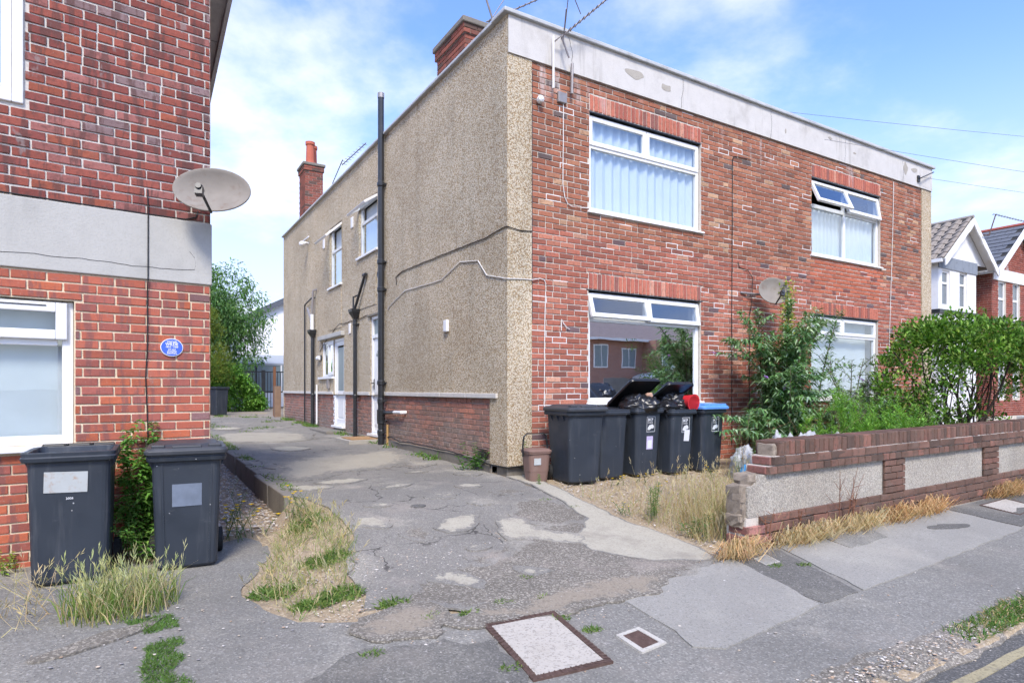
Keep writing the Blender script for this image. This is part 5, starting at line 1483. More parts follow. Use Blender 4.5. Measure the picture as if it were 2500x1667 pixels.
m1 = MB(); m1.box(0.05, 3.2, 0.6, 0.65, 0.6, 5.3); m1.build('rooms', M_dark, wh)
def tiled_slope(parent, name, x_ridge, z_ridge, x_eave, z_eave, y0, y1, rows, tw, col, wave=True, seed=1):
    r = random.Random(seed)
    dx, dz = x_eave - x_ridge, z_eave - z_ridge
    L = math.hypot(dx, dz); ux, uz = dx / L, dz / L; nx, nz = (-uz, ux) if ux > 0 else (uz, -ux)
    if nz < 0: nx, nz = -nx, -nz
    m0 = MB(); m0.mesh([(x_ridge, y0, z_ridge), (x_ridge, y1, z_ridge), (x_eave, y1, z_eave), (x_eave, y0, z_eave)], [(0, 1, 2, 3)])
    base = m0.build(name, M_dark, parent)
    me = None
    rl = L / rows
    nt_ = int((y1 - y0) / tw)
    for i in range(rows):
        for k in range(nt_):
            if me is None:
                t = MB()
                nseg = 5 if wave else 1
                prof = []
                for s in range(nseg + 1):
                    f = s / nseg
                    h = (0.03 * math.sin(2 * math.pi * f) if wave else 0.0)
                    prof.append((f * (tw - 0.006), h))
                for s in range(nseg):
                    (a, ha), (b, hb) = prof[s], prof[s + 1]
                    top = [(0.0, a, 0.012 + ha), (0.0, b, 0.012 + hb), (rl * 1.12, b, 0.035 + hb), (rl * 1.12, a, 0.035 + ha)]
                    t.face([Vector((p[0] * ux + p[2] * nx, p[1], p[0] * uz + p[2] * nz)) for p in top])
                    e = [(rl * 1.12, a, 0.035 + ha), (rl * 1.12, b, 0.035 + hb), (rl * 1.12, b, 0.005 + hb), (rl * 1.12, a, 0.005 + ha)]
                    t.face([Vector((p[0] * ux + p[2] * nx, p[1], p[0] * uz + p[2] * nz)) for p in e])
                t.c = [col] * len(t.f)
                o = t.build('roof_tile', M_slate, base); me = o.data
            else:
                o = bpy.data.objects.new('roof_tile', me); link(o, base)
            o.location = (x_ridge + ux * rl * i, y0 + k * tw + (0 if wave else (tw / 2 if i % 2 else 0)), z_ridge + uz * rl * i + r.uniform(-0.003, 0.003))
    return base
tiled_slope(wh, 'roof', 1.58, 6.80, -0.18, 5.38, -0.25, 3.2, 8, 0.30, (0.26, 0.225, 0.19), True, 3)
m1 = MB(); m1.face([(1.58, -0.25, 6.80), (3.25, -0.25, 5.40), (3.25, 6, 5.40), (1.58, 6, 6.80)][::-1]); m1.face([(1.58, 2.95, 6.8), (-0.18, 2.95, 5.38), (-0.18, 6, 5.38), (1.58, 6, 6.8)]); m1.build('roof_far_side', mat_plain('grey roof', (0.22, 0.19, 0.16), 0.9, 0.2, var=0.3), wh)
for sgn, xe in ((-1, -0.20), (1, 3.27)):       # bargeboards, scalloped on the lower edge
    m1 = MB(); n = 16
    for i in range(n):
        t0, t1 = i / n, (i + 1) / n
        def PT(t, d): return (1.58 + (xe - 1.58) * t, 6.78 - 1.42 * t - d)
        d0 = 0.20 + 0.035 * abs(math.sin(t0 * 12)); d1_ = 0.20 + 0.035 * abs(math.sin(t1 * 12))
        a, b, c, d = PT(t0, 0), PT(t1, 0), PT(t1, d1_), PT(t0, d0)
        m1.prism([a, b, c, d] if sgn < 0 else [d, c, b, a], 1, -0.30, -0.26)
    m1.build('bargeboard', M_white, wh)
    m1 = MB()
    a, b = (1.58, 6.74), (xe, 5.34)
    m1.face([(a[0], -0.26, a[1]), (b[0], -0.26, b[1]), (b[0], 0.0, b[1]), (a[0], 0.0, a[1])])
    m1.build('soffit', M_white, wh)
m1 = MB(); m1.tube([(1.58, -0.28, 6.82), (1.58, 3.2, 6.82)], 0.06, 6); m1.build('ridge', mat_plain('grey ridge', (0.3, 0.27, 0.24), 0.9, 0.2), wh)
m1 = MB(); m1.box(-0.26, -0.16, -0.2, 3.2, 5.26, 5.36); m1.build('gutter', M_upvc, wh)
# --- brick house after it
bh = empty('gabled_brick_house', W(20.1, 2.5, 0), TH, 'red brick gabled house with grey slates at the right picture edge', 'house')
B_far = Bricks(300)
BHF = lambda x, y, z: W(20.1 + x, 2.5 + y, z)
hs = [(0.5, 1.05, 3.87, 5.12), (1.6, 2.15, 3.85, 5.14), (0.5, 1.05, 1.2, 2.6), (1.6, 2.15, 1.2, 2.6), (2.7, 3.2, 3.87, 5.12), (2.7, 3.2, 1.2, 2.6)]
m1 = MB(); wall_sheet(m1, 0.0, 3.9, G_FAR, 5.5, hs, 0.012, 0.12)
fwm = m1.build('front_wall', M_mortar, bh)
m1 = MB(); m1.face([(0.012, 8, G_FAR), (0.012, 0.012, G_FAR), (0.012, 0.012, 5.5), (0.012, 8, 5.5)]); swm = m1.build('side_wall', M_mortar, bh)
m1 = MB(); m1.face([(0.1, 0.012, 5.5), (3.8, 0.012, 5.5), (1.95, 0.012, 7.0)]); gbm = m1.build('gable', M_mortar, bh)
pk = lambda x, z: RB.choice([(0.28, 0.085, 0.06), (0.24, 0.075, 0.055), (0.33, 0.10, 0.07)])
lay_courses(B_far, fwm, M_brick, BHF, 0, 3.9, 0.6, 5.3, [(h[0] - 0.02, h[1] + 0.02, h[2] - 0.06, h[3] + 0.25) for h in hs], pk, y=0.012)
lay_courses(B_far, swm, M_brick, BHF, 0.0, 3.5, 0.6, 5.45, [], pk, y=0.012, rot=-math.pi / 2, axis='y')
z = 5.52; k = 0
while z < 6.9:
    hw = 1.85 * (7.0 - z) / 1.5 - 0.05
    x = 1.95 - hw - (0.11 if k % 2 else 0)
    while x < 1.95 + hw:
        a, b = max(x, 1.95 - hw), min(x + 0.23, 1.95 + hw)
        if b - a > 0.05: B_far.add(gbm, M_brick, BHF, (a + b) / 2, 0.012, z + 0.037, b - a - 0.01, 0.065, pk(0, 0), 0.01)
        x += 0.23
    z += 0.075; k += 1
B_far.flush()
for (a, b, c, d) in hs:
    m1 = MB(); frame_rect(m1, PF, a, b, c, d, 0.06, 0.05, 0.11); bar(m1, PF, a + 0.06, b - 0.06, (c + d) / 2, (c + d) / 2 + 0.07, 0.052, 0.108)
    w = m1.build('window', M_upvc, bh); pane(PF, a + 0.06, b - 0.06, c + 0.06, (c + d) / 2, 0.08, w, M_farglass); pane(PF, a + 0.06, b - 0.06, (c + d) / 2 + 0.07, d - 0.06, 0.08, w, M_farglass)
m1 = MB(); m1.box(0.05, 3.9, -0.03, 0.0, 5.12, 5.5); m1.build('stone_lintel', M_white, bh)
m1 = MB(); m1.box(-0.05, 3.9, -0.06, -0.002, 3.72, 3.82); m1.box(-0.05, -0.002, -0.002, 3, 3.72, 3.82); m1.build('sill_band', M_black, bh)
m1 = MB(); m1.box(0.05, 3.8, 0.6, 0.65, 0.6, 5.3); m1.build('rooms', M_dark, bh)
tiled_slope(bh, 'roof', 1.95, 7.12, -0.2, 5.40, -0.25, 4.0, 11, 0.32, (0.13, 0.14, 0.16), False, 5)
m1 = MB(); m1.face([(1.95, -0.25, 7.12), (4.1, -0.25, 5.40), (4.1, 6, 5.40), (1.95, 6, 7.12)][::-1]); m1.build('roof_far_side', M_roof, bh)
for xe in (-0.22, 4.12):
    m1 = MB(); m1.prism([(1.95, 7.10), (xe, 5.40), (xe, 5.16), (1.95, 6.85)] if xe < 0 else [(1.95, 6.85), (xe, 5.16), (xe, 5.40), (1.95, 7.10)], 1, -0.30, -0.25); m1.build('bargeboard', M_white, bh)
m1 = MB(); m1.tube([(1.95, -0.28, 7.14), (1.95, 4, 7.14)], 0.07, 6); m1.build('ridge', M_redtile, bh)
m1 = MB(); m1.box(-0.28, -0.18, -0.2, 4, 5.28, 5.38); m1.build('gutter', M_upvc, bh)
# low painted block wall of the next plot
m1 = MB(); m1.box(0, 9, 0, 0.18, 0, 0.55); o = m1.build('painted_block_wall', mat_concrete('pale painted block', (0.50, 0.50, 0.48), (0.28, 0.28, 0.26), 0.5, 1.5), None, loc=W(12.9, -0.9, 0.35), label='low pale block wall in front of the far brick house', cat='wall'); o.rotation_euler = (0, 0, TH)

# ================================================================ BEHIND: yard, gate, back house
gate_v = 21.6
gt = empty('railing_gate', W(0.0, gate_v, 0.60), TH, 'black metal railing gate at the end of the drive', 'gate')
for (a, b) in ((-0.3, 0.72), (0.80, 1.75)):
    m1 = MB(); m1.box(a, b, -0.02, 0.02, 1.62, 1.67); m1.build('rail', M_black, gt)
    m1 = MB(); m1.box(a, b, -0.02, 0.02, 0.75, 0.82); m1.build('rail', M_black, gt)
    m1 = MB(); m1.box(a, b, -0.02, 0.02, 0.08, 0.13); m1.build('rail', M_black, gt)
    n = int((b - a) / 0.125)
    for i in range(n + 1):
        x = a + (b - a) * i / n
        m1 = MB(); m1.box(x - 0.013, x + 0.013, -0.013, 0.013, 0.02, 1.66); m1.build('upright', M_black, gt)
m1 = MB(); m1.box(0.70, 0.84, -0.06, 0.06, -0.05, 1.72); m1.build('post', M_black, gt)
M_wood = mat_plain('old timber', (0.24, 0.16, 0.11), 0.9, 0.2, var=0.3, scale=8)
m1 = MB(); m1.box(-0.09, 0.09, -0.09, 0.09, 0, 1.05); o = m1.build('timber_post', M_wood, None, loc=W(-0.12, 13.9, 0.55), label='weathered grey timber post at the rear corner of the house', cat='post'); o.rotation_euler = (0, 0, TH)
m1 = MB(); m1.box(-0.04, 0.04, -0.04, 0.04, 0, 1.65); o = m1.build('timber_post', mat_plain('rust brown timber', (0.19, 0.09, 0.05), 0.9, 0.2), None, loc=W(0.0, 15.0, 0.6), label='taller reddish brown timber post behind the grey one', cat='post'); o.rotation_euler = (0, 0, TH)
# back house: white gable with dark verge, glazed lean-to
kh = empty('back_house', W(-1.5, 29, 0.6), TH, 'white gabled house seen beyond the gate at the end of the drive', 'house')
m1 = MB(); m1.prism([(0, 0), (9, 0), (9, 3.6), (6.2, 6.6), (0.0, 3.3)], 1, 0, 7); m1.build('wall', M_white, kh)
for (xa, za, xb, zb) in ((6.2, 6.75, -0.5, 3.18), (6.2, 6.75, 9.5, 3.2)):
    m1 = MB(); m1.prism([(xa, za), (xb, zb), (xb, zb - 0.3), (xa, za - 0.3)], 1, -0.3, -0.2); m1.build('verge', mat_plain('dark verge', (0.10, 0.11, 0.13), 0.8, 0.3), kh)
    m1 = MB(); m1.mesh([(xa, -0.3, za + 0.02), (xb, -0.3, zb + 0.02), (xb, 7.2, zb + 0.02), (xa, 7.2, za + 0.02)], [(0, 1, 2, 3)]); m1.build('roof', M_roof, kh)
m1 = MB(); m1.box(1.6, 2.2, -0.03, 0.0, 2.6, 3.5); w = m1.build('window', M_upvc, kh)
m1 = MB(); m1.box(1.66, 2.14, -0.04, -0.031, 2.66, 3.44); m1.build('pane', M_frost, w)
lt = empty('lean_to', W(-1.2, 26.2, 0.6), TH, 'glazed white lean-to behind the railing gate', 'conservatory')
m1 = MB(); m1.prism([(0, 2.1), (0, 2.2), (2.7, 2.75), (2.7, 2.65)], 0, -0.2, 6.2); m1.build('roof', mat_plain('lean-to sheet', (0.30, 0.33, 0.36), 0.5, 0.4), lt)
m1 = MB(); m1.box(0, 6, 0, 0.08, 0, 0.75); m1.build('dwarf_wall', M_white, lt)
for k in range(6):
    m1 = MB(); m1.box(k * 1.19, k * 1.19 + 0.07, 0, 0.07, 0.75, 2.1); m1.build('mullion', M_upvc if k % 2 else M_black, lt)
    if k < 5:
        m1 = MB(); m1.box(k * 1.19 + 0.07, k * 1.19 + 1.19, 0.03, 0.04, 0.75, 2.1); m1.build('pane', M_frost, lt)
# yard side wall, out of the picture on the left of the drive
m1 = MB(); m1.box(0, 0.2, 0, 9, 0, 1.6); o = m1.build('yard_wall', M_bricktex, None, loc=W(-4.6, 13.5, 0.5), label='rear yard wall behind the left brick house', cat='wall'); o.rotation_euler = (0, 0, TH)

# ================================================================ ACROSS THE STREET (seen in the front window glass)
oh = empty('house_opposite', W(20.0, -24.0, 0), TH, 'brick house across the street mirrored in the lower front window', 'house')
M_bt, nt, bs_, out_ = new_mat('opposite brickwork')
bt = N(nt, 'ShaderNodeTexBrick'); bt.inputs['Scale'].default_value = 1.0
bt.inputs['Brick Width'].default_value = 0.23; bt.inputs['Row Height'].default_value = 0.075; bt.inputs['Mortar Size'].default_value = 0.006
bt.inputs['Color1'].default_value = (0.40, 0.19, 0.13, 1); bt.inputs['Color2'].default_value = (0.30, 0.14, 0.10, 1); bt.inputs['Mortar'].default_value = (0.45, 0.40, 0.36, 1)
nt.links.new(mapping(nt, site(nt), rot=(math.pi / 2, 0, 0)), bt.inputs['Vector']); setc(nt, bs_, bt.outputs[0], 0.9, 0.2)
m1 = MB(); m1.box(0, 13.5, -6, 0, 0, 4.75); m1.build('wall', M_bt, oh)
m1 = MB(); m1.box(5.0, 7.6, 0.002, 1.4, 0, 4.7); m1.build('bay', M_bt, oh)
m1 = MB(); m1.mesh([(-0.5, 0.5, 4.7), (14, 0.5, 4.7), (14, -6.5, 4.7), (-0.5, -6.5, 4.7), (2.6, -3, 7.4), (11, -3, 7.4)], [(0, 1, 5, 4), (1, 2, 5), (2, 3, 4, 5), (3, 0, 4), (0, 3, 2, 1)]); m1.build('roof', mat_plain('brown tiles', (0.42, 0.31, 0.26), 0.9, 0.2, var=0.3, scale=8), oh)
m1 = MB(); m1.box(-0.5, 14, 0.5, 0.6, 4.6, 4.75); m1.build('gutter', M_upvc, oh)
for (x0, x1, z0, z1, y) in ((5.4, 6.5, 3.0, 4.3, 1.402), (0.9, 2.0, 2.9, 4.3, 0.002), (7.7, 8.15, 3.1, 4.3, 0.002), (3.2, 4.4, 2.9, 4.2, 0.002)):
    m1 = MB(); m1.box(x0, x1, y, y + 0.05, z0, z1); w = m1.build('window', M_upvc, oh)
    for (a, b) in ((x0 + 0.07, (x0 + x1) / 2 - 0.03), ((x0 + x1) / 2 + 0.03, x1 - 0.07)):
        m1 = MB(); m1.box(a, b, y + 0.051, y + 0.06, z0 + 0.08, z1 - 0.08); m1.build('pane', M_frost, w)
m1 = MB(); m1.prism([(4.2, 2.3), (6.4, 3.0), (6.4, 2.9), (4.2, 2.2)], 1, 0.0, 1.7); m1.build('porch_roof', M_white, oh)
of = empty('board_fence', W(14.2, -15.0, 0.45), TH, 'grey board fence across the street mirrored in the front window', 'fence')
me = None
for k in range(44):
    if me is None:
        m1 = MB(); m1.box(0, 0.118, 0, 0.02, 0, 1.55); o = m1.build('board', mat_plain('silvered boards', (0.27, 0.25, 0.23), 0.9, 0.2, var=0.25), of); me = o.data
    else:
        o = bpy.data.objects.new('board', me); link(o, of)
    o.location = (k * 0.125, 0, RB.uniform(-0.02, 0.02))

# ================================================================ BINS
M_bin = mat_plain('bin plastic', (0.030, 0.037, 0.048), 0.45, 0.4, var=0.3, scale=2.6, dirt=(0.095, 0.10, 0.11), dirt_amt=0.5)
def bin_plastic(name, col, pale):
    m, nt, bs, out = new_mat(name); p = posn(nt)
    c = mixc(nt, noise(nt, p, 2.4, 4), tuple(x * 0.75 for x in col), tuple(x * 1.3 for x in col))
    c = mixc(nt, mrange(nt, noise(nt, mapping(nt, p, (16, 16, 1.2)), 1.0, 4, 0.6), 0.52, 0.74, 0, 0.45), c, pale)      # dirt runs
    c = mixc(nt, mrange(nt, noise(nt, mapping(nt, p, (5, 5, 14), (3, 1, 2)), 1.0, 4, 0.7), 0.62, 0.74, 0, 0.40), c, pale)  # scuffs
    v = N(nt, 'ShaderNodeTexVoronoi'); v.inputs['Scale'].default_value = 16; nt.links.new(p, v.inputs['Vector'])
    sp = N(nt, 'ShaderNodeSeparateColor'); nt.links.new(v.outputs['Color'], sp.inputs[0])
    spot = math2(nt, 'MULTIPLY', mrange(nt, v.outputs['Distance'], 0.05, 0.09, 1, 0), mrange(nt, sp.outputs[0], 0.80, 0.82))
    c = mixc(nt, spot, c, (0.45, 0.46, 0.46))                                        # paint and bird spots
    setc(nt, bs, c, mrange(nt, noise(nt, p, 5, 4), 0.3, 0.7, 0.34, 0.6), 0.4)
    bump(nt, bs, noise(nt, p, 120, 2), 0.12, 0.002)
    return m
M_bin = bin_plastic('bin plastic', (0.029, 0.036, 0.047), (0.085, 0.09, 0.098))
M_bin_blk = mat_plain('black plastic', (0.010, 0.011, 0.012), 0.4, 0.45, var=0.2)
M_binlid = mat_plain('grey lid plastic', (0.042, 0.046, 0.053), 0.45, 0.4, var=0.15, dirt=(0.10, 0.10, 0.10), dirt_amt=0.4)
M_bluelid = mat_plain('blue lid plastic', (0.10, 0.27, 0.62), 0.5, 0.4, var=0.12, dirt=(0.2, 0.3, 0.5), dirt_amt=0.4)
M_rub = mat_plain('tyre rubber', (0.02, 0.02, 0.02), 0.7, 0.3)
M_stk = mat_plain('sticker white', (0.66, 0.67, 0.68), 0.6, 0.3, var=0.08)
M_stk_grey = mat_plain('faded grey sticker', (0.42, 0.44, 0.43), 0.6, 0.3, var=0.1, scale=14, dirt=(0.35, 0.18, 0.08), dirt_amt=0.6)
M_stk_lil = mat_plain('lilac sticker', (0.48, 0.42, 0.60), 0.6, 0.3, var=0.08)
def section(w, d, z, r=0.05, n=4): return [(x, y, z) for x, y in rrect(w, d, r, n)]
def wheelie(name, label, u, v, rz, wt=0.48, dt=0.54, wb=0.40, db=0.42, h=0.86, lid=None, lidmat=None, ground_z=None, group=None, stickers=(), tilt=0.0, ribs=False, number=None):
    z = gz(u, v) + 0.005 if ground_z is None else ground_z
    root = empty(name, W(u, v, z), TH + rz, label, 'wheelie bin', group)
    root.rotation_euler = (0, tilt, TH + rz)
    t = 0.012
    m1 = MB()
    outer = [section(wb - 0.03, db - 0.03, 0.0), section(wb, db, 0.02), section(wb + (wt - 0.03 - wb) * (h * 0.5 - 0.02) / (h - 0.095), db + (dt - 0.03 - db) * (h * 0.5 - 0.02) / (h - 0.095), h * 0.5), section(wt - 0.03, dt - 0.03, h - 0.075), section(wt - 0.03, dt - 0.03, h - 0.07), section(wt + 0.03, dt + 0.03, h - 0.065), section(wt + 0.045, dt + 0.045, h - 0.035), section(wt + 0.03, dt + 0.03, h - 0.03), section(wt + 0.035, dt + 0.035, h)]
    inner = [section(wt - 0.035, dt - 0.035, h), section(wt - 0.06, dt - 0.06, h - 0.06), section(wb - 0.02, db - 0.02, 0.08)]
    m1.loft(outer + inner, True, True)
    m1.build('body', M_bin, root, smooth_shade=False, bevel=0.004)
    if ribs:
        m1 = MB()
        for x in (-0.15, 0.15):
            for s in (0,):
                y0, y1 = -db / 2, -dt / 2 + 0.015
                m1.mesh([(x - 0.006, y0 - 0.006, 0.03), (x + 0.006, y0 - 0.006, 0.03), (x * 1.12 + 0.006, y1 - 0.006, h - 0.08), (x * 1.12 - 0.006, y1 - 0.006, h - 0.08), (x - 0.006, y0 + 0.01, 0.03), (x + 0.006, y0 + 0.01, 0.03), (x * 1.12 + 0.006, y1 + 0.01, h - 0.08), (x * 1.12 - 0.006, y1 + 0.01, h - 0.08)], [(0, 1, 2, 3), (0, 3, 7, 4), (1, 5, 6, 2)])
        m1.build('rib', M_bin, root)
    for sx in (-1, 1):                # gussets under the rim
        for yy in (-0.14, 0.0, 0.14):
            m1 = MB(); xo = sx * (wt / 2 - 0.015)
            m1.mesh([(xo, yy - 0.008, h - 0.07), (xo, yy + 0.008, h - 0.07), (xo + sx * 0.03, yy + 0.008, h - 0.066), (xo + sx * 0.03, yy - 0.008, h - 0.066), (xo - sx * 0.008, yy - 0.008, h - 0.15), (xo - sx * 0.008, yy + 0.008, h - 0.15)], [(0, 1, 5, 4), (3, 0, 4), (2, 5, 1), (3, 4, 5, 2), (0, 3, 2, 1)])
            m1.build('gusset', M_bin, root)
    # wheels on an axle at the back
    for sx in (-1, 1):
        m1 = MB(); c = Vector((sx * (wb / 2 + 0.03), db / 2 + 0.02, 0.10))
        m1.tube([c + Vector((sx * a, 0, 0)) for a in (-0.025, -0.022, 0.022, 0.025)], [0.085, 0.1, 0.1, 0.085], 20)
        wheel = m1.build('wheel', M_rub, root)
        m1 = MB(); m1.tube([c + Vector((sx * a, 0, 0)) for a in (0.0255, 0.03)], [0.062, 0.05], 14); m1.tube([c + Vector((sx * a, 0, 0)) for a in (0.03, 0.037)], 0.018, 10); m1.build('hub', M_binlid, wheel)
    m1 = MB(); m1.tube([(-wb / 2 - 0.03, db / 2 + 0.02, 0.10), (wb / 2 + 0.03, db / 2 + 0.02, 0.10)], 0.014, 8); m1.build('axle', M_black, root)
    hy_ = dt / 2 + 0.06
    m1 = MB(); m1.tube([(-wt / 2 + 0.02, dt / 2, h - 0.03), (-wt / 2 + 0.03, hy_, h - 0.0), (wt / 2 - 0.03, hy_, h - 0.0), (wt / 2 - 0.02, dt / 2, h - 0.03)], 0.016, 8)
    for x in (-0.08, 0.08): m1.box(x - 0.012, x + 0.012, dt / 2, hy_ + 0.012, h - 0.025, h + 0.012)
    m1.build('handle', M_bin_blk, root)
    if lid is not None:
        lm = lidmat or M_binlid
        th = math.radians(lid); hy0, hz0 = hy_ - 0.01, h + 0.012
        def T(p):
            y, zz = p[1] - hy0, p[2] - hz0
            return (p[0], hy0 + y * math.cos(th) + zz * math.sin(th), hz0 - y * math.sin(th) + zz * math.cos(th))
        dl = dt + 0.07; cy = -0.01
        def S(w, d, zz, r=0.05, cyy=cy): return [T((x, y + cyy, zz)) for x, y in rrect(w, d, r, 4)]
        m1 = MB()
        m1.loft([S(wt + 0.03, dl - 0.05, h + 0.004), S(wt + 0.06, dl, h - 0.02 + 0.006), S(wt + 0.065, dl + 0.005, h + 0.014), S(wt + 0.03, dl - 0.03, h + 0.034), S(wt - 0.04, dl - 0.11, h + 0.044, 0.07), S(wt - 0.09, dl - 0.17, h + 0.060, 0.08), S(wt - 0.16, dl - 0.26, h + 0.064, 0.08)])
        ld = m1.build('lid', lm, root, bevel=0.004)
        m1 = MB()       # moulded grips and front lip
        for x in (-wt * 0.38, wt * 0.38):
            vs = [T((x + a, -dl / 2 + cy + b, c)) for c in (h + 0.030, h + 0.060) for b in (0.03, 0.11) for a in (-0.045, 0.045)]
            m1.mesh(vs, [(0, 2, 3, 1), (4, 5, 7, 6), (0, 1, 5, 4), (2, 6, 7, 3), (0, 4, 6, 2), (1, 3, 7, 5)])
        vs = [T((a, -dl / 2 + cy + b, c)) for c in (h + 0.026, h + 0.052) for b in (0.02, 0.10) for a in (-wt * 0.2, wt * 0.2)]
        m1.mesh(vs, [(0, 2, 3, 1), (4, 5, 7, 6), (0, 1, 5, 4), (2, 6, 7, 3), (0, 4, 6, 2), (1, 3, 7, 5)])
        m1.build('grip', lm, ld, bevel=0.008)
    # stickers lie on the sloping front
    slope = math.atan2((dt - 0.03 - db) / 2, h - 0.1)
    def on_front(x, z): return (x, -(db / 2 + (dt - 0.03 - db) / 2 * (z - 0.02) / (h - 0.095)) - 0.004, z)
    for st in stickers:
        kind, x, zc = st[0], st[1], st[2]
        if kind == 'bcp':
            W_, H_ = 0.15, 0.20
            s = MB()
            def q(a, b, c, d, y=0.0): s.box(a, b, y - 0.0005, y, c, d)
            q(-W_ / 2, W_ / 2, H_ / 2 - 0.005, H_ / 2); q(-W_ / 2, W_ / 2, -H_ / 2, -H_ / 2 + 0.005); q(-W_ / 2, -W_ / 2 + 0.005, -H_ / 2 + 0.005, H_ / 2 - 0.005); q(W_ / 2 - 0.005, W_ / 2, -H_ / 2 + 0.005, H_ / 2 - 0.005)
            # outline of the district
            top = [(-0.058, -0.055), (-0.05, -0.035), (-0.035, -0.02), (-0.03, -0.005), (-0.018, -0.012), (-0.006, 0.0), (0.004, -0.006), (0.018, 0.006), (0.03, 0.0), (0.045, -0.008), (0.056, -0.03), (0.05, -0.045), (0.03, -0.055), (0.012, -0.052), (-0.005, -0.062), (-0.02, -0.072), (-0.04, -0.066), (-0.05, -0.078)]
            s.prism([(a, b - 0.004) for a, b in top][::-1], 1, -0.0005, 0.0)
            o = s.build('sticker', M_stk, root); o.location = on_front(x, zc); o.rotation_euler = (slope, 0, 0)
            a = text_part('BCP', 0.052, M_stk, o, (-0.055, -0.0008, 0.058), (math.pi / 2, 0, 0), bold=0.0018, align='LEFT', depth=0.0003)
            text_part('Council', 0.027, M_stk, o, (-0.055, -0.0008, 0.022), (math.pi / 2, 0, 0), bold=0.0006, align='LEFT', depth=0.0003)
        else:
            w_, h_ = st[3], st[4]
            s = MB(); s.box(-w_ / 2, w_ / 2, -0.0006, 0, -h_ / 2, h_ / 2)
            o = s.build('sticker', st[5], root); o.location = on_front(x, zc); o.rotation_euler = (slope, st[6] if len(st) > 6 else 0, 0)
            if kind == 'notice':
                s = MB(); s.box(-w_ * 0.34, w_ * 0.34, -0.0012, -0.0008, -h_ * 0.42, h_ * 0.2); s.build('panel', M_stk, o)
    if number:
        text_part(number, 0.022, M_stk, root, on_front(0.0, 0.60), (math.pi / 2 + slope, 0, 0), depth=0.0004, bold=0.0004)
    return root
GB = 'row of wheelie bins under the front window'
wheelie('wheelie_bin', 'large grey wheelie bin with closed lid, leftmost of the row under the window', 0.62, -0.60, -0.08, 0.52, 0.58, 0.42, 0.46, 0.87, lid=0, group=GB)
wheelie('wheelie_bin', 'lidless dark wheelie bin second in the row under the window', 1.10, -0.55, -0.03, 0.46, 0.52, 0.38, 0.40, 0.86, group=GB)
wheelie('wheelie_bin', 'overfull wheelie bin with raised lid and two stickers, middle of the row', 1.66, -0.56, 0.04, 0.48, 0.52, 0.38, 0.40, 0.87, lid=35, lidmat=M_bin_blk, group=GB, stickers=(('bcp', 0.03, 0.66), ('notice', 0.02, 0.42, 0.115, 0.17, M_stk_lil)))
wheelie('wheelie_bin', 'wheelie bin holding bags and a red bucket, fourth in the row', 2.22, -0.62, 0.05, 0.46, 0.52, 0.38, 0.40, 0.85, lid=33, lidmat=M_bin_blk, group=GB, stickers=(('bcp', 0.04, 0.64), ('notice', 0.07, 0.50, 0.105, 0.15, M_stk, 0.06)))
wheelie('wheelie_bin', 'wheelie bin with closed blue lid at the right end of the row', 2.78, -0.64, 0.06, 0.49, 0.52, 0.40, 0.42, 0.86, lid=0, lidmat=M_bluelid, group=GB, stickers=(('bcp', 0.03, 0.64),))
LB = TL - TH
def left_uv(x, y):
    p = LFR(x, y, 0) - Vector((CX, CY, 0)); return p.dot(FU), p.dot(FV)
u, v = left_uv(-1.02, -0.52)
wheelie('wheelie_bin', 'open lidless black wheelie bin beneath the left house window', u, v, LB - 0.14, 0.515, 0.56, 0.45, 0.44, 0.925, number='2006', stickers=(('plain', -0.02, 0.715, 0.25, 0.145, M_stk_grey, 0.03),))
u, v = left_uv(-0.29, -0.60)
wheelie('wheelie_bin', 'closed dark wheelie bin with ribbed front by the left house corner', u, v, LB - 0.17, 0.50, 0.56, 0.42, 0.44, 0.885, lid=0, ribs=True, stickers=(('plain', 0.0, 0.56, 0.20, 0.17, mat_plain('blurred sticker', (0.16, 0.19, 0.24), 0.7, 0.2, var=0.5, scale=7)),))
wheelie('wheelie_bin', 'black wheelie bin standing in the rear yard by the hedge', -1.52, 16.6, 0.4, 0.48, 0.54, 0.40, 0.42, 0.95)

# refuse sacks bulging out of the bins
M_bag = mat_plain('black refuse sack', (0.013, 0.013, 0.015), 0.30, 0.5, var=0.2)
def sack(name, c, s, seed, mat, label, amp=0.34, n=(64, 40), cat='refuse sack', base=None):
    mb = MB(); rings = []
    for i in range(n[1] + 1):
        ph = math.pi * i / n[1] - math.pi / 2; ring = []
        for k in range(n[0]):
            t = 2 * math.pi * k / n[0]
            d = Vector((math.cos(ph) * math.cos(t), math.cos(ph) * math.sin(t), math.sin(ph)))
            q = d * 1.4 + Vector((seed, seed * 0.7, -seed))
            f = 1 + amp * mnoise.noise(q) + amp * 0.5 * abs(mnoise.noise(q * 3.1)) - amp * 0.35 * abs(mnoise.noise(q * 6.3)) + amp * 0.22 * mnoise.noise(q * 9)
            f += amp * 0.45 * (1 - abs(mnoise.noise(q * 3.3 + Vector((2, 5, 1)))) * 1.6) ** 3 * 0.6 - amp * 0.10
            ring.append(Vector((d.x * s[0], d.y * s[1], d.z * s[2])) * f)
        rings.append(ring)
    mb.loft(rings)
    o = mb.build(name, mat, None, smooth_shade=True, loc=c, label=label, cat=cat); o.rotation_euler = (0, 0, TH)
    return o
zb = gz(1.66, -0.56)
sack('refuse_sack', W(1.66, -0.62, zb + 0.90), (0.25, 0.26, 0.15), 2.3, M_bag, 'knotted black refuse sack bulging from the middle bin')
sack('refuse_sack', W(2.26, -0.58, zb + 0.93), (0.21, 0.23, 0.17), 7.9, M_bag, 'black refuse sack propping the lid above the red bucket')
sack('refuse_sack', W(2.08, -0.74, zb + 0.87), (0.15, 0.12, 0.09), 4.4, M_bag, 'small dark sack at the rim of the fourth bin')
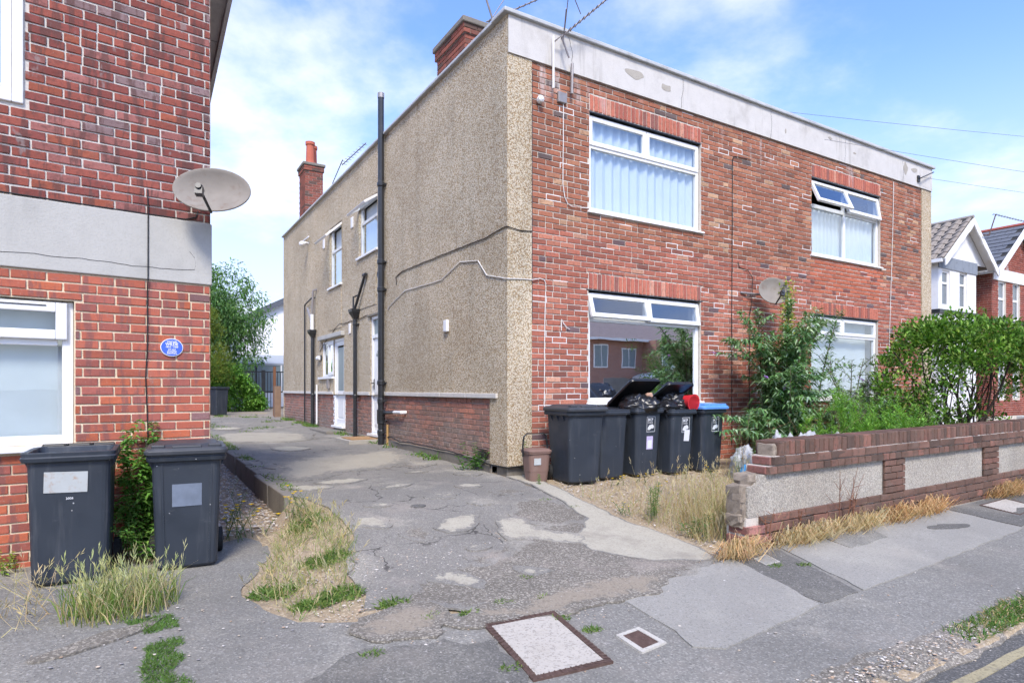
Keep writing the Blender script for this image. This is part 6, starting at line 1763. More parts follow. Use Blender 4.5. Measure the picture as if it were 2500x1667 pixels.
m1 = MB(); bd = Vector((0.55, -0.80, -0.10)).normalized()
ctr = Vector((0, 0, 0))
m1.tube([ctr - bd * 0.10, ctr - bd * 0.098, ctr + bd * 0.09, ctr + bd * 0.10, ctr + bd * 0.10, ctr - bd * 0.08], [0.02, 0.075, 0.108, 0.118, 0.100, 0.065], 24)
m1.build('red_bucket', mat_plain('red plastic', (0.62, 0.03, 0.04), 0.4, 0.5, var=0.1), None, smooth_shade=False, loc=W(2.40, -0.78, zb + 0.945), label='red plastic bucket lying in the rubbish of the fourth bin', cat='bucket')
m1 = MB(); lump(m1, (0, 0, 0), (0.05, 0.03, 0.03), 3.1); m1.build('litter', mat_plain('card', (0.45, 0.28, 0.2), 0.8, 0.2), None, loc=W(1.74, -0.72, zb + 1.04), label='scrap of brown card on the middle sack', cat='litter')

# brown food caddy
fc = empty('food_caddy', W(0.17, -0.42, gz(0.17, -0.42)), TH - 0.15, 'small brown food caddy with black carrying handle at the corner pier', 'food caddy')
M_cad = mat_plain('brown plastic', (0.20, 0.125, 0.10), 0.55, 0.35, var=0.12, dirt=(0.3, 0.24, 0.2), dirt_amt=0.3)
m1 = MB(); m1.loft([section(0.22, 0.20, 0.0, 0.05), section(0.235, 0.215, 0.02, 0.06), section(0.255, 0.24, 0.12, 0.06), section(0.26, 0.245, 0.125, 0.06), section(0.285, 0.275, 0.335, 0.06), section(0.31, 0.30, 0.34, 0.06), section(0.31, 0.30, 0.355, 0.06)]); m1.build('body', M_cad, fc, bevel=0.003)
m1 = MB(); m1.loft([section(0.315, 0.31, 0.356, 0.06), section(0.32, 0.315, 0.375, 0.06), section(0.27, 0.26, 0.395, 0.06), section(0.2, 0.2, 0.40, 0.06)]); m1.build('lid', M_cad, fc, bevel=0.003)
m1 = MB(); m1.tube([(-0.165, 0.02, 0.30), (-0.165, 0.03, 0.42), (-0.15, 0.03, 0.54), (-0.11, 0.03, 0.575), (0.11, 0.03, 0.575), (0.15, 0.03, 0.54), (0.165, 0.03, 0.42), (0.165, 0.02, 0.30)], 0.011, 8); m1.build('handle', M_bin_blk, fc)
m1 = MB(); m1.box(-0.09, 0.0, -0.1375, -0.1365, 0.21, 0.29); m1.build('sticker', M_stk_grey, fc)

# plastic sacks dumped behind the wall
M_sackw = mat_plain('white woven plastic', (0.40, 0.405, 0.40), 0.55, 0.4, var=0.3, scale=9, dirt=(0.26, 0.24, 0.20), dirt_amt=0.6)
M_sackb = mat_plain('blue plastic', (0.05, 0.24, 0.50), 0.5, 0.4)
def gsack(u, v, s, seed, mat, label):
    return sack('plastic_sack', W(u, v, gz(u, v) + s[2] * 0.75), s, seed, mat, label, 0.42, (48, 32), 'sack')
gsack(2.95, -1.25, (0.20, 0.15, 0.22), 3.7, M_sackw, 'white plastic sack slumped beside the blue lidded bin')
gsack(2.78, -1.40, (0.07, 0.06, 0.11), 9.2, M_sackb, 'blue plastic bag beside the white sack and the end bin')
gsack(2.12, -2.35, (0.15, 0.14, 0.40), 5.1, M_sackw, 'grey white plastic sack standing behind the wall end')
gsack(2.65, -2.3, (0.32, 0.2, 0.42), 6.6, M_sackw, 'crumpled pale sheet of plastic lying behind the wall coping')
gsack(3.35, -2.4, (0.5, 0.2, 0.40), 8.1, M_sackw, 'flattened white plastic sheet behind the middle of the wall')

# ================================================================ SMALL FITTINGS, CABLES, AERIALS
def on_house(o):
    o.location = house.location; o.rotation_euler = house.rotation_euler; return o
def wobble(pts, amp, seed, step=0.12):
    r = random.Random(seed); out = []
    for a, b in zip(pts[:-1], pts[1:]):
        a, b = Vector(a), Vector(b); n = max(1, int((b - a).length / step))
        for i in range(n):
            p = a.lerp(b, i / n)
            out.append(p + Vector((0, r.uniform(-amp, amp), r.uniform(-amp, amp))) if i else p)
    return out + [Vector(pts[-1])]
def cable(pts, r, mat, label, amp=0.004, seed=1):
    m1 = MB(); m1.tube(wobble(pts, amp, seed), r, 6)
    return on_house(m1.build('cable', mat, None, label=label, cat='cable'))
X = -0.010
cable([(X, 3.80, 3.36), (X, 3.83, 3.50), (X, 3.5, 3.555), (X, 1.61, 3.535), (X, 0.6, 3.51), (X, 0.03, 3.55), (-0.01, -0.024, 3.545), (0.2, -0.024, 3.52), (0.375, -0.020, 3.535)], 0.007, M_cableB, 'sagging black cable across the pebbledash side wall', 0.006, 2)
cable([(X, 4.25, 2.97), (X, 4.09, 3.03), (X, 3.4, 3.20), (X, 1.9, 3.16), (X, 1.28, 3.325), (X, 0.74, 3.25), (X, 0.49, 3.01), (X, 0.03, 2.90), (-0.01, -0.024, 2.89), (0.375, -0.022, 2.91), (0.50, -0.012, 2.94), (0.57, -0.012, 2.925), (0.592, -0.012, 2.88), (0.585, -0.012, 2.62), (0.572, -0.012, 1.93), (0.572, -0.012, 1.45), (0.56, -0.02, 1.29), (0.62, -0.10, 1.05), (0.52, -0.22, 0.92)], 0.0065, M_cableW, 'white cable looping over the pebbledash and down the brick front', 0.004, 3)
cable([(0.876, -0.012, 5.33), (0.876, -0.012, 4.89), (0.869, -0.012, 4.23), (0.90, -0.012, 4.06), (0.95, -0.012, 3.98), (1.02, -0.012, 3.955), (1.32, -0.012, 3.975)], 0.006, M_cableW, 'white cable dropping to the sill of the upper front window', 0.003, 4)
cable([(4.70, -0.012, 5.29), (4.29, -0.012, 5.265), (4.25, -0.012, 5.22), (4.249, -0.012, 4.9), (4.23, -0.012, 2.5), (4.23, -0.012, 0.6)], 0.006, M_cableB, 'thin black cable straight down the middle of the brick front', 0.003, 5)
cable([(4.38, -0.012, 3.57), (4.42, -0.012, 3.48), (4.62, -0.012, 3.46), (4.70, -0.05, 3.33), (4.67, -0.05, 2.9), (4.663, -0.012, 2.7), (4.663, -0.012, 0.6)], 0.0065, M_cableB, 'black cable hanging from the small satellite dish', 0.004, 6)
cable([(9.12, -0.012, 5.69), (9.09, -0.012, 4.73), (9.0, -0.012, 3.15), (8.9, -0.012, 1.2)], 0.006, M_cableW, 'thin white cable down the far right of the brick front', 0.003, 7)
cable([(0.842, -0.012, 2.28), (0.845, -0.016, 2.43), (0.88, -0.02, 2.37), (0.93, -0.02, 2.32), (0.975, -0.014, 2.305)], 0.007, M_cableW, 'short bent end of white cable on the brick near the lower window', 0.001, 8)
cable([(-0.012, 9.1, 2.45), (-0.012, 8.4, 2.72), (-0.012, 7.4, 2.98), (-0.012, 6.9, 2.96), (-0.012, 6.1, 2.96), (-0.012, 5.4, 2.98)], 0.007, M_cableB, 'drooping cable above the side doors', 0.01, 9)
cable([(-0.01, 4.3, 0.62), (-0.02, 4.0, 0.63), (-0.03, 3.6, 0.58), (-0.02, 3.2, 0.60), (-0.015, 1.5, 0.58), (-0.02, 0.6, 0.53), (-0.03, 0.3, 0.51), (0.0, -0.02, 0.515), (0.2, -0.022, 0.52), (0.36, -0.02, 0.55)], 0.009, M_cableB, 'black cable along the foot of the side wall', 0.006, 10)
# small boxes on the walls
def wallbox(name, x0, x1, y0, y1, z0, z1, mat, label, cat, bev=0.008):
    m1 = MB(); m1.box(x0, x1, y0, y1, z0, z1); return on_house(m1.build(name, mat, None, bevel=bev, label=label, cat=cat))
wallbox('sensor_box', -0.05, 0.0, 1.66, 1.77, 2.36, 2.53, M_white, 'small white box on the pebbledash side wall', 'box')
wallbox('junction_box', 0.78, 0.92, -0.04, 0.005, 5.30, 5.44, M_metal, 'grey junction box under the parapet near the aerial pole', 'box')
wallbox('vent_cover', -0.03, 0.0, 6.52, 6.62, 2.70, 2.92, M_white, 'small white vent on the dash between the side doors', 'vent')
wallbox('vent_cover', -0.02, 0.0, 6.35, 6.5, 4.95, 5.18, M_white, 'white vent beside the side window by the soil pipe', 'vent')
wallbox('vent_cover', -0.02, 0.0, 8.65, 8.8, 4.95, 5.18, M_white, 'white vent beside the rear upper side window', 'vent')
wallbox('meter_bracket', -0.06, 0.0, 8.18, 8.30, 1.52, 1.72, M_metal, 'grey metal bracket below the small side window', 'bracket')
cl = empty('insulator', house.location, TH, 'white ceramic insulator high on the brick front', 'insulator')
m1 = MB(); m1.tube([(0.48, 0.01, 5.24), (0.48, -0.03, 5.24), (0.48, -0.08, 5.25), (0.48, -0.10, 5.25)], [0.02, 0.045, 0.045, 0.02], 10); m1.build('body', M_white, cl)
fl_ = empty('security_light', house.location, TH, 'white security light high on the rear of the side wall', 'light')
m1 = MB(); m1.tube([(0.0, 10.3, 5.4), (-0.12, 10.3, 5.42)], 0.02, 8); m1.build('arm', M_white, fl_)
m1 = MB(); lump(m1, (-0.17, 10.28, 5.36), (0.09, 0.12, 0.07), 2.0, amp=0.05, sq=0.9); m1.build('housing', M_white, fl_)
m1 = MB(); m1.box(-0.06, -0.03, 10.1, 10.9, 5.52, 5.55); m1.build('shade', M_white, fl_)
bl = empty('bulkhead_light', house.location, TH, 'white cylindrical lamp beside the rear downpipe', 'light')
m1 = MB(); m1.tube([(0.0, 8.98, 2.28), (-0.03, 8.98, 2.28)], 0.07, 14); m1.build('base', M_black, bl)
m1 = MB(); m1.tube([(-0.03, 9.0, 2.28), (-0.04, 9.14, 2.28), (-0.04, 9.24, 2.28)], [0.05, 0.055, 0.045], 12); m1.build('shade', M_white, bl)
m1 = MB()                               # air brick
for k in range(4): m1.box(-0.006, 0.01, 0.50, 0.76, 0.59 + k * 0.03, 0.605 + k * 0.03)
on_house(m1.build('air_brick', M_black, None, label='grey slatted air vent at the foot of the side wall', cat='vent'))

# television aerials
def aerial(root, a, b, n, el, mat=M_metal, up=Vector((0, 0, 1)), r=0.009, tip=1.0):
    """boom from a to b with cross elements"""
    a, b = Vector(a), Vector(b); m1 = MB(); m1.tube([a, b], r * 1.3, 6); m1.build('boom', mat, root)
    d = (b - a).normalized(); s = d.cross(up).normalized()
    for i in range(n):
        t = (i + 0.5) / n; p = a.lerp(b, t); L = el * (1.25 - 0.5 * t) * tip
        m1 = MB(); m1.tube([p - s * L / 2, p + s * L / 2], r * 0.7, 5); m1.build('element', mat, root)
M_alu = mat_plain('dull aluminium', (0.22, 0.20, 0.20), 0.5, 0.5, metal=0.3, var=0.25)
ar = empty('television_aerial', house.location, TH, 'television aerial on a white pole over the front parapet', 'aerial')
m1 = MB(); m1.tube([(0.66, -0.09, 5.42), (0.66, -0.09, 6.10)], 0.017, 8); m1.build('mast', M_cableW, ar)
m1 = MB(); m1.tube([(0.98, -0.06, 5.44), (0.98, -0.07, 5.84)], 0.02, 8); m1.build('conduit', M_metal, ar)
m1 = MB(); m1.tube([(0.66, -0.09, 6.02), (0.75, -0.14, 6.10), (0.86, -0.16, 5.84)], 0.012, 6); m1.build('strut', M_alu, ar)
aerial(ar, (0.74, -0.15, 6.08), (1.42, -0.35, 6.74), 11, 0.16, M_alu)
for (p, q) in (((0.60, -0.5, 6.40), (1.05, 0.25, 6.15)), ((0.60, -0.45, 6.25), (1.0, 0.2, 6.05)), ((0.62, -0.5, 6.50), (1.1, -0.1, 6.52))):
    m1 = MB(); m1.tube([p, q], 0.006, 5); m1.build('reflector_rod', M_alu, ar)
a2 = empty('television_aerial', house.location, TH, 'long television aerial beside the front brick chimney', 'aerial')
m1 = MB(); m1.tube([(1.0, 2.0, 6.0), (1.0, 2.0, 7.3), (0.74, 2.0, 7.95)], 0.016, 8); m1.build('mast', M_alu, a2)
aerial(a2, (0.85, 2.05, 7.42), (2.2, 1.7, 8.25), 14, 0.10, M_alu)
m1 = MB(); m1.tube([(0.62, 2.1, 6.95), (1.15, 2.0, 7.85)], 0.008, 6); m1.build('strut', M_alu, a2)
a3 = empty('television_aerial', house.location, TH, 'small television aerial behind the rear chimney with two pots', 'aerial')
m1 = MB(); m1.tube([(0.5, 9.9, 6.6), (0.45, 9.6, 6.9), (0.45, 8.7, 7.22)], 0.012, 6); m1.tube([(0.86, 10.6, 6.55), (0.4, 9.95, 6.58)], 0.012, 6); m1.build('mast', M_alu, a3)
aerial(a3, (0.45, 8.75, 7.10), (0.45, 6.9, 7.02), 9, 0.14, M_alu)
a4 = empty('television_aerial', W(16.55, 2.5, 0), TH, 'television aerial on a rusty pole over the white gable', 'aerial')
m1 = MB(); m1.tube([(2.05, -0.35, 6.30), (2.35, -0.38, 6.32), (2.75, -0.4, 7.0)], 0.02, 6); m1.build('mast', M_iron, a4)
aerial(a4, (2.6, -0.4, 7.02), (6.5, -0.9, 6.9), 26, 0.12, M_alu)
a5 = empty('television_aerial', W(20.1, 2.5, 0), TH, 'small television aerial on the far brick gable', 'aerial')
m1 = MB(); m1.tube([(1.95, -0.3, 6.6), (1.95, -0.35, 7.55)], 0.02, 6); m1.build('mast', M_alu, a5)
aerial(a5, (1.5, -0.6, 6.5), (3.2, -0.5, 7.0), 9, 0.25, M_alu)

# overhead wires to the right
def wire(p, q, sag, label, r=0.0035):
    p, q = Vector(p), Vector(q); m1 = MB()
    m1.tube([p.lerp(q, t) + Vector((0, 0, -4 * sag * t * (1 - t))) for t in [i / 16 for i in range(17)]], r, 5)
    m1.build('overhead_wire', M_wire, None, label=label, cat='wire')
wire(W(10.1, -0.12, 5.92), W(40, -7, 7.6), 0.5, 'lower overhead wire leaving the bracket on the parapet end')
wire(W(6.3, -0.3, 5.86), W(40, -8.0, 7.2), 0.4, 'faint overhead wire passing just below the bracket wire')
wire(W(5.7, -0.05, 6.29), W(40, -6.0, 10.2), 0.3, 'highest overhead wire crossing the sky at the right')
br = empty('wire_bracket', house.location, TH, 'small black wire bracket on the right end of the parapet', 'bracket')
m1 = MB(); m1.tube([(10.05, -0.03, 5.90), (10.05, -0.12, 5.92), (10.55, -0.10, 6.12)], 0.012, 6); m1.box(10.0, 10.08, -0.06, -0.031, 5.84, 5.97); m1.build('body', M_black, br)

# ================================================================ VEGETATION
RV = random.Random(77)
def jit(c, r=RV, a=0.22):
    k = r.uniform(1 - a, 1 + a); return (c[0] * k * r.uniform(0.9, 1.1), c[1] * k, c[2] * k * r.uniform(0.85, 1.15))
def rnd_dir(r=RV, up=0.0):
    while True:
        d = Vector((r.uniform(-1, 1), r.uniform(-1, 1), r.uniform(-1, 1)))
        if 0.1 < d.length < 1: break
    d.normalize(); d.z += up
    return d.normalized()
def blade(mb, p, d, L, w, col, bend=0.5, r=RV):
    """a bent grass blade of two segments"""
    d = d.normalized(); s = d.cross(Vector((r.uniform(-1, 1), r.uniform(-1, 1), 0.3)))
    if s.length < 1e-4: s = Vector((1, 0, 0))
    s.normalize()
    h = Vector((d.x, d.y, 0))
    m = p + d * L * 0.55
    t = m + (d * (1 - bend) + h * bend + Vector((0, 0, -bend * 0.5))).normalized() * L * 0.45
    mb.mesh([p - s * w, p + s * w, m + s * w * 0.8, m - s * w * 0.8, t], [(0, 1, 2, 3), (3, 2, 4)], col)
def grass(name, spots, hmin, hmax, cols, label, w=0.0022, spread=0.5, bend=0.5, mat=None, seed=1, heads=0.0, cat='grass', kind='stuff', headcol=(0.50, 0.42, 0.24)):
    r = random.Random(seed); mb = MB()
    for (u, v) in spots:
        p = W(u, v, gz(u, v) - 0.004); L = r.uniform(hmin, hmax)
        d = Vector((r.gauss(0, spread), r.gauss(0, spread), 1))
        blade(mb, p, d, L, w * r.uniform(0.7, 1.4), jit(r.choice(cols), r), bend * r.uniform(0.3, 1.3), r)
        if r.random() < heads:           # bristly seed head
            d.normalize(); q = p + d * L * 1.02
            hc = jit(headcol, r)
            for k in range(5):
                mb.leaf(q + d * (k * 0.012), (d + rnd_dir(r) * 0.45), rnd_dir(r), 0.05, 0.007, hc)
            mb.tube([p, p + d * L], 0.0012, 3, False, hc)
    return mb.build(name, mat or M_dry, None, kind=kind, label=label, cat=cat)
def scatter(n, region, seed, f=None):
    r = random.Random(seed); out = []
    u0, u1, v0, v1 = region
    while len(out) < n:
        u, v = r.uniform(u0, u1), r.uniform(v0, v1)
        if f is None or f(u, v, r): out.append((u, v))
    return out
def near(c, a, b):
    def f(u, v, r):
        d = ((u - c[0]) / a) ** 2 + ((v - c[1]) / b) ** 2
        return d < 1 and r.random() < (1 - d) ** 0.5 + 0.1
    return f
G1 = (0.13, 0.22, 0.045); G2 = (0.20, 0.27, 0.07); G3 = (0.09, 0.17, 0.035); S1 = (0.46, 0.36, 0.19); S2 = (0.54, 0.44, 0.26); S3 = (0.36, 0.25, 0.12); G4 = (0.30, 0.33, 0.12); O1 = (0.64, 0.43, 0.23)

# clump of wild barley between the left bins and the camera
cl_sp = scatter(950, (-4.45, -3.72, -2.5, -1.75), 21, near((-4.08, -2.15), 0.33, 0.34))
grass('wild_barley', cl_sp, 0.08, 0.30, [G1, G2, G1, G4, S1, S2], 'tall clump of wild barley in front of the two left bins', 0.0024, 0.28, 0.45, None, 22, 0.16, headcol=(0.46, 0.46, 0.22))
grass('wild_barley', scatter(60, (-4.75, -4.45, -2.4, -1.4), 23), 0.12, 0.32, [S2, S1], 'dry pale barley stems at the left picture edge', 0.002, 0.8, 0.6, None, 24, 0.4)
# moss green turf in the crack
grass('turf', scatter(2600, (-4.1, -3.7, -3.5, -2.45), 25, lambda u, v, r: abs(u + 3.90) < 0.09 + 0.10 * mnoise.noise(Vector((u * 5, v * 5, 1))) and mnoise.noise(Vector((u * 3, v * 3, 6))) > -0.22), 0.015, 0.05, [G3, G1, (0.10, 0.2, 0.04)], 'low green turf in the crack across the left forecourt', 0.0018, 0.8, 0.7, M_leaf, 26)
# dry grass strip between forecourt and drive
def in_poly(poly):
    def f(u, v, r=None):
        c = False; j = len(poly) - 1
        for i in range(len(poly)):
            xi, yi = poly[i]; xj, yj = poly[j]
            if (yi > v) != (yj > v) and u < (xj - xi) * (v - yi) / (yj - yi) + xi: c = not c
            j = i
        return c
    return f
strip_poly = [(-3.36, -2.2), (-3.12, -1.6), (-2.95, -0.9), (-2.62, -0.5), (-2.42, -1.0), (-2.42, -1.6), (-2.66, -2.3), (-2.78, -2.95), (-3.2, -3.0)]
ip = in_poly(strip_poly)
grass('dry_grass', scatter(2000, (-3.4, -2.38, -2.95, -0.5), 27, lambda u, v, r: ip(u, v) and mnoise.noise(Vector((u * 4, v * 4, 11))) > r.uniform(-0.6, 0.35) and r.random() < 0.3 + 0.7 * smooth((v + 2.9) / 1.2)), 0.03, 0.15, [S2, S1, G4, G2, G1, G4], 'dry straw coloured grass strip between the forecourt and the drive', 0.0018, 0.55, 0.75, None, 28, 0.08)
for k, (cu, cv, a, b, n) in enumerate(((-3.22, -2.35, 0.17, 0.13, 420), (-2.78, -1.95, 0.20, 0.13, 520), (-2.85, -2.65, 0.16, 0.13, 460), (-3.05, -2.72, 0.15, 0.09, 340), (-2.72, -1.05, 0.18, 0.22, 420), (-2.62, -3.0, 0.12, 0.07, 200))):
    grass('green_weeds', scatter(n, (cu - a, cu + a, cv - b, cv + b), 30 + k, near((cu, cv), a, b)), 0.025, 0.075, [G3, G1, G2], ['low green weed patch at the left edge of the grass strip', 'green weeds where the grass strip meets the drive', 'clover like weeds at the near right of the grass strip', 'small weeds at the near tip of the grass strip', 'greener tuft of weeds at the far end of the grass strip', 'sparse green weeds along the drive edge'][k], 0.0042, 0.9, 0.6, M_leaf, 40 + k, cat='weeds')
# weedy edge along the drive and pavement
tufts = [(-2.50, -3.30, 'tuft at the near corner of the grass strip and drive'), (-2.26, -3.34, 'second small tuft along the broken near edge of the drive'), (-2.0, -3.30, 'middle small tuft along the broken near edge of the drive'), (-1.72, -3.34, 'last small tuft along the broken near edge of the drive'),
         (-1.62, -2.98, 'green tuft beside the pale mend nearest the pavement'), (-2.95, -3.58, 'dry green tuft on the dark tarmac left of the manhole'), (-3.45, -3.75, 'thin tuft at the lower left on the pavement edge'), (-1.80, -3.66, 'tuft at the far right corner of the large manhole'), (-1.72, -3.86, 'tuft halfway along the right side of the large manhole'), (-2.38, -4.02, 'tuft on the left side of the large manhole'),
         (0.30, -3.63, 'tiny tuft at the small grey meter cover'), (0.52, -3.72, 'tiny tuft on the dark tarmac right of the meter cover'), (-0.28, -1.28, 'tuft on the concrete strip below the food caddy'), (-0.12, -1.58, 'small tuft on the concrete strip edge before the bins')]
for k, (cu, cv, lb) in enumerate(tufts):
    tag(grass('grass_tuft', scatter(110, (cu - 0.07, cu + 0.07, cv - 0.04, cv + 0.04), 60 + k, near((cu, cv), 0.07, 0.04)), 0.015, 0.05, [G3, G1, G2], None, 0.003, 0.9, 0.6, M_leaf, 80 + k, cat=None, kind=None), 'green ' + lb if not lb.startswith(('green', 'dry', 'thin', 'tiny', 'small', 'second', 'middle', 'last')) else lb, 'grass tuft', 'tiny tufts in the tarmac cracks')
grass('kerb_grass', scatter(1900, (0.2, 1.6, -5.03, -4.85), 101, lambda u, v, r: r.random() < 0.25 + 0.75 * smooth((u - 0.25) / 0.5) * (mnoise.noise(Vector((u * 4, v * 4, 0))) > -0.25)), 0.025, 0.085, [(0.07, 0.18, 0.03), G3, G1, S1], 'bright green grass growing along the road kerb', 0.0028, 0.7, 0.6, M_leaf, 102)
# grass along the top of the kerb stones and foot of walls
grass('kerb_weeds', scatter(900, (-2.66, -2.48, 0.2, 9.0), 103, lambda u, v, r: mnoise.noise(Vector((v * 1.3, 0, 5))) > 0.0), 0.02, 0.08, [G1, G2, G3], 'green weeds lining the top of the mossy drive kerb', 0.005, 0.9, 0.6, M_leaf, 104, cat='weeds')
grass('wall_weeds', scatter(900, (-0.28, -0.02, 0.8, 13.4), 105, lambda u, v, r: mnoise.noise(Vector((v * 1.1, 3, 5))) > 0.05 and (v > 8.4 or r.random() < 0.5)), 0.03, 0.16, [G1, G2, G3, (0.10, 0.24, 0.05)], 'weeds growing along the foot of the pebbledash side wall', 0.007, 0.7, 0.6, M_leaf, 106, cat='weeds')
grass('yard_weeds', scatter(700, (-2.6, -0.4, 7.5, 16), 107, lambda u, v, r: mnoise.noise(Vector((u * 1.6, v * 0.9, 15))) > 0.25), 0.02, 0.10, [G1, G3, G2], 'scattered weeds in the cracks at the back of the drive', 0.006, 0.9, 0.6, M_leaf, 108, cat='weeds')
# front garden dry grass, densest by the broken wall end
def gdens(u, v, r):
    if v > -1.05 and u < 3.1: return r.random() < 0.10
    lim = 0.12 + 0.02 * u
    if u < 0.22 + 0.05 * mnoise.noise(Vector((u * 5, v * 5, 2))): return False
    return r.random() < 0.22 + 0.5 * smooth((-v - 1.2) / 1.6)
grass('dry_garden_grass', scatter(3600, (0.15, 3.6, -3.0, -0.95), 111, gdens), 0.05, 0.20, [S2, S1, S3, S2, G4], 'short dry straw grass over the front garden soil', 0.0018, 0.6, 0.6, None, 112, 0.05)
def wdens(u, v, r):
    return r.random() < math.exp(-((u - 0.75) / 0.40) ** 2 - ((v + 2.75) / 0.30) ** 2) + 0.35 * math.exp(-((u - 1.3) / 0.9) ** 2 - ((v + 2.4) / 0.5) ** 2)
grass('tall_dry_grass', scatter(1500, (0.25, 2.4, -3.22, -1.6), 113, wdens), 0.12, 0.52, [S2, S1, S2, S3, G4], 'tall dry straw grass against the broken end of the garden wall', 0.0020, 0.26, 0.7, None, 114, 0.16)
# straw tufts lying along the foot of the garden wall
for k, (cu, a, n, col, lb) in enumerate(((1.15, 0.44, 640, [O1, S1, S2, S2, S3], 'collapsed straw tuft nearest the broken wall end'), (1.95, 0.36, 460, [S1, S2, O1], 'straw tuft below the first dashed wall panel'), (2.65, 0.28, 380, [O1, S3, (0.42, 0.22, 0.10)], 'brown straw tuft at the foot of the first wall pier'), (3.3, 0.28, 420, [O1, (0.42, 0.22, 0.10)], 'reddish dead tuft beyond the first wall pier'), (5.2, 0.4, 480, [O1, (0.42, 0.22, 0.10), S3], 'dead brown tuft at the second wall pier'), (0.22, 0.18, 520, [O1, S1, (0.58, 0.36, 0.2)], 'orange dead grass heap at the very end of the garden wall'))):
    r = random.Random(120 + k); mb = MB()
    for i in range(n):
        u = cu + r.gauss(0, a * 0.5); v = -3.29 - abs(r.gauss(0, 0.06))
        p = W(u, v, gz(u, v) + 0.005); ang = r.gauss(0, 0.9)
        d = FU * (math.sin(ang) * 1.2 - 0.1) - FV * abs(math.cos(ang)) * r.uniform(0.2, 1.0) + Vector((0, 0, r.uniform(0.5, 1.5)))
        blade(mb, p, d, r.uniform(0.14, 0.42), 0.003, jit(r.choice(col), r), r.uniform(0.8, 1.25), r)
    mb.build('straw_tuft', M_dry, None, label=lb, cat='dead grass')
# standing dead stems in front of the wall
def stem_plant(name, u, v, stems, label, cat, h=(0.4, 0.7), leafL=0.06, leafW=0.012, cols=(G1,), stemcol=(0.12, 0.16, 0.06), lean=0.15, density=45, droop=0.3, flower=None, seed=1, mat=None, tipf=0, r0=0.004, side=0, start=0.12, spread=0.05):
    r = random.Random(seed); mb = MB(); st = MB(); fl = MB()
    base = W(u, v, gz(u, v))
    for i in range(stems):
        b = Vector((r.gauss(0, spread), r.gauss(0, spread), 0)); H = r.uniform(*h)
        d = Vector((r.gauss(0, lean), r.gauss(0, lean), 1)).normalized(); crv = Vector((r.gauss(0, lean), r.gauss(0, lean), -0.05))
        pts = [b + d * H * t + crv * H * t * t for t in [k / 6 for k in range(7)]]
        chains = [(pts, H, r0)]
        for s in range(side):
            t = r.uniform(0.35, 0.9); k = int(t * 6); q = pts[k]; dd = (d * 0.8 + rnd_dir(r) * 0.9).normalized(); hh = H * r.uniform(0.15, 0.35)
            chains.append(([q + dd * hh * x for x in (0, 0.5, 1)], hh, r0 * 0.5))
        for (pp, hh, rad) in chains:
            st.tube(pp, [rad * (1 - 0.7 * k / (len(pp) - 1)) for k in range(len(pp))], 4, False, stemcol)
            n = max(3, int(hh * density))
            for k in range(n):
                t = start + (1 - start) * k / n if rad == r0 else k / n
                x = t * (len(pp) - 1); i0 = min(int(x), len(pp) - 2); p = pp[i0].lerp(pp[i0 + 1], x - i0)
                a = k * 2.4 + r.uniform(-0.4, 0.4)
                dl = Vector((math.cos(a), math.sin(a), r.uniform(0.1, 0.7)))
                L = leafL * r.uniform(0.6, 1.2) * (1.05 - 0.55 * t)
                mb.leaf(p, dl, Vector((0, 0, 1)), L, leafW * r.uniform(0.8, 1.2), jit(r.choice(cols), r), droop)
            if flower and r.random() < flower[1]:
                p = pp[-1]
                for k in range(flower[2]):
                    a = k * 2 * math.pi / flower[2]
                    fl.leaf(p, Vector((math.cos(a), math.sin(a), 0.5)), Vector((0, 0, 1)), flower[3], flower[3] * 0.6, flower[0])
    root = empty(name, base, 0, label, cat)
    st.build('stem', M_bark, root)
    if mb.f: mb.build('foliage', mat or M_leaf, root)
    if fl.f: fl.build('flower', M_leaf, root, kind='stuff')
    return root
YF = (0.75, 0.50, 0.02)
u, v = left_uv(-0.56, -0.24)
stem_plant('tall_weed', u, v, 9, 'tall leafy green weed growing between the two left bins', 'weed', (0.75, 1.2), 0.14, 0.028, [(0.13, 0.30, 0.05), (0.18, 0.38, 0.07), (0.10, 0.22, 0.04)], (0.13, 0.22, 0.06), 0.05, 110, 0.35, seed=3, side=3, spread=0.09)
u, v = left_uv(-0.58, -0.34)
stem_plant('leafy_weed', u, v, 7, 'short bushy weed at the foot of the tall one between the bins', 'weed', (0.25, 0.55), 0.10, 0.022, [(0.12, 0.27, 0.045), (0.20, 0.36, 0.07)], lean=0.25, density=70, seed=4, side=2, spread=0.1)
u, v = left_uv(-1.42, -0.16)
stem_plant('yellow_green_weed', u, v, 8, 'small yellow green weed at the foot of the left house wall', 'weed', (0.10, 0.22), 0.05, 0.02, [(0.30, 0.38, 0.06), (0.22, 0.32, 0.05)], lean=0.3, density=90, seed=5, spread=0.07)
stem_plant('ragwort', -3.18, -0.62, 14, 'yellow flowered weed on the gravel beside the right hand left bin', 'weed', (0.22, 0.50), 0.06, 0.010, [(0.09, 0.15, 0.04), (0.14, 0.19, 0.05)], lean=0.3, density=40, flower=(YF, 0.7, 7, 0.030), seed=6, side=2, spread=0.10)
stem_plant('ragwort', -2.72, -0.78, 10, 'yellow flowered weed at the near end of the mossy kerb', 'weed', (0.15, 0.34), 0.05, 0.012, [(0.11, 0.19, 0.05), (0.2, 0.24, 0.07)], lean=0.35, density=45, flower=(YF, 0.5, 7, 0.026), seed=7, side=1, spread=0.14)
stem_plant('horseweed', 0.40, -2.20, 4, 'upright feathery green weed at the edge of the concrete strip', 'weed', (0.28, 0.42), 0.075, 0.008, [(0.10, 0.22, 0.05), (0.14, 0.27, 0.06)], lean=0.06, density=220, droop=0.0, seed=8, spread=0.035)
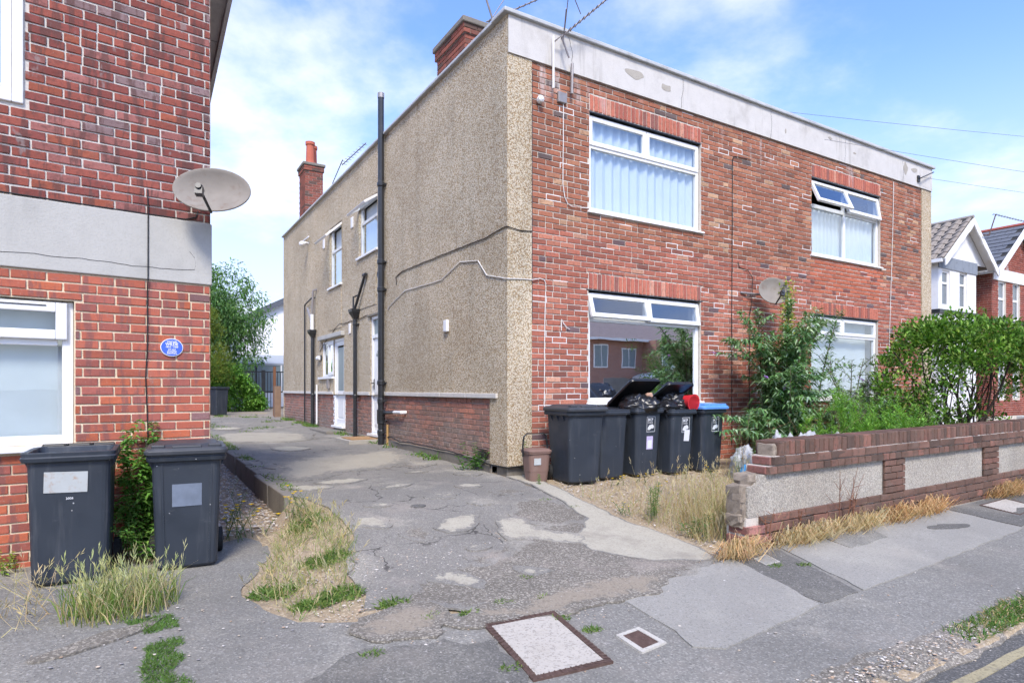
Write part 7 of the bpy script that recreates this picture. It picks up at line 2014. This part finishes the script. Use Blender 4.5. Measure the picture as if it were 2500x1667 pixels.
stem_plant('thistle_weed', 0.33, -2.78, 6, 'spiky green weed close to the broken wall end', 'weed', (0.12, 0.26), 0.12, 0.014, [(0.10, 0.20, 0.05), (0.16, 0.25, 0.08)], lean=0.35, density=80, droop=0.1, seed=9, spread=0.06)
stem_plant('horseweed', 0.24, -1.95, 4, 'small yellow flowered weed on the concrete strip edge', 'weed', (0.08, 0.17), 0.05, 0.012, [(0.10, 0.20, 0.05)], lean=0.2, density=90, flower=(YF, 0.5, 5, 0.014), seed=10, spread=0.04)
stem_plant('corner_weed', -0.10, 0.62, 7, 'leafy green weed with blue bud at the corner of the side wall', 'weed', (0.18, 0.42), 0.10, 0.035, [(0.07, 0.19, 0.03), (0.12, 0.26, 0.05)], lean=0.18, density=55, droop=0.3, seed=11, spread=0.06)
stem_plant('caddy_weed', 0.22, -0.2, 3, 'small green weed behind the brown food caddy', 'weed', (0.35, 0.55), 0.08, 0.02, [(0.12, 0.26, 0.05)], lean=0.1, density=70, seed=12, spread=0.03)
stem_plant('front_weed', 0.06, -0.66, 2, 'tiny weed in front of the brown food caddy', 'weed', (0.10, 0.15), 0.05, 0.015, [(0.12, 0.26, 0.05)], lean=0.1, density=80, seed=13, spread=0.02)
for k, (u, v, lb) in enumerate(((0.95, -0.98, 'yellow flowered weed at the foot of the second bin'), (1.35, -1.02, 'yellow flowered weed between the second and middle bins'), (1.98, -1.02, 'yellow flowered weed between the middle and fourth bins'), (1.15, -1.45, 'low yellow flowered weed out on the gravel before the bins'), (2.5, -1.1, 'yellow flowered weed at the foot of the blue lidded bin'))):
    tag(stem_plant('yellow_daisy', u, v, 5, None, None, (0.06, 0.16), 0.035, 0.008, [(0.16, 0.22, 0.06), S1], lean=0.4, density=40, flower=(YF, 0.8, 7, 0.022), seed=20 + k, spread=0.06), lb, 'weed', 'yellow weeds before the bins')
for k, (u, h, lb) in enumerate(((0.62, 0.42, 'red brown dead dock stem at the wall end'), (1.05, 0.36, 'short dead stem beside the first straw tuft'), (1.75, 0.78, 'tall leaning dead stem before the first wall panel'), (1.95, 0.60, 'slim dead stem left of the first pier'))):
    stem_plant('dead_stem', u, -3.33, 2, lb, 'dead plant', (h * 0.8, h), 0.02, 0.010, [(0.24, 0.08, 0.04), (0.30, 0.13, 0.07)], (0.22, 0.10, 0.06), 0.12, 26, 0.4, seed=30 + k, side=5, start=0.4, spread=0.02, r0=0.005)
# sacks are half hidden by weeds behind the wall
stem_plant('fleabane', 2.75, -1.55, 5, 'pale green weed stems rising beside the end bin', 'weed', (0.35, 0.75), 0.085, 0.012, [(0.14, 0.25, 0.07), (0.20, 0.28, 0.09)], lean=0.12, density=80, droop=0.15, seed=40, spread=0.08)
stem_plant('fleabane', 1.75, -2.5, 6, 'green weeds standing behind the broken wall end', 'weed', (0.35, 0.70), 0.08, 0.012, [(0.15, 0.24, 0.08), (0.24, 0.28, 0.10), S3], lean=0.15, density=70, droop=0.15, seed=41, spread=0.12)
stem_plant('fleabane', 2.4, -2.6, 6, 'bright weed tuft among the plastic sacks', 'weed', (0.40, 0.72), 0.07, 0.012, [(0.22, 0.32, 0.06), (0.3, 0.36, 0.08)], lean=0.15, density=80, seed=42, spread=0.1)
for k, (u, v, lb) in enumerate(((3.75, -2.35, 'bright feathery green weeds behind the first wall pier'), (4.55, -2.3, 'bright feathery green weeds left of the round shrub'))):
    stem_plant('feathery_weed', u, v, 26, lb, 'weed', (0.85, 1.35), 0.11, 0.016, [(0.20, 0.40, 0.06), (0.27, 0.46, 0.09), (0.15, 0.32, 0.05)], lean=0.14, density=150, droop=-0.1, seed=50 + k, side=3, spread=0.26)
stem_plant('brown_weed', 3.3, -1.9, 22, 'withered brown weeds behind the pale plastic sheet', 'weed', (0.6, 1.1), 0.05, 0.012, [S3, (0.24, 0.15, 0.09), (0.2, 0.22, 0.09)], (0.22, 0.15, 0.09), 0.2, 60, 0.3, seed=55, side=3, spread=0.35, flower=(YF, 0.06, 5, 0.015))
stem_plant('brown_weed', 5.6, -2.4, 16, 'straggling dry weeds below the round shrub', 'weed', (0.35, 0.65), 0.05, 0.012, [S3, (0.2, 0.22, 0.09), G1], (0.22, 0.15, 0.09), 0.25, 60, 0.3, seed=56, side=2, spread=0.5)

# --- shrubs and trees with trunk and crown
def shrub(name, u, v, label, cat, tips, trunkpts, leaves, L, Wd, cols, droop, seed, mat=None, r0=0.03, barkcol=(0.09, 0.07, 0.055), outward=0.7, up=0.3, base_z=None, extra=None, crown='crown', spread=0.0):
    """tips: (centre, size) of leaf clumps in the thing's own frame (u, v, z from its base)"""
    r = random.Random(seed)
    z0 = gz(u, v) if base_z is None else base_z
    root = empty(name, W(u, v, z0), TH, label, cat)
    mb = MB(); st = MB()
    for pts, ra in trunkpts:
        st.tube(pts, [ra * (1 - 0.75 * k / (len(pts) - 1)) for k in range(len(pts))], 6, False, jit(barkcol, r))
    for (c, s, shade) in tips:
        c = Vector(c)
        for k in range(leaves):
            o = rnd_dir(r) * s * (r.random() ** 0.4)
            d = (o.normalized() * outward + rnd_dir(r) * 0.6 + Vector((0, 0, up))).normalized()
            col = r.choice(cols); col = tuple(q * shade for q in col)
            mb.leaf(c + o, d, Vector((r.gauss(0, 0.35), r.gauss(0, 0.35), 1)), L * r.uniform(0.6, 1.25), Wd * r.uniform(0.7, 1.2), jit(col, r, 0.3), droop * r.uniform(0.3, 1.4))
    st.build('trunk', M_bark, root); mb.build(crown, mat or M_leaf, root)
    return root, r
def limb(a, b, r, bow=0.15, n=5):
    a, b = Vector(a), Vector(b); m = Vector((r.gauss(0, bow), r.gauss(0, bow), r.gauss(0, bow * 0.3)))
    return [a.lerp(b, t) + m * math.sin(math.pi * t) for t in [k / n for k in range(n + 1)]]

# round headed evergreen shrub on many dark stems
r = random.Random(5)
tips = []; trunks = []
for k in range(410):
    a = r.uniform(0, 2 * math.pi); q = r.random() ** 0.5
    x, y = 1.7 * q * math.cos(a), 0.95 * q * math.sin(a)
    top = 2.34 * (1 - 0.46 * (x / 1.7) ** 2 - 0.14 * (y / 0.95) ** 2) + 0.34 * mnoise.noise(Vector((x * 1.7, y * 1.7, 0)))
    if x < -1.0: top -= 0.12
    z = top - abs(r.gauss(0, 0.19))
    if x < -1.2 and r.random() < 0.5: z -= r.uniform(0.1, 0.7)
    if x > 1.5 and r.random() < 0.3: z -= r.uniform(0.1, 0.4)
    tips.append(((x, y, z), 0.15, r.uniform(0.7, 1.25)))
for k in range(70):                      # thin lower twigs with a few leaves
    x, y = r.uniform(-1.5, 1.5), r.uniform(-0.5, 0.5); tips.append(((x, y, r.uniform(0.2, 1.3)), 0.14, 0.8))
for k in range(20):
    b = (r.gauss(0.1, 0.28), r.gauss(0, 0.15), 0); x = r.uniform(-1.6, 1.6); e = (x, r.uniform(-0.6, 0.6), 1.95 - 0.35 * (x / 2) ** 2)
    lp = limb(b, e, r, 0.14); trunks.append((lp, r.uniform(0.014, 0.03)))
    for j in range(4):
        q = lp[r.randrange(2, 5)]; trunks.append(([q, q + Vector((r.uniform(-0.3, 0.3), r.uniform(-0.2, 0.2), r.uniform(0.1, 0.45)))], 0.007))
shrub('round_shrub', 7.4, -1.95, 'round headed dark green shrub on many bare stems behind the wall', 'shrub', tips, trunks, 30, 0.088, 0.038, [(0.07, 0.165, 0.018), (0.105, 0.235, 0.027), (0.045, 0.11, 0.013), (0.165, 0.31, 0.045), (0.25, 0.38, 0.07)], 0.15, 61, up=0.5, barkcol=(0.05, 0.038, 0.033))

# buddleias: long arching leaves in whorls along curved shoots
def buddleia(name, u, v, label, shoots, hmin, hmax, spread, seed, cols, dens=30, sideways=0.6, flowers=0.1, L=0.15, lean_u=0.0, extra=()):
    r = random.Random(seed); root = empty(name, W(u, v, gz(u, v)), TH, label, 'shrub')
    mb = MB(); st = MB(); fl = MB(); 
    jobs = []
    for k in range(shoots):
        b = Vector((r.gauss(0, spread * 0.25), r.gauss(0, spread * 0.12), 0)); H = r.uniform(hmin, hmax)
        lean = Vector((r.gauss(lean_u, sideways), r.gauss(-0.12, sideways * 0.45), 0))
        jobs.append((b, b + Vector((lean.x * H * 0.45, lean.y * H * 0.45, H)), 0.016))
    for (a, e) in extra: jobs.append((Vector(a), Vector(e), 0.016))
    for (b, e, rad) in jobs:
        pts = [b.lerp(e, t) + Vector(((e.x - b.x), (e.y - b.y), 0)) * 0.25 * t * t + Vector((0, 0, -0.12 * (e - b).length * t ** 3)) for t in [i / 8 for i in range(9)]]
        chains = [(pts, rad)]
        for s in range(7):
            i0 = r.randrange(2, 8); q = pts[i0]; d = Vector((r.gauss(0, 1), r.gauss(0, 0.7), r.uniform(0.2, 0.9))).normalized(); hh = r.uniform(0.25, 0.55)
            chains.append(([q + d * hh * t + Vector((0, 0, -0.22 * hh * t * t)) for t in (0, 0.33, 0.66, 1)], 0.006))
        for (pp, rd) in chains:
            st.tube(pp, [rd * (1 - 0.7 * i / (len(pp) - 1)) for i in range(len(pp))], 5, False, (0.16, 0.15, 0.09))
            ln = sum((pp[i + 1] - pp[i]).length for i in range(len(pp) - 1)); n = int(ln * dens)
            for i in range(n):
                t = (i + r.random()) / n
                if rd > 0.01 and t < 0.15: continue
                x = t * (len(pp) - 1); i0 = min(int(x), len(pp) - 2); p = pp[i0].lerp(pp[i0 + 1], x - i0); dr = (pp[i0 + 1] - pp[i0]).normalized()
                a = r.uniform(0, 6.28)
                for sg in (1, -1):
                    o = Vector((math.cos(a) * sg, math.sin(a) * sg, 0)); d = (o + dr * 0.6 + Vector((0, 0, 0.1))).normalized()
                    c = r.choice(cols)
                    mb.leaf(p, d, Vector((0, 0, 1)) + o * 0.2, L * r.uniform(0.6, 1.15), L * 0.19 * r.uniform(0.8, 1.2), jit(c, r, 0.25), r.uniform(0.15, 0.65))
            if r.random() < flowers:
                p = pp[-1]; d = (pp[-1] - pp[-2]).normalized()
                for i in range(60):
                    q = p + d * (0.16 * i / 60); w = 0.03 * (1 - i / 75)
                    fl.leaf(q, rnd_dir(r), rnd_dir(r), w, w * 0.8, jit((0.36, 0.19, 0.52), r, 0.2))
    st.build('trunk', M_bark, root); mb.build('crown', M_leaf, root)
    if fl.f: fl.build('flower', M_leaf, root, kind='stuff')
    return root
BG = [(0.11, 0.22, 0.08), (0.16, 0.30, 0.11), (0.22, 0.36, 0.165), (0.36, 0.47, 0.31), (0.08, 0.17, 0.055)]
buddleia('buddleia', 4.42, -0.75, 'large buddleia with drooping grey green leaves below the small dish', 28, 1.0, 2.8, 1.0, 62, BG, 46, 0.25, 0.03, 0.18, 0.0, extra=(((0, 0, 0.3), (-1.35, -0.1, 0.95)), ((0, 0, 0.2), (-1.1, -0.3, 0.7)), ((0.1, 0, 1.0), (1.35, 0.2, 2.55)), ((0.1, 0, 1.2), (0.9, 0.2, 2.6)), ((0, 0, 0.2), (-0.7, -0.5, 0.5)), ((0, 0, 0.2), (0.6, -0.6, 0.6)), ((0, 0, 0.9), (-0.8, 0.1, 2.0)), ((0, 0, 0.9), (-0.75, 0.0, 2.45))))
buddleia('buddleia', 6.6, -0.8, 'thin grey green buddleia with purple spikes before the far lower window', 30, 0.8, 1.95, 1.6, 63, [(0.15, 0.23, 0.12), (0.21, 0.30, 0.17), (0.28, 0.36, 0.25), (0.11, 0.18, 0.08)], 22, 0.5, 0.08, 0.13, 0.1)
buddleia('buddleia', 5.5, -1.15, 'low leafy undergrowth between the two buddleias', 34, 0.6, 1.25, 1.9, 64, BG + [(0.16, 0.18, 0.08)], 26, 0.75, 0.02, 0.12)
buddleia('buddleia', 7.5, -0.9, 'grey green undergrowth left of the round shrub stems', 30, 0.6, 1.35, 1.9, 65, [(0.09, 0.14, 0.06), (0.14, 0.18, 0.10), (0.07, 0.12, 0.04)], 22, 0.75, 0.06, 0.11)
# yellow leaved climber poking through near the dish
r = random.Random(9); tips = [((r.gauss(0, 0.06), r.gauss(0, 0.05), 1.5 + 1.35 * k / 40), 0.10, 1.0) for k in range(40)]
shrub('golden_climber', 5.05, -0.45, 'yellow green leafed climber rising beside the small dish', 'climber', tips, [(limb((0, 0, 0), (0, 0, 2.8), r, 0.05), 0.01)], 14, 0.06, 0.04, [(0.36, 0.42, 0.06), (0.25, 0.36, 0.06), (0.45, 0.46, 0.12)], 0.2, 66)

# --- rear garden: tree, golden conifer, ivy hedge
r = random.Random(15); tips = []; trunks = []
for k in range(430):
    d = rnd_dir(r); q = r.random() ** 0.45
    c = Vector((d.x * 2.5 * q, d.y * 1.9 * q, 3.75 + d.z * 2.75 * q))
    if mnoise.noise(c * 0.75) < -0.22: continue
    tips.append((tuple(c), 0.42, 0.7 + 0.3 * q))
trunks.append((limb((0, 0, 0), (0.1, 0, 3.4), r, 0.1), 0.14))
for k in range(16):
    t = r.choice(tips)[0]; trunks.append((limb((0.05, 0, r.uniform(1.4, 3.2)), t, r, 0.25), 0.045))
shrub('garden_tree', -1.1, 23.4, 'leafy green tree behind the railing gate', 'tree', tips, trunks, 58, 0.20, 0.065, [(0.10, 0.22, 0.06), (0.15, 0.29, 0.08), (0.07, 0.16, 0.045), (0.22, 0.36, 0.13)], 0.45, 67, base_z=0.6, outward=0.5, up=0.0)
tips = []
for k in range(90):
    z = r.uniform(0.3, 2.9); rad = 0.95 * (1 - (z - 0.3) / 3.2); a = r.uniform(0, 6.28); tips.append(((rad * math.cos(a) + 0.1 * r.gauss(0, 1), rad * math.sin(a), 0.8 + z), 0.24, 1.0))
shrub('golden_conifer', -1.75, 18.6, 'golden green feathery conifer by the rear gate', 'tree', tips, [(limb((0, 0, 0), (0, 0, 3.2), r, 0.04), 0.08)], 110, 0.13, 0.018, [(0.16, 0.20, 0.025), (0.22, 0.26, 0.04), (0.11, 0.15, 0.02)], 0.1, 68, base_z=0.6, up=0.5)
tips = []
for k in range(380):
    x, y = r.uniform(-2.3, 1.35), r.uniform(-0.45, 0.45); top = 2.05 - 0.10 * max(0, x + 0.6) ** 2 * 4 + 0.15 * mnoise.noise(Vector((x * 1.5, y, 0)))
    z = r.uniform(0.05, max(0.3, top)); tips.append(((x, y, z), 0.22, 1.0))
shrub('ivy_hedge', -0.85, 20.2, 'dense ivy covered hedge against the railing gate', 'hedge', tips, [(limb((0, 0, 0), (0.2, 0, 1.2), r, 0.1), 0.05)], 42, 0.11, 0.075, [(0.11, 0.25, 0.03), (0.16, 0.34, 0.045), (0.07, 0.17, 0.025), (0.24, 0.44, 0.08)], 0.5, 69, base_z=0.6, up=0.1)
# shrub across the street, seen in the window
tips = [((r.gauss(0, 0.75), r.gauss(0, 0.5), 1.9 + r.gauss(0, 0.75)), 0.3, 1.0) for k in range(110)]
shrub('opposite_bush', 16.4, -13.4, 'rounded bush across the street mirrored in the lower front window', 'bush', tips, [(limb((0, 0, 0), (0, 0, 1.6), r, 0.1), 0.06)], 40, 0.13, 0.06, [(0.08, 0.15, 0.03), (0.12, 0.2, 0.05)], 0.2, 70, base_z=0.0)
